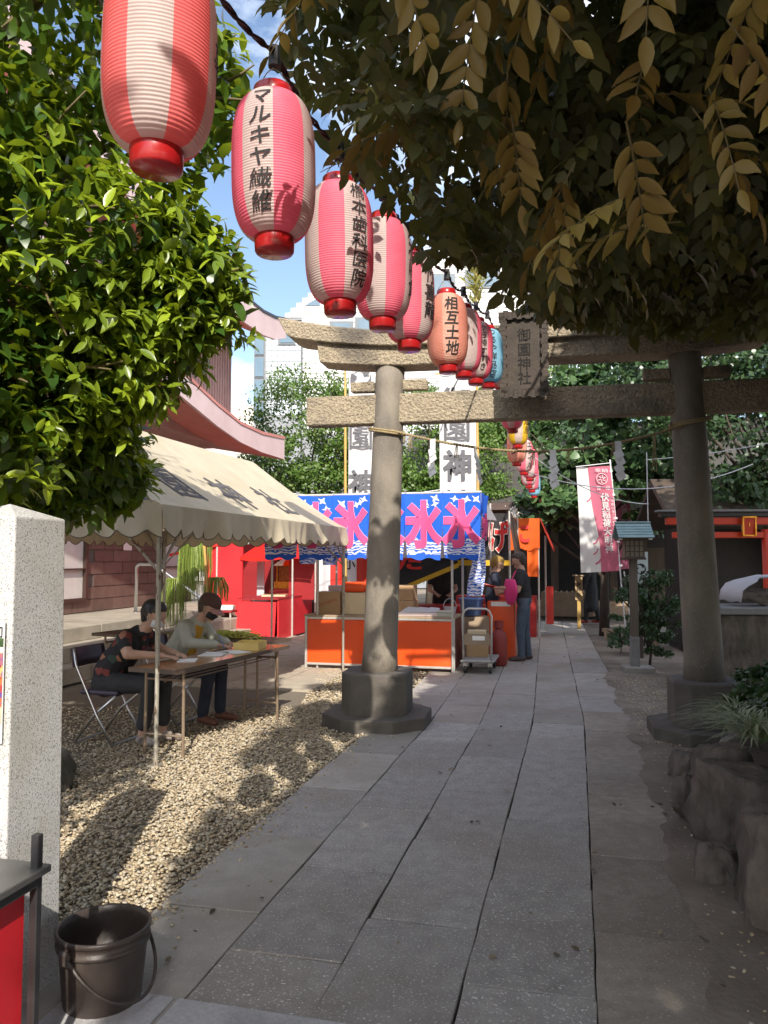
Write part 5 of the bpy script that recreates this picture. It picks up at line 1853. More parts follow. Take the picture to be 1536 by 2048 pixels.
def nobori(label, loc, rz, w, h, zb, full):
    t = thing('flag_banner', label, 'banner', loc, rz, 'maroon shrine flags')
    MB().tube([(.02 + .27, .12, 0), (0, 0, zb + h + .12)], .014, 8).build('flag_pole', M_wpole, t)
    MB().tube([(.02, 0, zb + h + .06), (-w - .02, -.04, zb + h - .02)], .008, 6).build('cross_bar', M_wpole, t)
    lean = lambda z: .29 * (1 - z / (zb + h))
    fx = lambda s, z: -w + w * s + lean(z) * (1 if s > .4 else .35 + .65 * s / .4)
    fy = lambda s, z: .03 * math.sin(6 * s + 2 * z) + .06 * s * (1 - (z - zb) / h)
    for nm, s0, s1, m in (('white_half', 0, .34 if full else .02, M_ban), ('maroon_half', .34 if full else .02, 1, M_mar)):
        b = MB()
        rows = []
        for i in range(13):
            z = zb + h - h * i / 12
            edge = (.06 * math.sin(z * 4) * (1 - (z - zb) / h) + .12 * (1 - (z - zb) / h)) if full else 0
            lo = s0 + (edge if nm == 'maroon_half' else 0)
            hi = s1 + (edge if nm == 'white_half' else 0)
            rows.append([(fx(lo + (hi - lo) * j / 8, z), fy(lo + (hi - lo) * j / 8, z) - (.004 if nm == 'maroon_half' else 0), z - (.035 * (1 - (lo + (hi - lo) * j / 8)))) for j in range(9)])
        b.sheet(rows, 0)
        b.build(nm, m, t, smooth=True)

    def on(u, v, s, zc):
        z = zc + v
        x = fx(s, z) + u
        return Vector((x, fy(s, z) - .025, z))
    sc = .70
    zt = zb + h
    lay(glyphs('伏見稲荷大明神', .158, .028, line=1.0), lambda u, v: on(u, v * 1.02, sc + .04, zt - 1.08), 'lettering', M_ban, t)
    lay(glyphs('奉納', .085, .012, vertical=False), lambda u, v: on(u * 1.5, v, sc + .0, zt - .09), 'lettering', M_pkink, t)
    lay(glyphs('正一位', .085, .012, vertical=False), lambda u, v: on(u, v, sc + .02, zt - .42), 'lettering', M_pkink, t)
    if full:
        lay(glyphs('令和四年二月初午', .06, .015, line=1.1), lambda u, v: on(u, v, sc + .24, zt - .90), 'lettering', M_pkink, t)
    b = MB()
    ring = [on(.10 * math.cos(q), .10 * math.sin(q), sc + .0, zt - .25) for q in [2 * math.pi * k / 28 for k in range(29)]]
    b.tube(ring, .008, 5)
    for k in range(6):
        q = 2 * math.pi * k / 6
        b.tube([on(.02 * math.cos(q), .02 * math.sin(q), sc, zt - .25), on(.075 * math.cos(q + .4), .075 * math.sin(q + .4), sc, zt - .25)], .010, 5)
    b.build('crest', M_pkink, t)
    for k in range(5):
        z = zb + .1 + (h - .2) * k / 4
        MB().box((lean(z) + .005, -.005, z), (.05, .02, .035)).build('loop', M_wpole, t)
    if full:
        for (x, z, s_) in ((.30, zt - .62, .09), (.36, zt - 1.42, .10), (.33, zt - 1.62, .09), (.38, zt - 1.78, .12)):
            o = lay(cut(glyphs('ノ', s_ * 1.6, .05), .02, 0), lambda u, v, x=x, z=z: Vector((fx(x, z) + u, fy(x, z) - .02, z + v)), 'brush_mark', M_mar, t)
    return t


nobori('white and maroon flag lettered 伏見稲荷大明神 hanging beside the lamp post', (4.28, 14.5, 0), 0, .64, 1.98, 1.33, True)
nobori('maroon flag partly hidden behind the white and maroon one', (5.25, 16.6, 0), R(4), .50, 1.98, 1.35, False)
for (x, y) in ((4.50, 14.55), (4.62, 14.7), (4.72, 14.9)):
    pass
t = thing('flag_stand', 'low brown rail holding the flag poles beside the path', 'rail', (4.62, 14.55, 0), R(-65))
MB().box((0, 0, .16), (1.5, .06, .07)).build('rail', M_wood, t)
for x in (-.65, .65):
    MB().box((x, 0, .09), (.07, .07, .18)).build('stake', M_wood, t)
for k, (x, y) in enumerate(((4.66, 14.5), (4.78, 14.25))):
    o = MB().tube([(0, 0, 0), (-.12, .1, 1.32)], .015, 8).build('spare_flag_pole', M_wpole)
    o.location = (x, y, 0)
    tag(o, ['thin white pole standing left in the flag stand', 'thin white pole standing right in the flag stand'][k], 'pole', 'spare poles in the flag stand')

# ================================================================== wooden lamp with copper roof
M_copper = mat('copper_patina_mat', (0.20, 0.31, 0.32), (0.27, 0.38, 0.39), 9, 0.55)
M_dkw = mat('dark_wood_mat', (0.055, 0.04, 0.03), (0.085, 0.062, 0.045), 6, 0.7, stretch=(1, 1, .2))
M_gpost = mat('grey_post_mat', (0.24, 0.235, 0.23), (0.19, 0.185, 0.18), 8, 0.85, .2)
M_brpost = mat('brown_post_mat', (0.13, 0.105, 0.08), (0.095, 0.075, 0.058), 6, 0.8, .2, stretch=(1, 1, .2))
lp = thing('garden_lamp', 'wooden post lamp with ribbed blue green copper roof on a stone foot', 'lamp post', (3.47, 10.75, 0), R(-6))
MB().box((.04, 0, .035), (.40, .34, .09)).build('stone_foot', M_conc, lp, bevel=.01)
MB().box((0, 0, .28), (.115, .115, .42)).build('lower_post', M_gpost, lp, bevel=.008)
MB().box((0, 0, 1.03), (.10, .10, 1.10)).build('upper_post', M_brpost, lp, bevel=.008)
bx_ = MB().box((0, 0, 1.70), (.25, .22, .24)).build('lamp_box', mat('lamp_paper_mat', (0.20, 0.17, 0.13), (0.16, 0.135, 0.10), 6, 0.6), lp)
b = MB()
for k in range(5):
    b.box((-.125 + .0625 * k, -.113, 1.70), (.012, .012, .24))
    b.box((.128, -.11 + .055 * k, 1.70), (.012, .012, .24))
for k in range(4):
    b.box((0, -.113, 1.585 + .077 * k), (.26, .014, .012))
    b.box((.128, 0, 1.585 + .077 * k), (.014, .23, .012))
b.build('lattice', M_dkw, bx_)
MB().box((0, 0, 1.565), (.30, .27, .03)).build('lamp_floor', M_dkw, lp, bevel=.004)
MB().box((0, 0, 1.835), (.44, .36, .03)).build('eave_board', M_dkw, lp, bevel=.004)
for sx in (-1, 1):
    MB().box((sx * .20, -.185, 1.833), (.05, .012, .022)).build('eave_tip', M_paper, lp)
b = MB()
prof = [(-.235, .0), (-.24, .012), (0, .21), (.24, .012), (.235, 0), (0, .19)]
b.prism(prof, lambda u, v, d: (d, u, 1.85 + v), -.235, .235)
rf = b.build('copper_roof', M_copper, lp)
for k in range(5):
    for s_ in (-1, 1):
        t_ = k / 5
        MB().box((0, s_ * (.235 - .235 * t_), 1.868 + .198 * t_), (.475, .05, .010), rot=(s_ * R(-38), 0, 0)).build('roof_course', M_copper, rf)
MB().box((0, 0, 2.07), (.49, .045, .025)).build('roof_ridge', M_copper, lp, bevel=.006)
o = MB().tube([(0, 0, 0), (0, 0, 1.0)], .006, 6).build('thin_wire', M_wpole)
o.location = (3.69, 10.75, 2.06)
tag(o, 'thin pale wire rising from the copper lamp roof', 'wire')

# overhead wires between the trees and the stalls
for k, (p0, p1, sg, lb) in enumerate((((1.9, 10.4, 3.05), (4.3, 12.5, 2.45), .18, 'slack pale wire from the lantern row towards the maroon flag'), ((1.9, 10.4, 2.75), (5.3, 11, 2.92), .30, 'slack wire crossing behind the paper streamers to the right pillar'),
                                      ((-2.0, 13, 2.72), (1.0, 13.6, 2.78), .12, 'slack white cord tied above the blue ice curtain'), ((3.69, 10.75, 2.95), (5.6, 10, 3.2), .05, 'thin wire right of the copper lamp'))):
    p0, p1 = Vector(p0), Vector(p1)
    o = MB().tube([p0.lerp(p1, i / 20) - p0 - Vector((0, 0, sg * 4 * (i / 20) * (1 - i / 20))) for i in range(21)], .007, 5).build('wire', M_wpole)
    o.location = p0
    tag(o, lb, 'wire', 'loose wires overhead')

# ================================================================== red shrine gate and black hall on the right
M_verm = mat('vermilion_mat', (0.62, 0.045, 0.012), (0.55, 0.036, 0.01), 4, 0.45)
rg = thing('red_shrine_gate', 'small vermilion torii gate with a golden plaque on the right', 'torii', (4.95, 11.0, 0), R(-4))
for x in (-.50, .50):
    MB().tube([(x * 1.03, 0, 0), (x * .98, 0, 1.98)], .062, 16).build('post', M_verm, rg, smooth=True)
MB().box((0, 0, 1.90), (1.62, .08, .085)).build('tie_beam', M_verm, rg, bevel=.006)
MB().box((0, 0, 2.10), (1.80, .10, .10)).build('lower_lintel', M_verm, rg, bevel=.006)
MB().box((0, 0, 2.19), (1.98, .14, .06)).build('top_lintel', M_socket, rg, bevel=.006)
MB().box((0, 0, 2.245), (2.06, .2, .03)).build('cap_board', M_gpost, rg, bevel=.006)
pq = MB().box((.22, -.09, 2.02), (.17, .04, .25), rot=(R(8), 0, 0)).build('plaque', M_verm, rg, bevel=.006)
b = MB()
for sx in (-1, 1):
    b.box((.22 + sx * .085, -.105, 2.02), (.02, .05, .27))
for sz in (-1, 1):
    b.box((.22, -.105 - sz * .015, 2.02 + sz * .13), (.19, .05, .02))
b.box((.22, -.118, 2.04), (.012, .01, .05))
b.build('gold_frame', M_gold, pq)

M_blackh = mat('black_hall_mat', (0.015, 0.013, 0.012), (0.025, 0.021, 0.019), 4, 0.7)
bh = thing('dark_subshrine', 'dark wooden sub shrine behind the vermilion gate', 'shrine', (6.55, 13.4, 0), R(-4))
MB().box((0, .8, 1.05), (2.7, .1, 2.1)).build('back_wall', M_blackh, bh)
for sx in (-1, 1):
    MB().box((sx * 1.35, .4, 1.05), (.09, .9, 2.1)).build('side_wall', M_blackh, bh)
    for y in (-.05,):
        MB().box((sx * 1.15, y, 1.05), (.12, .12, 2.1)).build('post', M_dkw, bh)
b = MB()
b.prism([(-1.2, 0), (-1.25, .08), (0, .9), (1.25, .08), (1.2, 0), (0, .78)], lambda u, v, d: (d, u + .4, 2.1 + v), -1.75, 1.75)
b.build('roof', M_dkw, bh)
for k in range(3):
    MB().box((-1.15 - .06 * k, -.25 - .12 * k, 1.98 - .10 * k), (.14, .34, .08)).build('bracket', M_dkw, bh)
MB().box((0, -.3, .16), (2.6, .8, .32)).build('step', M_gpost, bh)
cs = thing('crest_sign', 'round swirl crest on a pale panel beside the dark sub shrine', 'sign', (4.05, 12.2, 0), 0)
MB().box((0, .02, .8), (.05, .05, 1.6)).build('sign_post', M_dkw, cs)
MB().box((0, 0, 1.42), (.24, .03, .50)).build('sign_board', mat('pale_green_board_mat', (0.40, 0.46, 0.44), (0.36, 0.41, 0.40), 5, 0.7), cs)
tomoe('crest', (0, 1.40), .085, -.02, M_black, cs)

# stone basin covered with white sheet
M_rock = mat('rock_mat', (0.26, 0.23, 0.20), (0.15, 0.13, 0.115), 7, 0.9, 1.0, 14, stain=(2.5, (0.085, 0.085, 0.058), 0.5, 0.75), bdist=.04)
M_rock2 = mat('dark_rock_mat', (0.17, 0.135, 0.11), (0.075, 0.06, 0.05), 7, 0.9, 1.0, 11, stretch=(1, 1, .5), stain=(2.6, (0.05, 0.055, 0.032), 0.5, 0.72), bdist=.05)


def rock(name, label, loc, d, seed, m, rz=0, sub=4, rough=.26, group=None, cat='rock', flat=.35):
    r_ = random.Random(seed)
    bm = bmesh.new()
    bmesh.ops.create_icosphere(bm, subdivisions=sub, radius=1)
    offs = [(Vector((r_.gauss(0, 1), r_.gauss(0, 1), r_.gauss(0, 1))).normalized(), r_.uniform(.48, .88)) for _ in range(16)]
    from mathutils import noise
    offs.append((Vector((.1, 0, 1)).normalized(), .62))
    offs += [(Vector((-1, .2, .12)).normalized(), .82)]
    for v in bm.verts:
        p = v.co.copy()
        for n_, dd in offs:                 # clip with planes: a broken, faceted stone
            k = p.dot(n_)
            if k > dd:
                p -= n_ * (k - dd) * .97
        p += p.normalized() * rough * .35 * noise.noise(p * 1.7 + Vector((seed, 0, 0))) + p.normalized() * (.09 * noise.noise(p * 4 + Vector((0, seed, 0))) + .045 * noise.noise(p * 11 + Vector((0, 0, seed))))
        if p.z < -flat:
            p.z = -flat + (p.z + flat) * .15
        v.co = Vector((p.x * d[0] / 2, p.y * d[1] / 2, (p.z + flat) * d[2] / (1 + flat)))
    me = bpy.data.meshes.new(name)
    bm.to_mesh(me)
    bm.free()
    me.materials.append(m)
    me.polygons.foreach_set('use_smooth', [True] * len(me.polygons))
    o = link(name, me, None, loc, (0, 0, rz))
    tag(o, label, cat, group)
    return o


sb = thing('stone_basin', 'long stone basin block with a pale top slab on the right', 'basin', (4.95, 9.6, 0), R(-6))
MB().box((0, 0, .44), (1.8, .8, .90)).build('basin_block', M_rock2, sb, bevel=.03, seg=2)
MB().box((0, 0, .94), (1.9, .9, .085)).build('top_slab', M_gpost, sb, bevel=.012)
rock('covered_boulder', 'rounded boulder on the basin slab under a white sheet', (4.95, 9.6, .984), (1.15, .5, .30), 31, M_rock, cat='boulder')
b = MB()
g_ = []
for i in range(13):
    row = []
    for j in range(11):
        q = math.pi * (i / 12) * .98 + .03
        x = -.66 * math.cos(q)
        z = .37 * math.sin(q) ** .55
        y = -.30 + .62 * j / 10
        if j < 4:
            lim = .22 + .15 * math.sin(i * .8)
            z = z - (4 - j) * .0
            y = max(y, -.30 + (lim if 3 < i < 10 else 0))
        row.append((x, y, z + .01 * math.sin(i * 2 + j)))
    g_.append(row)
b.sheet(g_, 0)
o = b.build('white_sheet', M_tarp, smooth=True, solid=.006)
o.location = (4.95, 9.6, .986)
tag(o, 'white plastic sheet draped over the boulder on the stone basin', 'sheet')

# ================================================================== rocks and planted bed on the right
bed = tag(MB().sheet([[(1.75, 3.0, .30), (5, 2.6, .34)], [(2.05, 4.2, .32), (5, 4.2, .36)], [(2.45, 5.3, .34), (5, 5.5, .36)], [(2.95, 6.35, .22), (5, 6.4, .26)], [(3.1, 6.9, -.02), (5, 7.2, -.02)]], 0).build('planted_bed', M_dirt, smooth=True), kind='structure')
RK = [((1.97, 3.45, -.02), (.92, .95, .62), 1, -R(10), M_rock2, 'big dark boulder edging the bed nearest the camera'), ((2.06, 4.35, -.02), (.84, .85, .58), 2, -R(18), M_rock2, 'tall dark boulder second from the camera along the bed'),
      ((2.32, 5.12, -.02), (.76, .75, .52), 3, -R(20), M_rock2, 'brown boulder third along the bed edge'), ((2.55, 5.82, -.02), (.42, .50, .34), 4, -R(10), M_rock, 'pale grey stone before the right torii base'),
      ((2.92, 6.10, .0), (.50, .45, .40), 5, R(20), M_rock, 'rounded grey stone leaning on the right torii base'), ((2.70, 5.62, .26), (.36, .34, .26), 6, R(40), M_rock, 'small pale stone perched above the bed edge'),
      ((3.18, 6.12, .22), (.55, .42, .26), 7, R(-15), M_rock, 'flat reddish stone behind the grass tufts'), ((2.62, 4.70, .2), (.5, .45, .30), 8, R(70), M_rock2, 'mossy stone inside the planted bed'),
      ((1.66, 3.92, -.02), (.42, .40, .24), 11, R(25), M_rock2, 'small rounded stone at the foot of the two near boulders'), ((1.92, 4.80, -.02), (.44, .42, .34), 12, R(-30), M_rock2, 'small brown stone between the second and third boulders'), ((2.20, 5.62, -.02), (.40, .36, .26), 13, R(10), M_rock2, 'small grey stone at the far foot of the bed'),
      ((2.42, 3.7, .15), (.6, .6, .38), 9, R(30), M_rock2, 'dark stone behind the two near boulders')]
for (p, d, sd, rz, m, lb) in RK:
    rock('boulder', lb, p, d, sd, m, rz, group='boulders round the planted bed')
rock('boulder', 'large dark boulder in the shade left of the tent leg', (-2.62, 5.35, -.03), (.95, .62, .42), 21, M_rock2, R(20), group='boulders left of the gravel')
rock('boulder', 'long low boulder with light flecks behind the granite post', (-2.42, 4.55, -.03), (.95, .60, .34), 22, M_rock2, R(-10), group='boulders left of the gravel')

# ================================================================== main hall at the end of the path
mh = thing('main_hall', 'dark wooden main hall under trees at the end of the path', 'shrine hall', W(0.2, 22.5), -PA)
MB().box((0, 3.0, 1.5), (9, .2, 3.0)).build('back_wall', M_blackh, mh)
for x in (-3.2, -1.6, -.8, .8, 1.6, 3.2):
    MB().box((x, 0, 1.5), (.2, .2, 3.0)).build('pillar', M_dkw, mh)
for sx in (-1, 1):
    MB().box((sx * 2.4, .05, 1.1), (1.5, .06, 1.5)).build('lattice_door', M_dkw, mh)
MB().box((0, .1, 2.75), (6.8, .2, .3)).build('head_beam', M_dkw, mh)
b = MB()
pr_ = [(-2.6, -.25), (-2.62, -.05), (-1.2, .75), (1.6, 2.6), (2.0, 2.6), (5, .3), (5, 0), (1.8, 2.3), (-1.2, .5)]
b.prism(pr_, lambda u, v, d: (d, u, 3.05 + v), -5.2, 5.2)
b.build('roof', mat('hall_roof_mat', (0.045, 0.042, 0.038), (0.07, 0.063, 0.055), 12, 0.8, .4, 40), mh)
for k in range(3):
    MB().box((0, -.6 - .32 * k, .34 - .12 * k), (2.6, .34, .12)).build('step', M_wood, mh, bevel=.006)
ob = thing('offertory_box', 'brown slatted offertory box before the main hall steps', 'box', W(-.25, 20.6), -PA)
MB().box((0, 0, .38), (1.3, .5, .62)).build('box_body', mat('offertory_wood_mat', (0.17, 0.12, 0.075), (0.13, 0.09, 0.055), 4, 0.7), ob, bevel=.01)
for k in range(9):
    MB().box((-.56 + .14 * k, 0, .70), (.04, .5, .03)).build('slat', M_wood, ob)
sp_ = thing('wooden_signpost', 'small pale wooden signpost near the end of the path', 'signpost', (4.33, 17.2, 0), R(-8))
MB().box((0, 0, .5), (.075, .05, 1.0)).build('post', M_bamboo, sp_)
MB().box((0, -.03, .90), (.16, .03, .52)).build('board', mat('sign_wood_mat', (0.40, 0.29, 0.15), (0.34, 0.24, 0.12), 4, 0.7), sp_)
MB().box((0, -.03, 1.18), (.26, .09, .03)).build('cap', M_wood, sp_)
lay(glyphs('御神水', .11, .015), lambda u, v: Vector((u, -.048, .90 + v)), 'lettering', M_black, sp_)

# ================================================================== people
M_skin = mat('skin_mat', (0.50, 0.30, 0.21), (0.44, 0.26, 0.18), 8, 0.55)
M_hair = mat('black_hair_mat', (0.014, 0.011, 0.010), (0.028, 0.022, 0.019), 30, 0.45, bump=.4, bscale=90, stretch=(1, 1, .3))
M_hair2 = mat('brown_hair_mat', (0.045, 0.028, 0.02), (0.07, 0.045, 0.03), 30, 0.5, bump=.4, bscale=90)
M_jean = mat('denim_mat', (0.055, 0.075, 0.11), (0.085, 0.11, 0.15), 14, 0.9, .3, 30)
M_navy = mat('navy_cloth_mat', (0.018, 0.022, 0.04), (0.028, 0.034, 0.055), 10, 0.9, .3, 25)
M_btee = mat('black_tee_mat', (0.02, 0.02, 0.022), (0.032, 0.032, 0.034), 10, 0.9, .3, 25)
M_jack = mat('pale_jacket_mat', (0.46, 0.46, 0.40), (0.38, 0.38, 0.33), 5, 0.9, .5, 22)
M_ytee = mat('mustard_tee_mat', (0.52, 0.28, 0.03), (0.45, 0.24, 0.025), 8, 0.9)
M_shoe = mat('brown_shoe_mat', (0.16, 0.06, 0.035), (0.12, 0.045, 0.028), 10, 0.6)
M_shoe2 = mat('dark_shoe_mat', (0.05, 0.03, 0.03), (0.08, 0.05, 0.05), 10, 0.6)
M_sandal = mat('pale_sandal_mat', (0.48, 0.42, 0.36), (0.1, 0.07, 0.06), 16, 0.7)


def floral():
    m = bpy.data.materials.new('floral_blouse_mat')
    m.use_nodes = True
    n, l = m.node_tree.nodes, m.node_tree.links
    t = n.new('ShaderNodeTexCoord')
    vo = n.new('ShaderNodeTexVoronoi')
    vo.inputs['Scale'].default_value = 17
    l.new(t.outputs['Object'], vo.inputs['Vector'])
    r = n.new('ShaderNodeValToRGB')
    r.color_ramp.interpolation = 'CONSTANT'
    e = r.color_ramp.elements
    e[0].position, e[0].color = 0, (0.016, 0.014, 0.017, 1)
    e[1].position, e[1].color = .58, (0.17, 0.035, 0.03, 1)
    for p, c in ((.70, (0.02, 0.018, 0.02, 1)), (.84, (0.30, 0.13, 0.08, 1)), (.92, (0.03, 0.05, 0.04, 1))):
        q = e.new(p)
        q.color = c
    sx = n.new('ShaderNodeSeparateColor')
    l.new(vo.outputs['Color'], sx.inputs['Color'])
    l.new(sx.outputs[0], r.inputs['Fac'])
    l.new(r.outputs['Color'], n['Principled BSDF'].inputs['Base Color'])
    n['Principled BSDF'].inputs['Roughness'].default_value = 0.85
    return m


M_floral = floral()


def capsule(b, p0, r0, p1, r1, n=12, flat=None):
    p0, p1 = Vector(p0), Vector(p1)
    d = p1 - p0
    if d.length < 1e-5:
        d = Vector((0, 0, 1e-4))
    u = d.normalized()
    pts, rs = [], []
    for k in range(5):
        q = math.pi / 2 * (1 - k / 4)
        pts.append(p0 - u * r0 * math.sin(q))
        rs.append(max(.0008, r0 * math.cos(q)))
    for k in range(5):
        q = math.pi / 2 * k / 4
        pts.append(p1 + u * r1 * math.sin(q))
        rs.append(max(.0008, r1 * math.cos(q)))
    pts2, rs2 = [pts[0]], [rs[0]]
    for p, r_ in zip(pts[1:], rs[1:]):
        if (p - pts2[-1]).length > 1e-5:
            pts2.append(p)
            rs2.append(r_)
    b.tube(pts2, rs2, n)


def figure(name, label, loc, rz, caps, mats, voxel, smooth_it=5, group=None):
    """one continuous body grown from tapered limbs; caps = (p0, r0, p1, r1, material index)."""
    root = thing(name, label, 'person', loc, rz, group)
    b = MB()
    for c in caps:
        capsule(b, *c[:4])
    me = b.mesh('tmp', mats[0])
    o = bpy.data.objects.new('tmp', me)
    col.objects.link(o)
    q = o.modifiers.new('r', 'REMESH')
    q.mode = 'VOXEL'
    q.voxel_size = voxel
    q = o.modifiers.new('s', 'SMOOTH')
    q.iterations = smooth_it
    q.factor = .5
    bpy.context.view_layer.update()
    dg = bpy.context.evaluated_depsgraph_get()
    out = bpy.data.meshes.new_from_object(o.evaluated_get(dg))
    bpy.data.objects.remove(o)
    bpy.data.meshes.remove(me)
    out.name = 'body'
    out.materials.clear()
    for m in mats:
        out.materials.append(m)
    nf = len(out.polygons)
    C = np.empty(nf * 3)
    out.polygons.foreach_get('center', C)
    C = C.reshape(-1, 3)
    best = np.full(nf, 1e9)
    idx = np.zeros(nf, int)
    for c in caps:
        a, d = np.array(c[0]), np.array(c[2]) - np.array(c[0])
        L2 = max(1e-9, d @ d)
        t = np.clip(((C - a) @ d) / L2, 0, 1)
        dist = np.linalg.norm(C - a - t[:, None] * d, axis=1) - (c[1] + (c[3] - c[1]) * t)
        k = dist < best
        best[k] = dist[k]
        idx[k] = c[4]
    out.polygons.foreach_set('material_index', idx.astype(np.int32))
    out.polygons.foreach_set('use_smooth', np.ones(nf, bool))
    ob = link('body', out, root)
    return root


def hand(w, d, up, side, mi, open_=.5, s=1.0):
    """palm and five bent fingers. w wrist, d pointing, up back-of-hand normal, side towards the thumb."""
    w, d, up, side = Vector(w), Vector(d).normalized(), Vector(up).normalized(), Vector(side).normalized()
    out = []
    k0 = w + d * .03 * s
    for q in (-.026, -.009, .009, .026):
        out.append((k0 + side * q * s * .8, .013 * s, w + d * .088 * s + side * q * s, .0105 * s, mi))
    for q, L in ((.028, .068), (.0095, .078), (-.0095, .072), (-.028, .056)):
        a = w + d * .09 * s + side * q * s
        m_ = a + (d * (1 - .35 * open_) - up * .35 * open_) * L * .5 * s
        e = m_ + (d * (1 - open_) - up * open_ * .9) * L * .5 * s
        out.append((a, .0092 * s, m_, .0085 * s, mi))
        out.append((m_, .0085 * s, e, .0072 * s, mi))
    a = w + d * .035 * s + side * .028 * s
    m_ = a + (d * .6 + side * .7 - up * .2) * .04 * s
    out.append((a, .012 * s, m_, .010 * s, mi))
    out.append((m_, .010 * s, m_ + (d * .95 + side * .1 - up * .4) * .034 * s, .008 * s, mi))
    return out


def head_caps(c, f, skin, hair, long_=0.0):
    """head centre c, facing direction f (unit)."""
    c, f = Vector(c), Vector(f).normalized()
    s = f.cross(Vector((0, 0, 1))).normalized()
    u = s.cross(f).normalized()
    P = lambda a, b_, z: c + f * a + s * b_ + u * z
    cs = [(P(-.022, 0, .022), .083, P(.022, 0, .018), .078, skin), (P(.028, 0, -.02), .066, P(.034, 0, -.066), .046, skin), (P(.02, .03, -.03), .045, P(.02, -.03, -.03), .045, skin),
          (P(.096, 0, .004), .010, P(.113, 0, -.026), .0125, skin), (P(.092, .014, -.062), .009, P(.092, -.014, -.062), .009, skin), (P(.084, 0, -.088), .018, P(.07, 0, -.092), .02, skin),
          (P(.084, .03, .022), .012, P(.084, .045, .020), .010, skin), (P(.084, -.03, .022), .012, P(.084, -.045, .020), .010, skin)]
    for sd in (-1, 1):
        cs.append((P(-.008, sd * .080, .012), .014, P(-.004, sd * .080, -.022), .010, skin))
    # hair
    cs += [(P(-.044, 0, .040), .090, P(.000, 0, .056), .080, hair), (P(-.062, 0, .0), .074, P(-.050, 0, -.05 - long_), .058, hair),
           (P(.02, .03, .080), .042, P(.044, .0, .082), .034, hair), (P(.02, -.03, .080), .042, P(.038, -.03, .080), .032, hair),
           (P(-.02, .062, .03), .035, P(-.025, .066, -.015), .022, hair), (P(-.02, -.062, .03), .035, P(-.025, -.066, -.015), .022, hair)]
    return cs, P


def face_mask(parent, P, m):
    b = MB()
    g_ = []
    for i in range(7):
        v = -1 + 2 * i / 6
        row = []
        for j in range(11):
            q = (-1 + 2 * j / 10) * 1.35
            r_ = .079 - .012 * abs(v) + .012 * math.cos(q) * (1 - abs(v))
            row.append(P(.020 + r_ * math.cos(q) * 1.08, r_ * math.sin(q) * .96, -.045 + v * .047 * (1 - .25 * abs(math.sin(q)))))
        g_.append(row)
    b.sheet(g_, 0)
    o = b.build('face_mask', m, parent, smooth=True, solid=.003)
    b = MB()
    for sd in (-1, 1):
        b.tube([P(.02, sd * .079, -.03), P(-.004, sd * .091, .01), P(-.014, sd * .091, -.02), P(.02, sd * .079, -.06)], .0018, 4)
    b.build('ear_loop', m, o)
    return o


def seated(name, label, loc, rz, top, sleeve, leg, foot, hairm, head_p, face, mats, extras, crop):
    """mats: 0 skin 1 top 2 sleeve/forearm cloth 3 trousers 4 shoes 5 hair 6 shirt"""
    hx, hz = head_p
    cs, P = head_caps((hx, 0, hz), face, 0, 5)
    caps = list(cs)
    caps += [((hx - .055, 0, hz - .055), .052, (hx - .095, 0, hz - .135), .056, 0)]
    ch = (hx - .20, hz - .26)
    caps += [((-.03, .06, .50), .125, (-.03, -.06, .50), .125, 3), ((-.02, .05, .58), .125, (.05, .05, .70), .118, 1), ((-.02, -.05, .58), .125, (.05, -.05, .70), .118, 1),
             ((.05, .05, .68), .118, (ch[0] - .02, .07, ch[1] + .02), .105, 1), ((.05, -.05, .68), .118, (ch[0] - .02, -.07, ch[1] + .02), .105, 1),
             ((ch[0] + .0, .10, ch[1] + .07), .078, (ch[0] + .0, -.10, ch[1] + .07), .078, 1), ((ch[0] + .04, 0, ch[1] + .10), .075, (hx - .10, 0, hz - .15), .058, 1)]
    for sd in (-1, 1):
        sh = Vector((ch[0] + .02, sd * .175, ch[1] + .075))
        el = Vector((ch[0] + .10, sd * .235, .775))
        wr = Vector((ch[0] + .33, sd * .10 + .02, .752))
        caps += [((ch[0], sd * .12, ch[1] + .08), .072, sh, .064, 1), (sh, .062, sh.lerp(el, .55), .055, 1), (sh.lerp(el, .5), .052, el, .044, 2 if sleeve else 0), (el, .043, wr, .030, 2 if sleeve else 0)]
        if sleeve:
            caps += [(sh, .066, el, .058, 2), (el, .054, wr - (wr - el) * .12, .044, 2)]
        caps += hand(wr, (1, -sd * .25, -.12), (0, 0, 1), (0, -sd, 0), 0, .55)
        hp = Vector((-.02, sd * .09, .50))
        kn = Vector((.44, sd * .11, .51))
        an = Vector((.40 + .03 * sd, sd * .11, .10))
        caps += [(hp, .100, kn, .070, 3), (kn, .068, kn.lerp(an, .5), .058, 3)]
        caps += [(kn.lerp(an, .45), .060, kn.lerp(an, .80 if crop else .96), .056 if not crop else .062, 3), (kn.lerp(an, .6), .045, an, .036, 0 if crop else 3)]
        caps += [((an.x - .02, an.y, .05), .036, (an.x + .06, an.y + sd * .01, .045), .040, 4), ((an.x + .06, an.y + sd * .01, .042), .040, (an.x + .15, an.y + sd * .02, .034), .032, 4)]
    caps += extras(P, ch)
    t = figure(name, label, loc, rz, caps, mats, .0095, 4, 'people seated at the table')
    return t, P


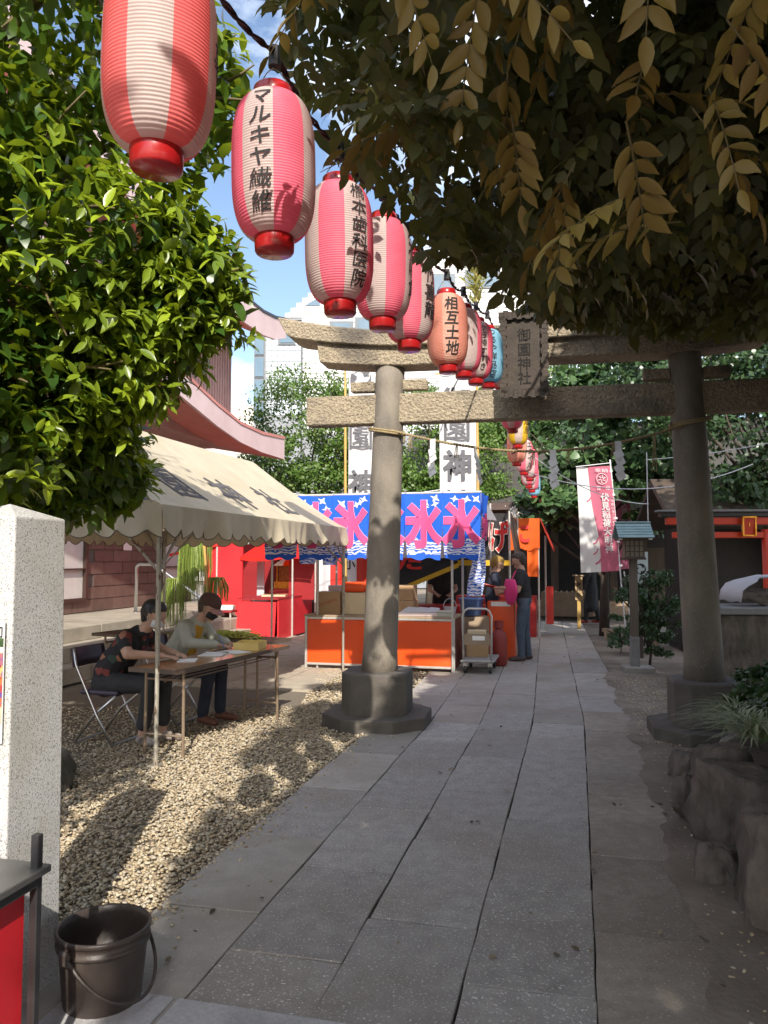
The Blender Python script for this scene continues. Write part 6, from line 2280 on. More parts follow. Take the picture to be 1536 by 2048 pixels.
pa, PAh = seated('person', 'seated person in dark flowered blouse and white mask writing at the table', CH_A, -R(16), None, False, None, None, None, (.40, 1.085), (.86, .05, -.45), [M_skin, M_floral, M_floral, M_btee, M_sandal, M_hair, M_floral], lambda P, ch: [], True)
face_mask(pa, PAh, M_paper)
pb, PBh = seated('person', 'seated person in pale jacket, cap and black mask bent over the table', CH_B, -R(18), None, True, None, None, None, (.37, 1.10), (.84, .0, -.50), [M_skin, M_jack, M_jack, M_navy, M_shoe, M_hair2, M_ytee],
                 lambda P, ch: [((ch[0] + .075, 0, ch[1] + .08), .062, (.14, 0, .66), .075, 6)], False)
face_mask(pb, PBh, mat('black_mask_mat', (0.016, 0.017, 0.022), (0.024, 0.025, 0.03), 9, 0.8))
M_cap = mat('cap_brown_mat', (0.10, 0.045, 0.035), (0.08, 0.036, 0.03), 8, 0.85)
b = MB()
g_ = []
for i in range(7):
    th = math.pi / 2 * (1 - i / 6) * .96
    g_.append([PBh(-.012 + .112 * math.sin(th) * math.cos(q), .098 * math.sin(th) * math.sin(q), .030 + .108 * math.cos(th)) for q in [2 * math.pi * k / 22 for k in range(23)]])
b.sheet(g_, 0)
cp = b.build('cap', M_cap, pb, smooth=True, solid=.004)
b = MB()
g_ = []
for i in range(6):
    t_ = i / 5
    g_.append([PBh(-.012 + (.105 + .085 * t_) * math.cos(q) * (1 - .06 * t_ * abs(q)), .098 * (1 + .05 * t_) * math.sin(q), .036 - .026 * t_ - .030 * math.sin(q) ** 2) for q in [(-1 + 2 * k / 12) * .95 for k in range(13)]])
b.sheet(g_, 0)
b.build('visor', mat('cap_visor_mat', (0.40, 0.20, 0.17), (0.34, 0.17, 0.14), 8, 0.85), cp, smooth=True, solid=.004)
pen = MB().tube([(0, 0, 0), (-.05, -.02, .13)], .004, 8).build('pen', M_bblue)
pen.location = CH_B + Matrix.Rotation(-R(18), 3, 'Z') @ Vector((.60, -.11, .72))
tag(pen, 'blue pen held in the writing hand over the paper', 'pen')


def standing(name, label, loc, rz, H, mats, sleeve, arms, face, hair_long=0.0, vox=.011, stride=.04, skirt=False, group='people standing by the stalls', lean=.0):
    """mats: 0 skin 1 top 2 sleeve 3 trousers 4 shoes 5 hair; arms = ((elbow, wrist, point) left, right)."""
    k = H / 1.68
    cs, P = head_caps((.03 + lean, 0, 1.555), face, 0, 5, hair_long)
    caps = list(cs)
    caps += [((.01 + lean, 0, 1.49), .052, (-.01 + lean * .8, 0, 1.40), .058, 0), ((0, .06, .93), .122, (0, -.06, .93), .122, 3), ((0, .05, .98), .122, (.01, .05, 1.12), .118, 1), ((0, -.05, .98), .122, (.01, -.05, 1.12), .118, 1),
             ((.01, .06, 1.10), .118, (lean * .6, .08, 1.28), .112, 1), ((.01, -.06, 1.10), .118, (lean * .6, -.08, 1.28), .112, 1), ((lean * .7, .12, 1.345), .07, (lean * .7, -.12, 1.345), .07, 1), ((lean * .7, 0, 1.36), .075, (lean * .8, 0, 1.42), .056, 1)]
    for sd, (el, wr, pt) in zip((1, -1), arms):
        sh = Vector((lean * .7, sd * .185, 1.345))
        el, wr = Vector(el), Vector(wr)
        caps += [((lean * .7, sd * .13, 1.35), .07, sh, .062, 1), (sh, .062, sh.lerp(el, .6), .058, 1), (sh.lerp(el, .5), .05, el, .043, 2 if sleeve else 0), (el, .042, wr, .029, 2 if sleeve else 0)]
        caps += hand(wr, pt, (0, 0, 1), (0, -sd, .2), 0, .6)
    for sd in (1, -1):
        hp = Vector((0, sd * .09, .90))
        kn = Vector((.02 + stride * sd, sd * .10, .48))
        an = Vector((-.01 + stride * 1.4 * sd, sd * .11, .09))
        caps += [(hp, .098, kn, .072, 3), (kn, .070, an, .056, 3), (hp.lerp(kn, .2), .10, kn.lerp(hp, .3), .082, 3)]
        caps += [((an.x - .03, an.y, .045), .040, (an.x + .07, an.y + sd * .012, .042), .042, 4), ((an.x + .07, an.y + sd * .012, .040), .042, (an.x + .17, an.y + sd * .022, .034), .032, 4)]
    if skirt:
        caps += [((0, .05, .85), .14, (0, .08, .42), .15, 3), ((0, -.05, .85), .14, (0, -.08, .42), .15, 3)]
    caps = [(tuple(Vector(c[0]) * k), c[1] * k, tuple(Vector(c[2]) * k), c[3] * k, c[4]) for c in caps]
    return figure(name, label, loc, rz, caps, mats, vox, 4, group)


man = standing('person', 'standing person in black tee and jeans holding papers, pink bag at the waist', (2.16, 11.95, 0), R(180 - 8), 1.66, [M_skin, M_btee, M_btee, M_jean, M_shoe2, M_hair2], False,
               (((.10, .25, 1.09), (.34, .10, 1.13), (1, -.3, .05)), ((.10, -.25, 1.09), (.34, -.10, 1.12), (1, .3, .05))), (.86, -.05, -.35), lean=.05)
standing('person', 'standing person in navy clothes facing the one in black tee, half hidden', (1.74, 12.45, 0), R(-10), 1.60, [M_skin, M_navy, M_navy, M_navy, M_shoe2, mat('blond_cap_mat', (0.34, 0.22, 0.05), (0.26, 0.16, 0.04), 10, 0.8)], False,
         (((.10, .24, 1.06), (.30, .10, 1.10), (1, -.3, .1)), ((.10, -.24, 1.06), (.30, -.10, 1.10), (1, .3, .1))), (.8, .05, -.5), stride=-.1, lean=.07)
standing('person', 'distant person in long black clothes and red shoes behind the flag', (5.02, 18.7, 0), R(150), 1.62, [M_skin, M_btee, M_btee, M_btee, mat('red_shoe_mat', (0.34, 0.05, 0.04), (0.28, 0.04, 0.035), 10, 0.5), M_hair], True,
         (((.03, .26, 1.10), (.12, .24, .86), (.4, 0, -1)), ((.03, -.26, 1.10), (.12, -.24, .86), (.4, 0, -1))), (1, 0, -.2), vox=.014, skirt=True, stride=.09)
standing('person', 'stall keeper in dark red shirt seen from behind at the red stall', W(-5.75, 16.7), R(70), 1.62, [M_skin, mat('maroon_shirt_mat', (0.13, 0.012, 0.014), (0.09, 0.01, 0.012), 6, 0.9), M_btee, M_btee, M_shoe2, M_hair], False,
         (((.06, .25, 1.09), (.26, .14, 1.0), (1, -.2, -.2)), ((.06, -.25, 1.09), (.26, -.14, 1.0), (1, .2, -.2))), (1, 0, -.5), vox=.014)
standing('person', 'stall keeper in black behind the counter of the dark food stall', W(-2.35, 13.75), R(-90), 1.60, [M_skin, M_btee, M_btee, M_btee, M_shoe2, M_hair], False,
         (((.08, .25, 1.06), (.28, .12, .98), (1, -.2, -.2)), ((.08, -.25, 1.06), (.28, -.12, .98), (1, .2, -.2))), (1, 0, -.3), vox=.014)
bag = thing('pink_bag', 'bright pink shoulder bag hanging at the standing person\'s front', 'bag', (1.93, 11.78, .95), R(200))
M_pkb = mat('pink_bag_mat', (0.80, 0.05, 0.25), (0.72, 0.04, 0.21), 6, 0.6)
b = MB()
rows = []
for i in range(9):
    t = i / 8
    hw = .07 + .12 * math.sin(math.pi * min(1, t * .9 + .1)) ** .8
    rows.append([(.045 * math.sin(math.pi * j / 6) * math.sin(math.pi * (.1 + .8 * t)), -hw + 2 * hw * j / 6, .30 - .38 * t) for j in range(7)])
b.sheet(rows, 0)
b.build('bag_body', M_pkb, bag, smooth=True, solid=.03)
MB().tube([(-.02, -.03, .25), (-.10, -.08, .36), (-.17, -.14, .42)], .010, 6).build('strap', M_pkb, bag)
o = MB().box((0, 0, 0), (.20, .15, .012)).build('booklet', M_redp)
o.location = (1.66, 12.05, 1.135)
o.rotation_euler = (R(14), R(-12), R(172))
tag(o, 'red folder held between the two people standing at the stalls', 'folder')

# ================================================================== trees and plants
M_bark = mat('bark_mat', (0.09, 0.07, 0.055), (0.055, 0.043, 0.034), 9, 0.95, .7, 30, stretch=(1, 1, .25), bdist=.02)
M_twig = mat('twig_mat', (0.16, 0.12, 0.05), (0.11, 0.085, 0.04), 20, 0.8)
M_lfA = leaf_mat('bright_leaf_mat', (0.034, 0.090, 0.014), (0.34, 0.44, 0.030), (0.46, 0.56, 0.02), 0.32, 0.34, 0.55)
M_lfB = leaf_mat('canopy_leaf_mat', (0.046, 0.060, 0.019), (0.115, 0.105, 0.030), (0.19, 0.19, 0.03), 0.5, 0.30)
M_lfN = leaf_mat('ochre_leaflet_mat', (0.15, 0.085, 0.018), (0.33, 0.25, 0.06), (0.32, 0.22, 0.04), 0.45, 0.25)
M_lfC = leaf_mat('garden_leaf_mat', (0.060, 0.13, 0.022), (0.13, 0.21, 0.04), (0.28, 0.40, 0.05), 0.45, 0.30)
M_lfD = leaf_mat('dark_leaf_mat', (0.035, 0.075, 0.028), (0.065, 0.115, 0.045), (0.12, 0.2, 0.04), 0.35, 0.25)
M_lfI = leaf_mat('ivy_leaf_mat', (0.045, 0.10, 0.04), (0.11, 0.19, 0.07), (0.2, 0.32, 0.08), 0.4, 0.25)


def limb(b, p0, p1, r0, r1, bend=.15, n=7):
    p0, p1 = Vector(p0), Vector(p1)
    d = p1 - p0
    s = Vector((random.uniform(-1, 1), random.uniform(-1, 1), random.uniform(-.2, .6))) * d.length * bend
    pts = [p0 + d * (i / n) + s * math.sin(math.pi * i / n) for i in range(n + 1)]
    b.tube(pts, [r0 + (r1 - r0) * i / n for i in range(n + 1)], 8)
    return pts


def in_ell(n, c, r, shell=.0):
    u = unit(n)
    k = rng.uniform(shell ** 3, 1, n) ** (1 / 3)
    return np.array(c) + u * k[:, None] * np.array(r), u


def split_leaves(root, pos, axis, up, ln, wd, tint, m, count=300, name='leaf', part='foliage', tv=LEAFH_V, tf=LEAFH_F):
    """the leaves that show largest become parts of their own, the rest one joined part."""
    u, v, f = px_of(pos)
    size = np.where((u > -40) & (u < 1576) & (v > -40) & (v < 2088) & (f > .3), ln / np.maximum(f, .3), 0)
    big = np.argsort(-size)[:count]
    big = big[size[big] > 0]
    mask = np.ones(len(pos), bool)
    mask[big] = False
    base = np.array(root.location)
    me = leaf_mesh(part, pos[mask] - base, axis[mask], up[mask], ln[mask], wd[mask], tint[mask], m, tv, tf)
    o = link(part, me, root)
    o['kind'] = 'stuff'
    prot = []
    one = np.zeros((1, 3))
    for q in range(8):
        prot.append(leaf_mesh(name, one, np.array([[0., 1, 0]]), np.array([[0., 0, 1]]), np.array([1.0]), np.array([1.0]), np.array([(q + .5) / 8]), m, tv, tf))
    x, y, z = leaf_frames(pos[big], axis[big], up[big])
    for k, i in enumerate(big):
        o = bpy.data.objects.new(name, prot[min(7, int(tint[i] * 8))])
        col.objects.link(o)
        o.parent = root
        L, w = ln[i], wd[i]
        M = Matrix(((x[k][0] * L * w, y[k][0] * L, z[k][0] * L, pos[i][0] - base[0]), (x[k][1] * L * w, y[k][1] * L, z[k][1] * L, pos[i][1] - base[1]), (x[k][2] * L * w, y[k][2] * L, z[k][2] * L, pos[i][2] - base[2]), (0, 0, 0, 1)))
        o.matrix_basis = M


# ------------------------------------------------------------------ leafy tree on the left
lt = thing('evergreen_tree', 'bright glossy leaved evergreen tree overhanging the tent at the left', 'tree', (-3.5, 4.3, 0))
ELL = [((-2.15, 3.6, 4.6), (1.25, 1.0, 1.6), 900), ((-1.95, 3.9, 3.3), (1.10, .8, .95), 750), ((-2.15, 4.0, 2.55), (1.0, .7, .55), 420), ((-1.42, 4.1, 2.78), (.45, .4, .52), 170), ((-1.08, 4.05, 3.05), (.30, .35, .52), 120),
       ((-2.35, 3.6, 2.10), (.95, .5, .44), 420), ((-1.75, 4.3, 2.25), (.45, .4, .35), 220), ((-1.05, 3.9, 4.0), (.42, .4, .6), 150), ((-1.25, 3.7, 5.0), (.6, .6, .7), 170), ((-2.9, 3.0, 3.3), (.8, .6, 1.2), 200), ((-2.05, 1.75, 3.0), (.85, 1.2, .85), 480), ((-2.6, .4, 3.5), (1.1, 1.2, 1.0), 460), ((-2.3, 2.9, 2.6), (.8, .5, .6), 200), ((-1.85, 4.6, 2.06), (.55, .4, .34), 330), ((-.96, 4.1, 3.05), (.26, .3, .42), 70), ((-2.9, 4.2, 2.0), (.7, .5, .4), 160)]
tw_p, tw_d = [], []
for c, r_, n_ in ELL:
    p, u = in_ell(n_, c, r_, .72)
    clump = rng.normal(0, .03, p.shape)
    tw_p.append(p + clump)
    tw_d.append(u * np.array([1, 1, .7]) + np.array([0.05, -.25, .35]) + rng.normal(0, .3, p.shape))
tw_p, tw_d = np.concatenate(tw_p), np.concatenate(tw_d)
# thin the crown unevenly so that gaps and clumps show
nzv = np.sin(tw_p[:, 0] * 5.1 + 1) + np.sin(tw_p[:, 2] * 4.3 + tw_p[:, 1] * 2) + np.sin(tw_p[:, 0] * 2.2 - tw_p[:, 2] * 3.1)
kp = nzv + rng.normal(0, .5, len(nzv)) > -.2
kp &= ~((np.abs(tw_p[:, 0] + .50) < .42) & (tw_p[:, 1] < 2.4))


def left_ok(p):
    """leave the strip of gravel, the granite post and the far tent roof in the sun."""
    ok = np.ones(len(p), bool)
    sx, sy = 0.0995 / math.tan(SUN_EL), -0.995 / math.tan(SUN_EL)
    for h, x0, x1, y0, y1 in ((0, None, -.9, 3.0, 7.4), (.4, -1.7, -.8, 2.5, 3.3), (1.0, -1.75, -1.05, 2.6, 3.2), (1.6, -1.75, -1.05, 2.6, 3.2), (2.3, -3.4, -.4, 7.4, 11)):
        dz = p[:, 2] - h
        X_, Y_ = p[:, 0] - sx * dz, p[:, 1] - sy * dz
        lo = np.interp(Y_, [3.0, 3.9, 4.66, 6.45, 7.3], [-2.1, -1.75, -1.52, -1.36, -1.28]) if x0 is None else x0
        hit = (X_ > lo + rng.normal(0, .08, len(p))) & (X_ < x1) & (Y_ > y0) & (Y_ < y1) & (dz > 0)
        ok &= ~(hit & (rng.uniform(0, 1, len(p)) < .93))
    return ok


kp &= left_ok(tw_p)
tw_p, tw_d = tw_p[kp], tw_d[kp]
tw_d /= np.linalg.norm(tw_d, axis=1, keepdims=True)
NT, K = len(tw_p), 6
side = np.cross(tw_d, np.array([0.0, 0, 1]))
side /= np.maximum(np.linalg.norm(side, axis=1, keepdims=True), 1e-5)
nrm = np.cross(side, tw_d)
P_, A_, U_ = [], [], []
for k in range(K):
    q = 2 * np.pi * k / K + rng.uniform(0, .7, NT)
    rad = side * np.cos(q)[:, None] + nrm * np.sin(q)[:, None]
    ax = tw_d * rng.uniform(.1, 1.0, (NT, 1)) + rad * .9 + np.array([0, 0, -.25]) + rng.normal(0, .22, (NT, 3))
    P_.append(tw_p - tw_d * rng.uniform(0, .11, (NT, 1)))
    A_.append(ax)
    U_.append(tw_d * .8 + np.array([0, 0, .9]) + rng.normal(0, .12, (NT, 3)))
P_, A_, U_ = map(np.concatenate, (P_, A_, U_))
ln = rng.uniform(.050, .122, len(P_))
young = np.repeat(rng.uniform(0, 1, NT)[None], K, 0).reshape(-1)
tint = np.clip(.27 + young * .32 + rng.uniform(0, .2, len(P_)) + np.where(young > .78, .35, 0) + .10 * np.clip(np.tile(tw_p[:, 2], K) - 3.2, 0, 2), 0, 1)  # tint also rises with height, painting the sunlit top of the crown
# an inner layer of leaves, tinted dark for the shade inside the crown
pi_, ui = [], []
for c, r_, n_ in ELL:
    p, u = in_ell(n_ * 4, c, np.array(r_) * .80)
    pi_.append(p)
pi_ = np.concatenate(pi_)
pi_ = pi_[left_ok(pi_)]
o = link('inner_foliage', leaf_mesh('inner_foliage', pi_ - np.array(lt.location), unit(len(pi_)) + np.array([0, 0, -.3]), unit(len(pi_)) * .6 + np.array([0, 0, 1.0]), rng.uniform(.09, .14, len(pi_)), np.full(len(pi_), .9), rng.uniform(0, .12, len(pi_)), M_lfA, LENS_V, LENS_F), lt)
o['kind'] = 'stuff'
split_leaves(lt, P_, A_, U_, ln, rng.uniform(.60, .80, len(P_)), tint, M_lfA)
b = MB()
base = Vector(lt.location)
b.tube([(0, 0, -.05), (.03, -.02, .5), (.05, -.1, 1.4), (.15, -.2, 2.4), (.35, -.3, 3.6)], [.19, .15, .13, .11, .07], 12)
b.build('trunk', M_bark, lt, smooth=True)
b = MB()
tips = []
for c, r_, n_ in ELL:
    pts = limb(b, Vector((-3.4, 4.15, max(1.6, c[2] * .62))) - base, Vector(c) - base, .06, .025)
    for q in range(9):
        e = Vector(c) + Vector(tuple(unit(1)[0] * np.array(r_) * .92))
        limb(b, Vector(c) - base + (e - Vector(c)) * .1, e - base, .016, .004, .08, 5)
b.build('branches', M_twig, lt, smooth=True)

# ------------------------------------------------------------------ big tree overhead
ot = thing('overhanging_tree', 'large dark tree with hanging feathery leaves over the right of the path', 'tree', (4.9, 3.4, 0))
bt = thing('shade_tree', 'broad tree behind the camera that shades the path', 'tree', (3.4, -5.0, 0))
SXY = 1 / math.tan(SUN_EL)
SDX, SDY = 0.0995 * SXY, -0.995 * SXY      # towards the sun, per metre of height


def lit_edge(y, h):
    """left of this line the photograph shows sunlight at height h."""
    g0 = np.interp(y, [-5, 2.4, 3.2, 4.3, 5.1, 6.5, 7.6, 8.4, 8.7, 9.3, 9.6, 10.3, 10.45, 11.5, 13, 18], [-.8, -.8, -1.05, -1.2, -1.09, -.97, -.95, -.8, .4, .4, -1.2, -1.2, 1.05, 1.2, 1.5, 2.6])
    g2 = np.interp(y, [-5, 1.0, 2.4, 5.0, 6.6, 7.1, 7.22, 7.75, 8.0, 9.9, 10.2, 12, 14, 18], [-1.0, -.9, -.75, -.95, -1.25, -1.0, -.13, -.13, -.85, -.45, 1.45, 1.6, 2.0, 3.2])
    return g0 + (g2 - g0) * np.clip(h / 2.7, 0, 1.2)


def shade_ok(p):
    ok = np.ones(len(p), bool)
    for h in (0.0, .9, 1.8, 2.7, 3.3):
        dz = p[:, 2] - h
        xs_, ys_ = p[:, 0] - SDX * dz, p[:, 1] - SDY * dz
        e = lit_edge(ys_, h) + rng.normal(0, .07, len(p)) + .12 * np.sin(ys_ * 2.7) * np.sin(ys_ * 1.1 + h)
        ok &= (xs_ > e) | (dz < 0)
    # a gap over the first lanterns, which catch the sun
    for h in (2.5, 2.75, 3.0):
        dz = p[:, 2] - h
        xs_, ys_ = p[:, 0] - SDX * dz, p[:, 1] - SDY * dz
        lx = -.504 + .299 * (ys_ - 1.67)
        ok &= ~((np.abs(xs_ - lx) < .15) & (ys_ > 1.35) & (ys_ < 6.5) & (dz > 0))
    return ok


def low_edge(x, y):
    """the height the hanging foliage comes down to."""
    z = np.interp(y, [-9, -1, 0.8, 2.2, 4.0, 5.5, 7.5], [3.4, 3.1, 2.70, 2.55, 2.85, 3.15, 3.70])
    z = z - np.clip((x - 1.3), 0, 1) * .22 * (y > 3)
    return z + .10 * np.sin(3.1 * x + 1.7 * y) + .08 * np.sin(5.3 * y - 2 * x)


def view_left(p):
    """keep the gap of open sky left of the canopy above the lantern row."""
    uu, vv, ff = px_of(p)
    lim = (np.interp((p[:, 2] - CAM_H) / np.maximum(p[:, 1], .3), [.28, .295, .308, .334, .388, .402, .451, .50, .51, .612, .627, .724, 1.2], [3.0, .36, .24, .175, .15, .065, .045, -.005, -.05, -.078, -.13, -.160, -.162]) + rng.normal(0, .012, len(p))) * p[:, 1]
    return (p[:, 0] > lim) | (p[:, 1] < .9)


# leaf sprays: (position, direction) for compound leaves hanging from the canopy
def canopy_points(n, x0, x1, y0, y1, zmin, zmax, under=None):
    p = np.stack([rng.uniform(x0, x1, n), rng.uniform(y0, y1, n), rng.uniform(zmin, zmax, n)], 1)
    le = low_edge(p[:, 0], p[:, 1])
    ok = p[:, 2] > le
    if under is not None:
        ok &= p[:, 2] < le + under
    ok &= shade_ok(p) & view_left(p)
    return p[ok]


def sprays(p, nl, rl, ll, droop):
    """each point becomes a pinnate leaf: returns leaflet arrays and the rachis lines."""
    n = len(p)
    d = np.stack([rng.normal(0, 1, n), rng.normal(0, 1, n), -np.abs(rng.normal(droop, .35, n))], 1)
    d /= np.linalg.norm(d, axis=1, keepdims=True)
    up = np.stack([rng.normal(0, .35, n), rng.normal(-.2, .35, n), np.full(n, 1.0)], 1)
    s = np.cross(d, up)
    s /= np.linalg.norm(s, axis=1, keepdims=True)
    up = np.cross(s, d)
    L = rng.uniform(*rl, n)
    Pp, Aa, Uu, Tt, Ll = [], [], [], [], []
    tn = rng.uniform(0, 1, n)
    for k in range(nl):
        t = (k // 2 + .7) / (nl / 2 + .4)
        sg = 1 if k % 2 else -1
        if k == nl - 1:
            sg, t = 0, 1.0
        q = p + d * (L * t)[:, None] + np.array([0, 0, -1]) * (L * .22 * t * t)[:, None]
        Pp.append(q)
        Aa.append(d * .62 + s * sg * .85 + np.array([0, 0, -.38]) + rng.normal(0, .10, (n, 3)))
        Uu.append(up + rng.normal(0, .22, (n, 3)))
        Tt.append(np.clip(tn + rng.uniform(-.15, .15, n), 0, 1))
        Ll.append(rng.uniform(*ll, n) * (1 - .3 * abs(t - .5)))
    return [np.concatenate(a) for a in (Pp, Aa, Uu, Tt, Ll)] + [p, d, L]


# visible underside, fairly small leaflets
pv = np.concatenate([canopy_points(34000, -.9, 4.6, 1.7, 7.0, 2.3, 5.2, .75)[:6500], canopy_points(9000, -.5, 1.6, 1.3, 4.0, 2.9, 4.6)[:1500]])
Pp, Aa, Uu, Tt, Ll, p0, d0, L0 = sprays(pv, 11, (.18, .26), (.055, .082), .7)
ok = view_left(Pp)
Pp, Aa, Uu, Tt, Ll = Pp[ok], Aa[ok], Uu[ok], Tt[ok], Ll[ok]
me = leaf_mesh('foliage', Pp - np.array(ot.location), Aa, Uu, Ll, np.full(len(Pp), 1.0), Tt, M_lfB, LENS_V, LENS_F)
o = link('foliage', me, ot)
o['kind'] = 'stuff'
# the nearest sprays, with ochre leaflets large enough to tell apart
pn = np.array([(.10, 1.75, 2.60), (.28, 1.62, 2.52), (.42, 1.70, 2.45), (.20, 1.55, 2.78), (.34, 1.45, 2.84), (.55, 1.55, 2.62), (.50, 1.35, 2.78), (.68, 1.60, 2.52), (.72, 1.40, 2.68), (.86, 1.5, 2.58), (.95, 1.45, 2.75),
               (.24, 1.95, 2.70), (.05, 2.05, 2.86), (.60, 1.85, 2.72), (.44, 2.05, 2.78), (.82, 1.9, 2.62), (1.02, 1.8, 2.75), (.36, 1.85, 2.95), (.74, 2.1, 2.9), (.15, 1.35, 2.72), (.02, 1.6, 2.90), (.62, 1.3, 2.50), (.48, 1.5, 2.30), (.66, 1.75, 2.36)])
pn = np.concatenate([pn, pn[rng.integers(0, len(pn), 12)] + rng.normal(0, .10, (12, 3)) + np.array([.05, .05, .12])])
Pp, Aa, Uu, Tt, Ll, p0n, d0n, L0n = sprays(pn, 11, (.18, .27), (.060, .088), .55)
ok = view_left(Pp)
Pp, Aa, Uu, Tt, Ll = Pp[ok], Aa[ok], Uu[ok], Tt[ok], Ll[ok]
split_leaves(ot, Pp, Aa, Uu, Ll, rng.uniform(.62, .78, len(Pp)), Tt, M_lfN, 300, 'leaflet', 'near_foliage')
b = MB()
ob_ = Vector(ot.location)
for p, d, L in list(zip(p0n, d0n, L0n)):
    q = [Vector(p) - ob_ + Vector(d) * L * t + Vector((0, 0, -L * .22 * t * t)) for t in (-.15, .2, .5, .8, 1)]
    b.tube(q, [.0022, .002, .0018, .0014, .001], 4, cap=False)
o = b.build('leaf_stalks', M_twig, ot)
o['kind'] = 'stuff'
# the body of the crown above and behind the camera: larger leaf sprays that only shade
for root, y0, y1, n_, zt in ((ot, -1.0, 8.0, 95000, 7.2), (bt, -10.5, -1.0, 64000, 7.5)):
    pc = canopy_points(n_, -1.2, 7.5, y0, y1, 2.8, zt)
    le = low_edge(pc[:, 0], pc[:, 1])
    vis = (pc[:, 1] > 1.0)
    pc = pc[(~vis) | (pc[:, 2] > le + .45)]
    n_ = len(pc)
    dc = np.linalg.norm(pc - np.array([0, 0, CAM_H]), axis=1)
    cl_ = np.where((pc[:, 1] > .6) & (dc < 3.4), rng.uniform(.08, .13, n_), rng.uniform(.15, .25, n_))
    me = leaf_mesh('crown', pc - np.array(root.location), unit(n_) + np.array([0, 0, -.4]), unit(n_) * .5 + np.array([0, 0, 1.0]), cl_, np.full(n_, .95), rng.uniform(0, 1, n_), M_lfB, LENS_V, LENS_F)
    o = link('crown', me, root)
    o['kind'] = 'stuff'
for root, tips in ((ot, [(.6, 2.6, 4.0), (1.8, 3.8, 4.2), (.9, 4.8, 4.6), (2.5, 1.6, 4.0), (1.6, .4, 4.4), (3.4, 5.8, 4.6), (.4, 1.5, 3.4), (1.6, 2.2, 3.5)]), (bt, [(.8, -3.5, 4.6), (1.5, -6.5, 4.8), (4.8, -3.0, 4.8), (5.2, -7, 5), (.4, -5, 5), (2.4, -1.5, 4.6)])):
    c = Vector(root.location)
    b = MB()
    b.tube([(0, 0, -.05), (.02, .03, .4), (-.05, .05, 1.6), (-.15, .0, 2.9), (-.3, -.05, 4.4)], [.34, .27, .24, .20, .13], 14)
    b.build('trunk', M_bark, root, smooth=True)
    b = MB()
    for t_ in tips:
        pts = limb(b, (-.12, 0, 2.6 + random.uniform(0, 1)), Vector(t_) - c, .09, .03, .12, 8)
        for q in range(7):
            s_ = pts[random.randint(3, 7)]
            limb(b, s_, s_ + Vector((random.uniform(-.9, .9), random.uniform(-.9, .9), random.uniform(-.1, .5))), .016, .005, .1, 5)
    b.build('branches', M_bark, root, smooth=True)


# ------------------------------------------------------------------ trees beyond the gate
def far_tree(name, label, base_p, ells, m, ls, n_tot, gaps=1.0, group='trees beyond the gate', tv=RHOMB_V, tf=RHOMB_F, wd=1.0, cat='tree'):
    t = thing(name, label, cat, base_p, 0, group)
    vol = [e[1][0] * e[1][2] for e in ells]
    P_, N_ = [], []
    for e, v in zip(ells, vol):
        n_ = int(n_tot * v / sum(vol))
        # clusters on the surface, loose outline
        nc = max(12, n_ // 60)
        cpt, cu = in_ell(nc, e[0], e[1], .55)
        idx = rng.integers(0, nc, n_)
        p = cpt[idx] + rng.normal(0, 1, (n_, 3)) * np.array([.24, .2, .14]) * e[1][0] * .45
        P_.append(p)
        N_.append(cu[idx])
    P_, N_ = np.concatenate(P_), np.concatenate(N_)
    k = P_[:, 2] > .12
    P_, N_ = P_[k], N_[k]
    n_ = len(P_)
    me = leaf_mesh('crown', P_ - np.array(base_p), unit(n_) + np.array([0, 0, -.35]), N_ * .5 + np.array([0, -.3, .8]) + rng.normal(0, .35, (n_, 3)), rng.uniform(*ls, n_), np.full(n_, wd), rng.uniform(0, 1, n_), m, tv, tf)
    o = link('crown', me, t)
    o['kind'] = 'stuff'
    b = MB()
    h = ells[0][0][2]
    b.tube([(0, 0, -.05), (.03, 0, h * .25), (-.03, .02, h * .55), (.02, 0, h * .8)], [.05 * h * .5, .04 * h * .5, .03 * h * .5, .02 * h * .5], 10)
    b.build('trunk', M_bark, t, smooth=True)
    b = MB()
    for e in ells:
        for q in range(6):
            c = Vector(e[0]) + Vector(tuple(unit(1)[0] * np.array(e[1]) * .8)) - Vector(base_p)
            limb(b, (0, 0, h * random.uniform(.25, .6)), c, .035, .008, .12, 6)
    b.build('branches', M_bark, t, smooth=True)
    return t


far_tree('garden_tree', 'sunlit green tree behind the tent, left of the swirl crest banner', (-2.0, 20.3, 0), [((-2.1, 20.2, 4.7), (1.7, 1.3, 1.9)), ((-1.0, 20.0, 5.0), (1.0, 1.0, 1.7)), ((-3.0, 20.4, 3.6), (1.2, 1.0, 1.2)), ((-1.4, 20, 3.2), (1.4, 1.0, 1.0)), ((-.3, 20.6, 4.0), (.9, .8, 1.4))], M_lfC, (.075, .12), 30000)
far_tree('garden_tree', 'sunlit green tree between the two white banners', (1.2, 20.8, 0), [((1.1, 20.8, 4.4), (1.3, 1.1, 1.9)), ((2.3, 20.6, 4.0), (1.2, 1.0, 1.7)), ((.6, 20.6, 3.2), (1.2, 1.0, 1.0)), ((2.4, 20.4, 2.9), (1.2, .8, .8))], M_lfC, (.075, .12), 26000)
far_tree('garden_tree', 'pale green tree rising above the plaque and the lantern row', (4.0, 23.5, 0), [((3.6, 23.4, 6.6), (1.7, 1.2, 1.7)), ((4.9, 23.6, 7.0), (1.5, 1.2, 1.6)), ((2.7, 23.2, 5.6), (1.0, 1.0, 1.3)), ((4.2, 23.4, 5.0), (1.8, 1.2, 1.4))], M_lfC, (.075, .12), 26000)
IVY_V = np.array([(0, 0, 0), (-.46, .22, .04), (.46, .22, .04), (-.36, .66, .02), (.36, .66, .02), (0, 1, -.12)], float)
IVY_F = [(0, 2, 1), (1, 2, 4, 3), (3, 4, 5)]
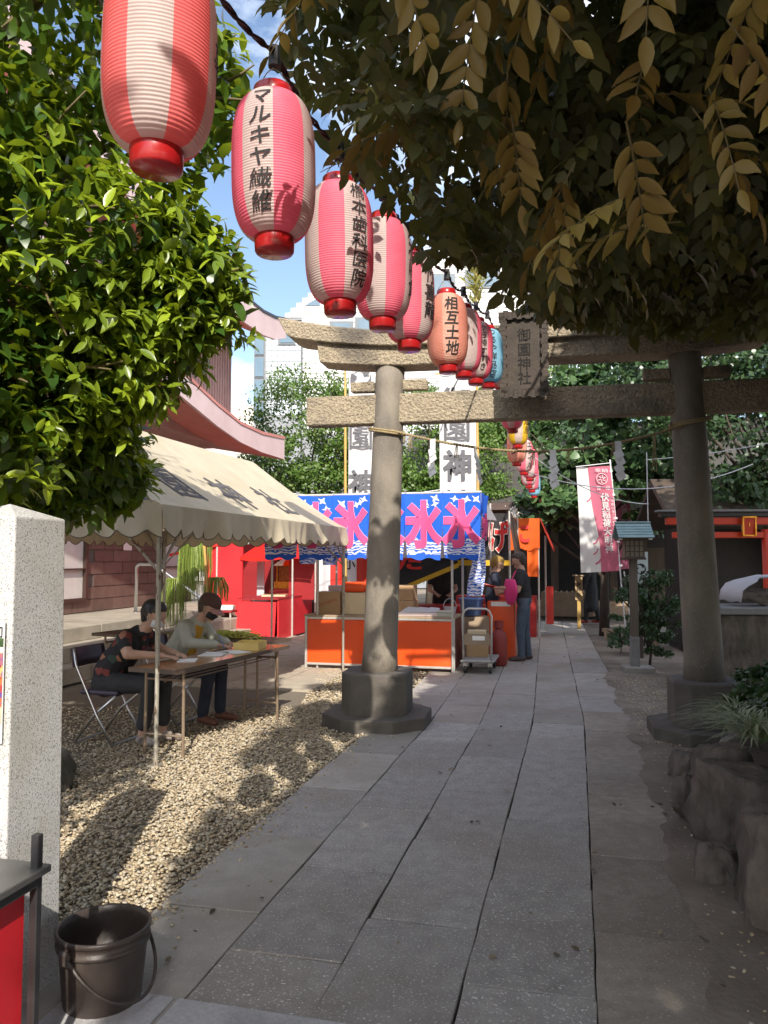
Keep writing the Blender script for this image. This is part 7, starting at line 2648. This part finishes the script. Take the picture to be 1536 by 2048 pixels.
far_tree('broadleaf_tree', 'broad leaved tree seen through the right half of the gate', (4.6, 16.2, 0), [((4.0, 15.9, 4.4), (1.3, .8, 1.5)), ((5.4, 15.9, 4.6), (1.4, .9, 1.7)), ((3.6, 16.0, 3.0), (.8, .6, .9)), ((5.0, 16, 3.0), (1.4, .7, 1.0)), ((3.1, 16.2, 2.55), (.5, .5, .45))], M_lfI, (.12, .20), 9000, tv=IVY_V, tf=IVY_F, wd=1.0)
far_tree('broadleaf_tree', 'dark tree above the vermilion gate at the right edge', (7.2, 13.6, 0), [((6.6, 13.4, 4.0), (1.6, 1.0, 1.5)), ((6.9, 13.0, 2.9), (1.3, .7, .75)), ((7.6, 13.2, 5.6), (1.8, 1.2, 1.6)), ((5.6, 14.2, 5.6), (1.6, 1.0, 1.3))], M_lfD, (.09, .15), 18000)
far_tree('broadleaf_tree', 'dark tree standing over the roof of the main hall', (8.4, 24.5, 0), [((7.4, 22.6, 6.0), (2.6, 1.6, 2.4)), ((6.2, 20.5, 4.6), (1.6, 1.2, 1.1)), ((9.5, 22, 7), (2.5, 2, 2.6)), ((4.9, 20.3, 3.9), (.9, .7, .7))], M_lfD, (.12, .18), 18000)
far_tree('screen_tree', 'dull green tree filling the gap far behind the stalls', (-.4, 27, 0), [((-.6, 27, 3.0), (2.4, 1.2, 2.2)), ((2.2, 26.8, 3.0), (2.0, 1.2, 2.2)), ((-3.6, 27, 2.8), (2.2, 1.2, 2.0))], M_lfD, (.12, .18), 14000)
far_tree('hedge_tree', 'dense dark evergreen mass beside the planted bed on the right', (5.2, 4.2, 0), [((4.9, 4.8, 1.9), (1.3, 1.6, 2.0)), ((4.4, 2.2, 1.7), (1.2, 1.6, 1.9)), ((4.6, -.6, 2.0), (1.4, 1.8, 2.2)), ((4.2, 6.2, 2.6), (.7, .7, .9))], M_lfD, (.14, .2), 15000, group='evergreens beside the bed')
far_tree('evergreen_shrub', 'dark evergreen shrub growing round the lamp post', (3.98, 11.65, 0), [((3.85, 11.55, .85), (.42, .32, .50)), ((4.15, 11.6, 1.05), (.35, .3, .42)), ((3.72, 11.35, 1.15), (.22, .2, .25)), ((4.05, 11.5, .45), (.38, .28, .30))], M_lfD, (.05, .085), 3600, group='shrubs by the path', cat='shrub')
far_tree('evergreen_shrub', 'leafy shrub growing in the planted bed behind the grass tufts', (2.72, 5.35, .3), [((2.66, 5.30, .62), (.30, .28, .24)), ((2.85, 5.75, .60), (.28, .26, .22)), ((2.50, 4.75, .60), (.24, .24, .18))], M_lfD, (.05, .085), 2200, group='shrubs by the path', cat='shrub')
far_tree('evergreen_shrub', 'small low shrub at the path edge before the flag stand', (4.05, 13.3, 0), [((4.05, 13.2, .35), (.32, .3, .30)), ((3.9, 12.8, .16), (.22, .22, .14))], M_lfD, (.04, .07), 1300, group='shrubs by the path', cat='shrub')


# ------------------------------------------------------------------ mondo grass tufts in the bed
def grass_mat():
    m = leaf_mat('striped_grass_mat', (0.14, 0.20, 0.08), (0.42, 0.46, 0.30), (0.3, 0.36, 0.12), 0.4, 0.25)
    return m


M_gr = grass_mat()
TUFT = [((2.34, 5.20, .52), 1.3, 'striped grass tuft beside the right torii base stones'), ((2.36, 4.90, .50), 1.4, 'striped grass tuft at the right edge above the dark boulders'), ((2.12, 4.66, .56), 1.2, 'striped grass tuft just behind the brown boulder'),
        ((2.75, 5.80, .34), 1.2, 'striped grass tuft farthest back in the planted bed'), ((2.06, 4.34, .58), 1.3, 'striped grass tuft low at the right edge of the picture'), ((2.52, 5.50, .46), 1.2, 'small striped grass tuft leaning over the bed edge')]
for (p, s_, lb) in TUFT:
    b = MB()
    for k in range(120):
        a_ = random.uniform(0, 2 * math.pi)
        L = random.uniform(.16, .34) * s_
        el = random.uniform(.5, 1.35)
        w = random.uniform(.004, .008)
        q = Vector((random.gauss(0, .03), random.gauss(0, .03), 0))
        dx, dy = math.cos(a_), math.sin(a_)
        sx, sy = -dy * w, dx * w
        vs = []
        for i in range(6):
            t = i / 5
            r_ = L * (math.cos(el) * t + .55 * t * t * math.sin(el))
            z = L * (math.sin(el) * t - .75 * t * t * math.sin(el) ** .6)
            ww = 1 - t ** 2
            vs += [(q.x + dx * r_ - sx * ww, q.y + dy * r_ - sy * ww, z), (q.x + dx * r_ + sx * ww, q.y + dy * r_ + sy * ww, z)]
        b.add(vs, [(2 * i, 2 * i + 1, 2 * i + 3, 2 * i + 2) for i in range(5)])
    me = b.mesh('grass_tuft', M_gr, True)
    at = me.attributes.new('tint', 'FLOAT', 'POINT')
    at.data.foreach_set('value', np.repeat(rng.uniform(0, 1, 120), 12).astype(np.float32))
    o = link('grass_tuft', me, None, p)
    tag(o, lb, 'grass', 'striped grass tufts in the bed')

# fallen leaves on the path
n_ = 150
yy = rng.uniform(2.9, 14, n_)
xx = np.array([path_x(0, y) for y in yy]) + rng.uniform(0.1, 2.9, n_) ** 1.0
k = xx < np.array([path_x(5.2, y) for y in yy])
xx, yy = xx[k], yy[k]
n_ = len(xx)
me = leaf_mesh('fallen_leaves', np.stack([xx, yy, np.full(n_, .012)], 1), np.stack([rng.normal(0, 1, n_), rng.normal(0, 1, n_), rng.normal(0, .08, n_)], 1), np.stack([rng.normal(0, .2, n_), rng.normal(0, .2, n_), np.ones(n_)], 1), rng.uniform(.015, .05, n_), np.full(n_, .9), rng.uniform(0, 1, n_) ** 2, leaf_mat('dead_leaf_mat', (0.05, 0.032, 0.02), (0.42, 0.34, 0.22), (0.2, 0.15, 0.08), 0.8, 0.1))
tag(link('fallen_leaves', me), 'scattered dry leaves lying on the stone path', 'leaves', kind='stuff')
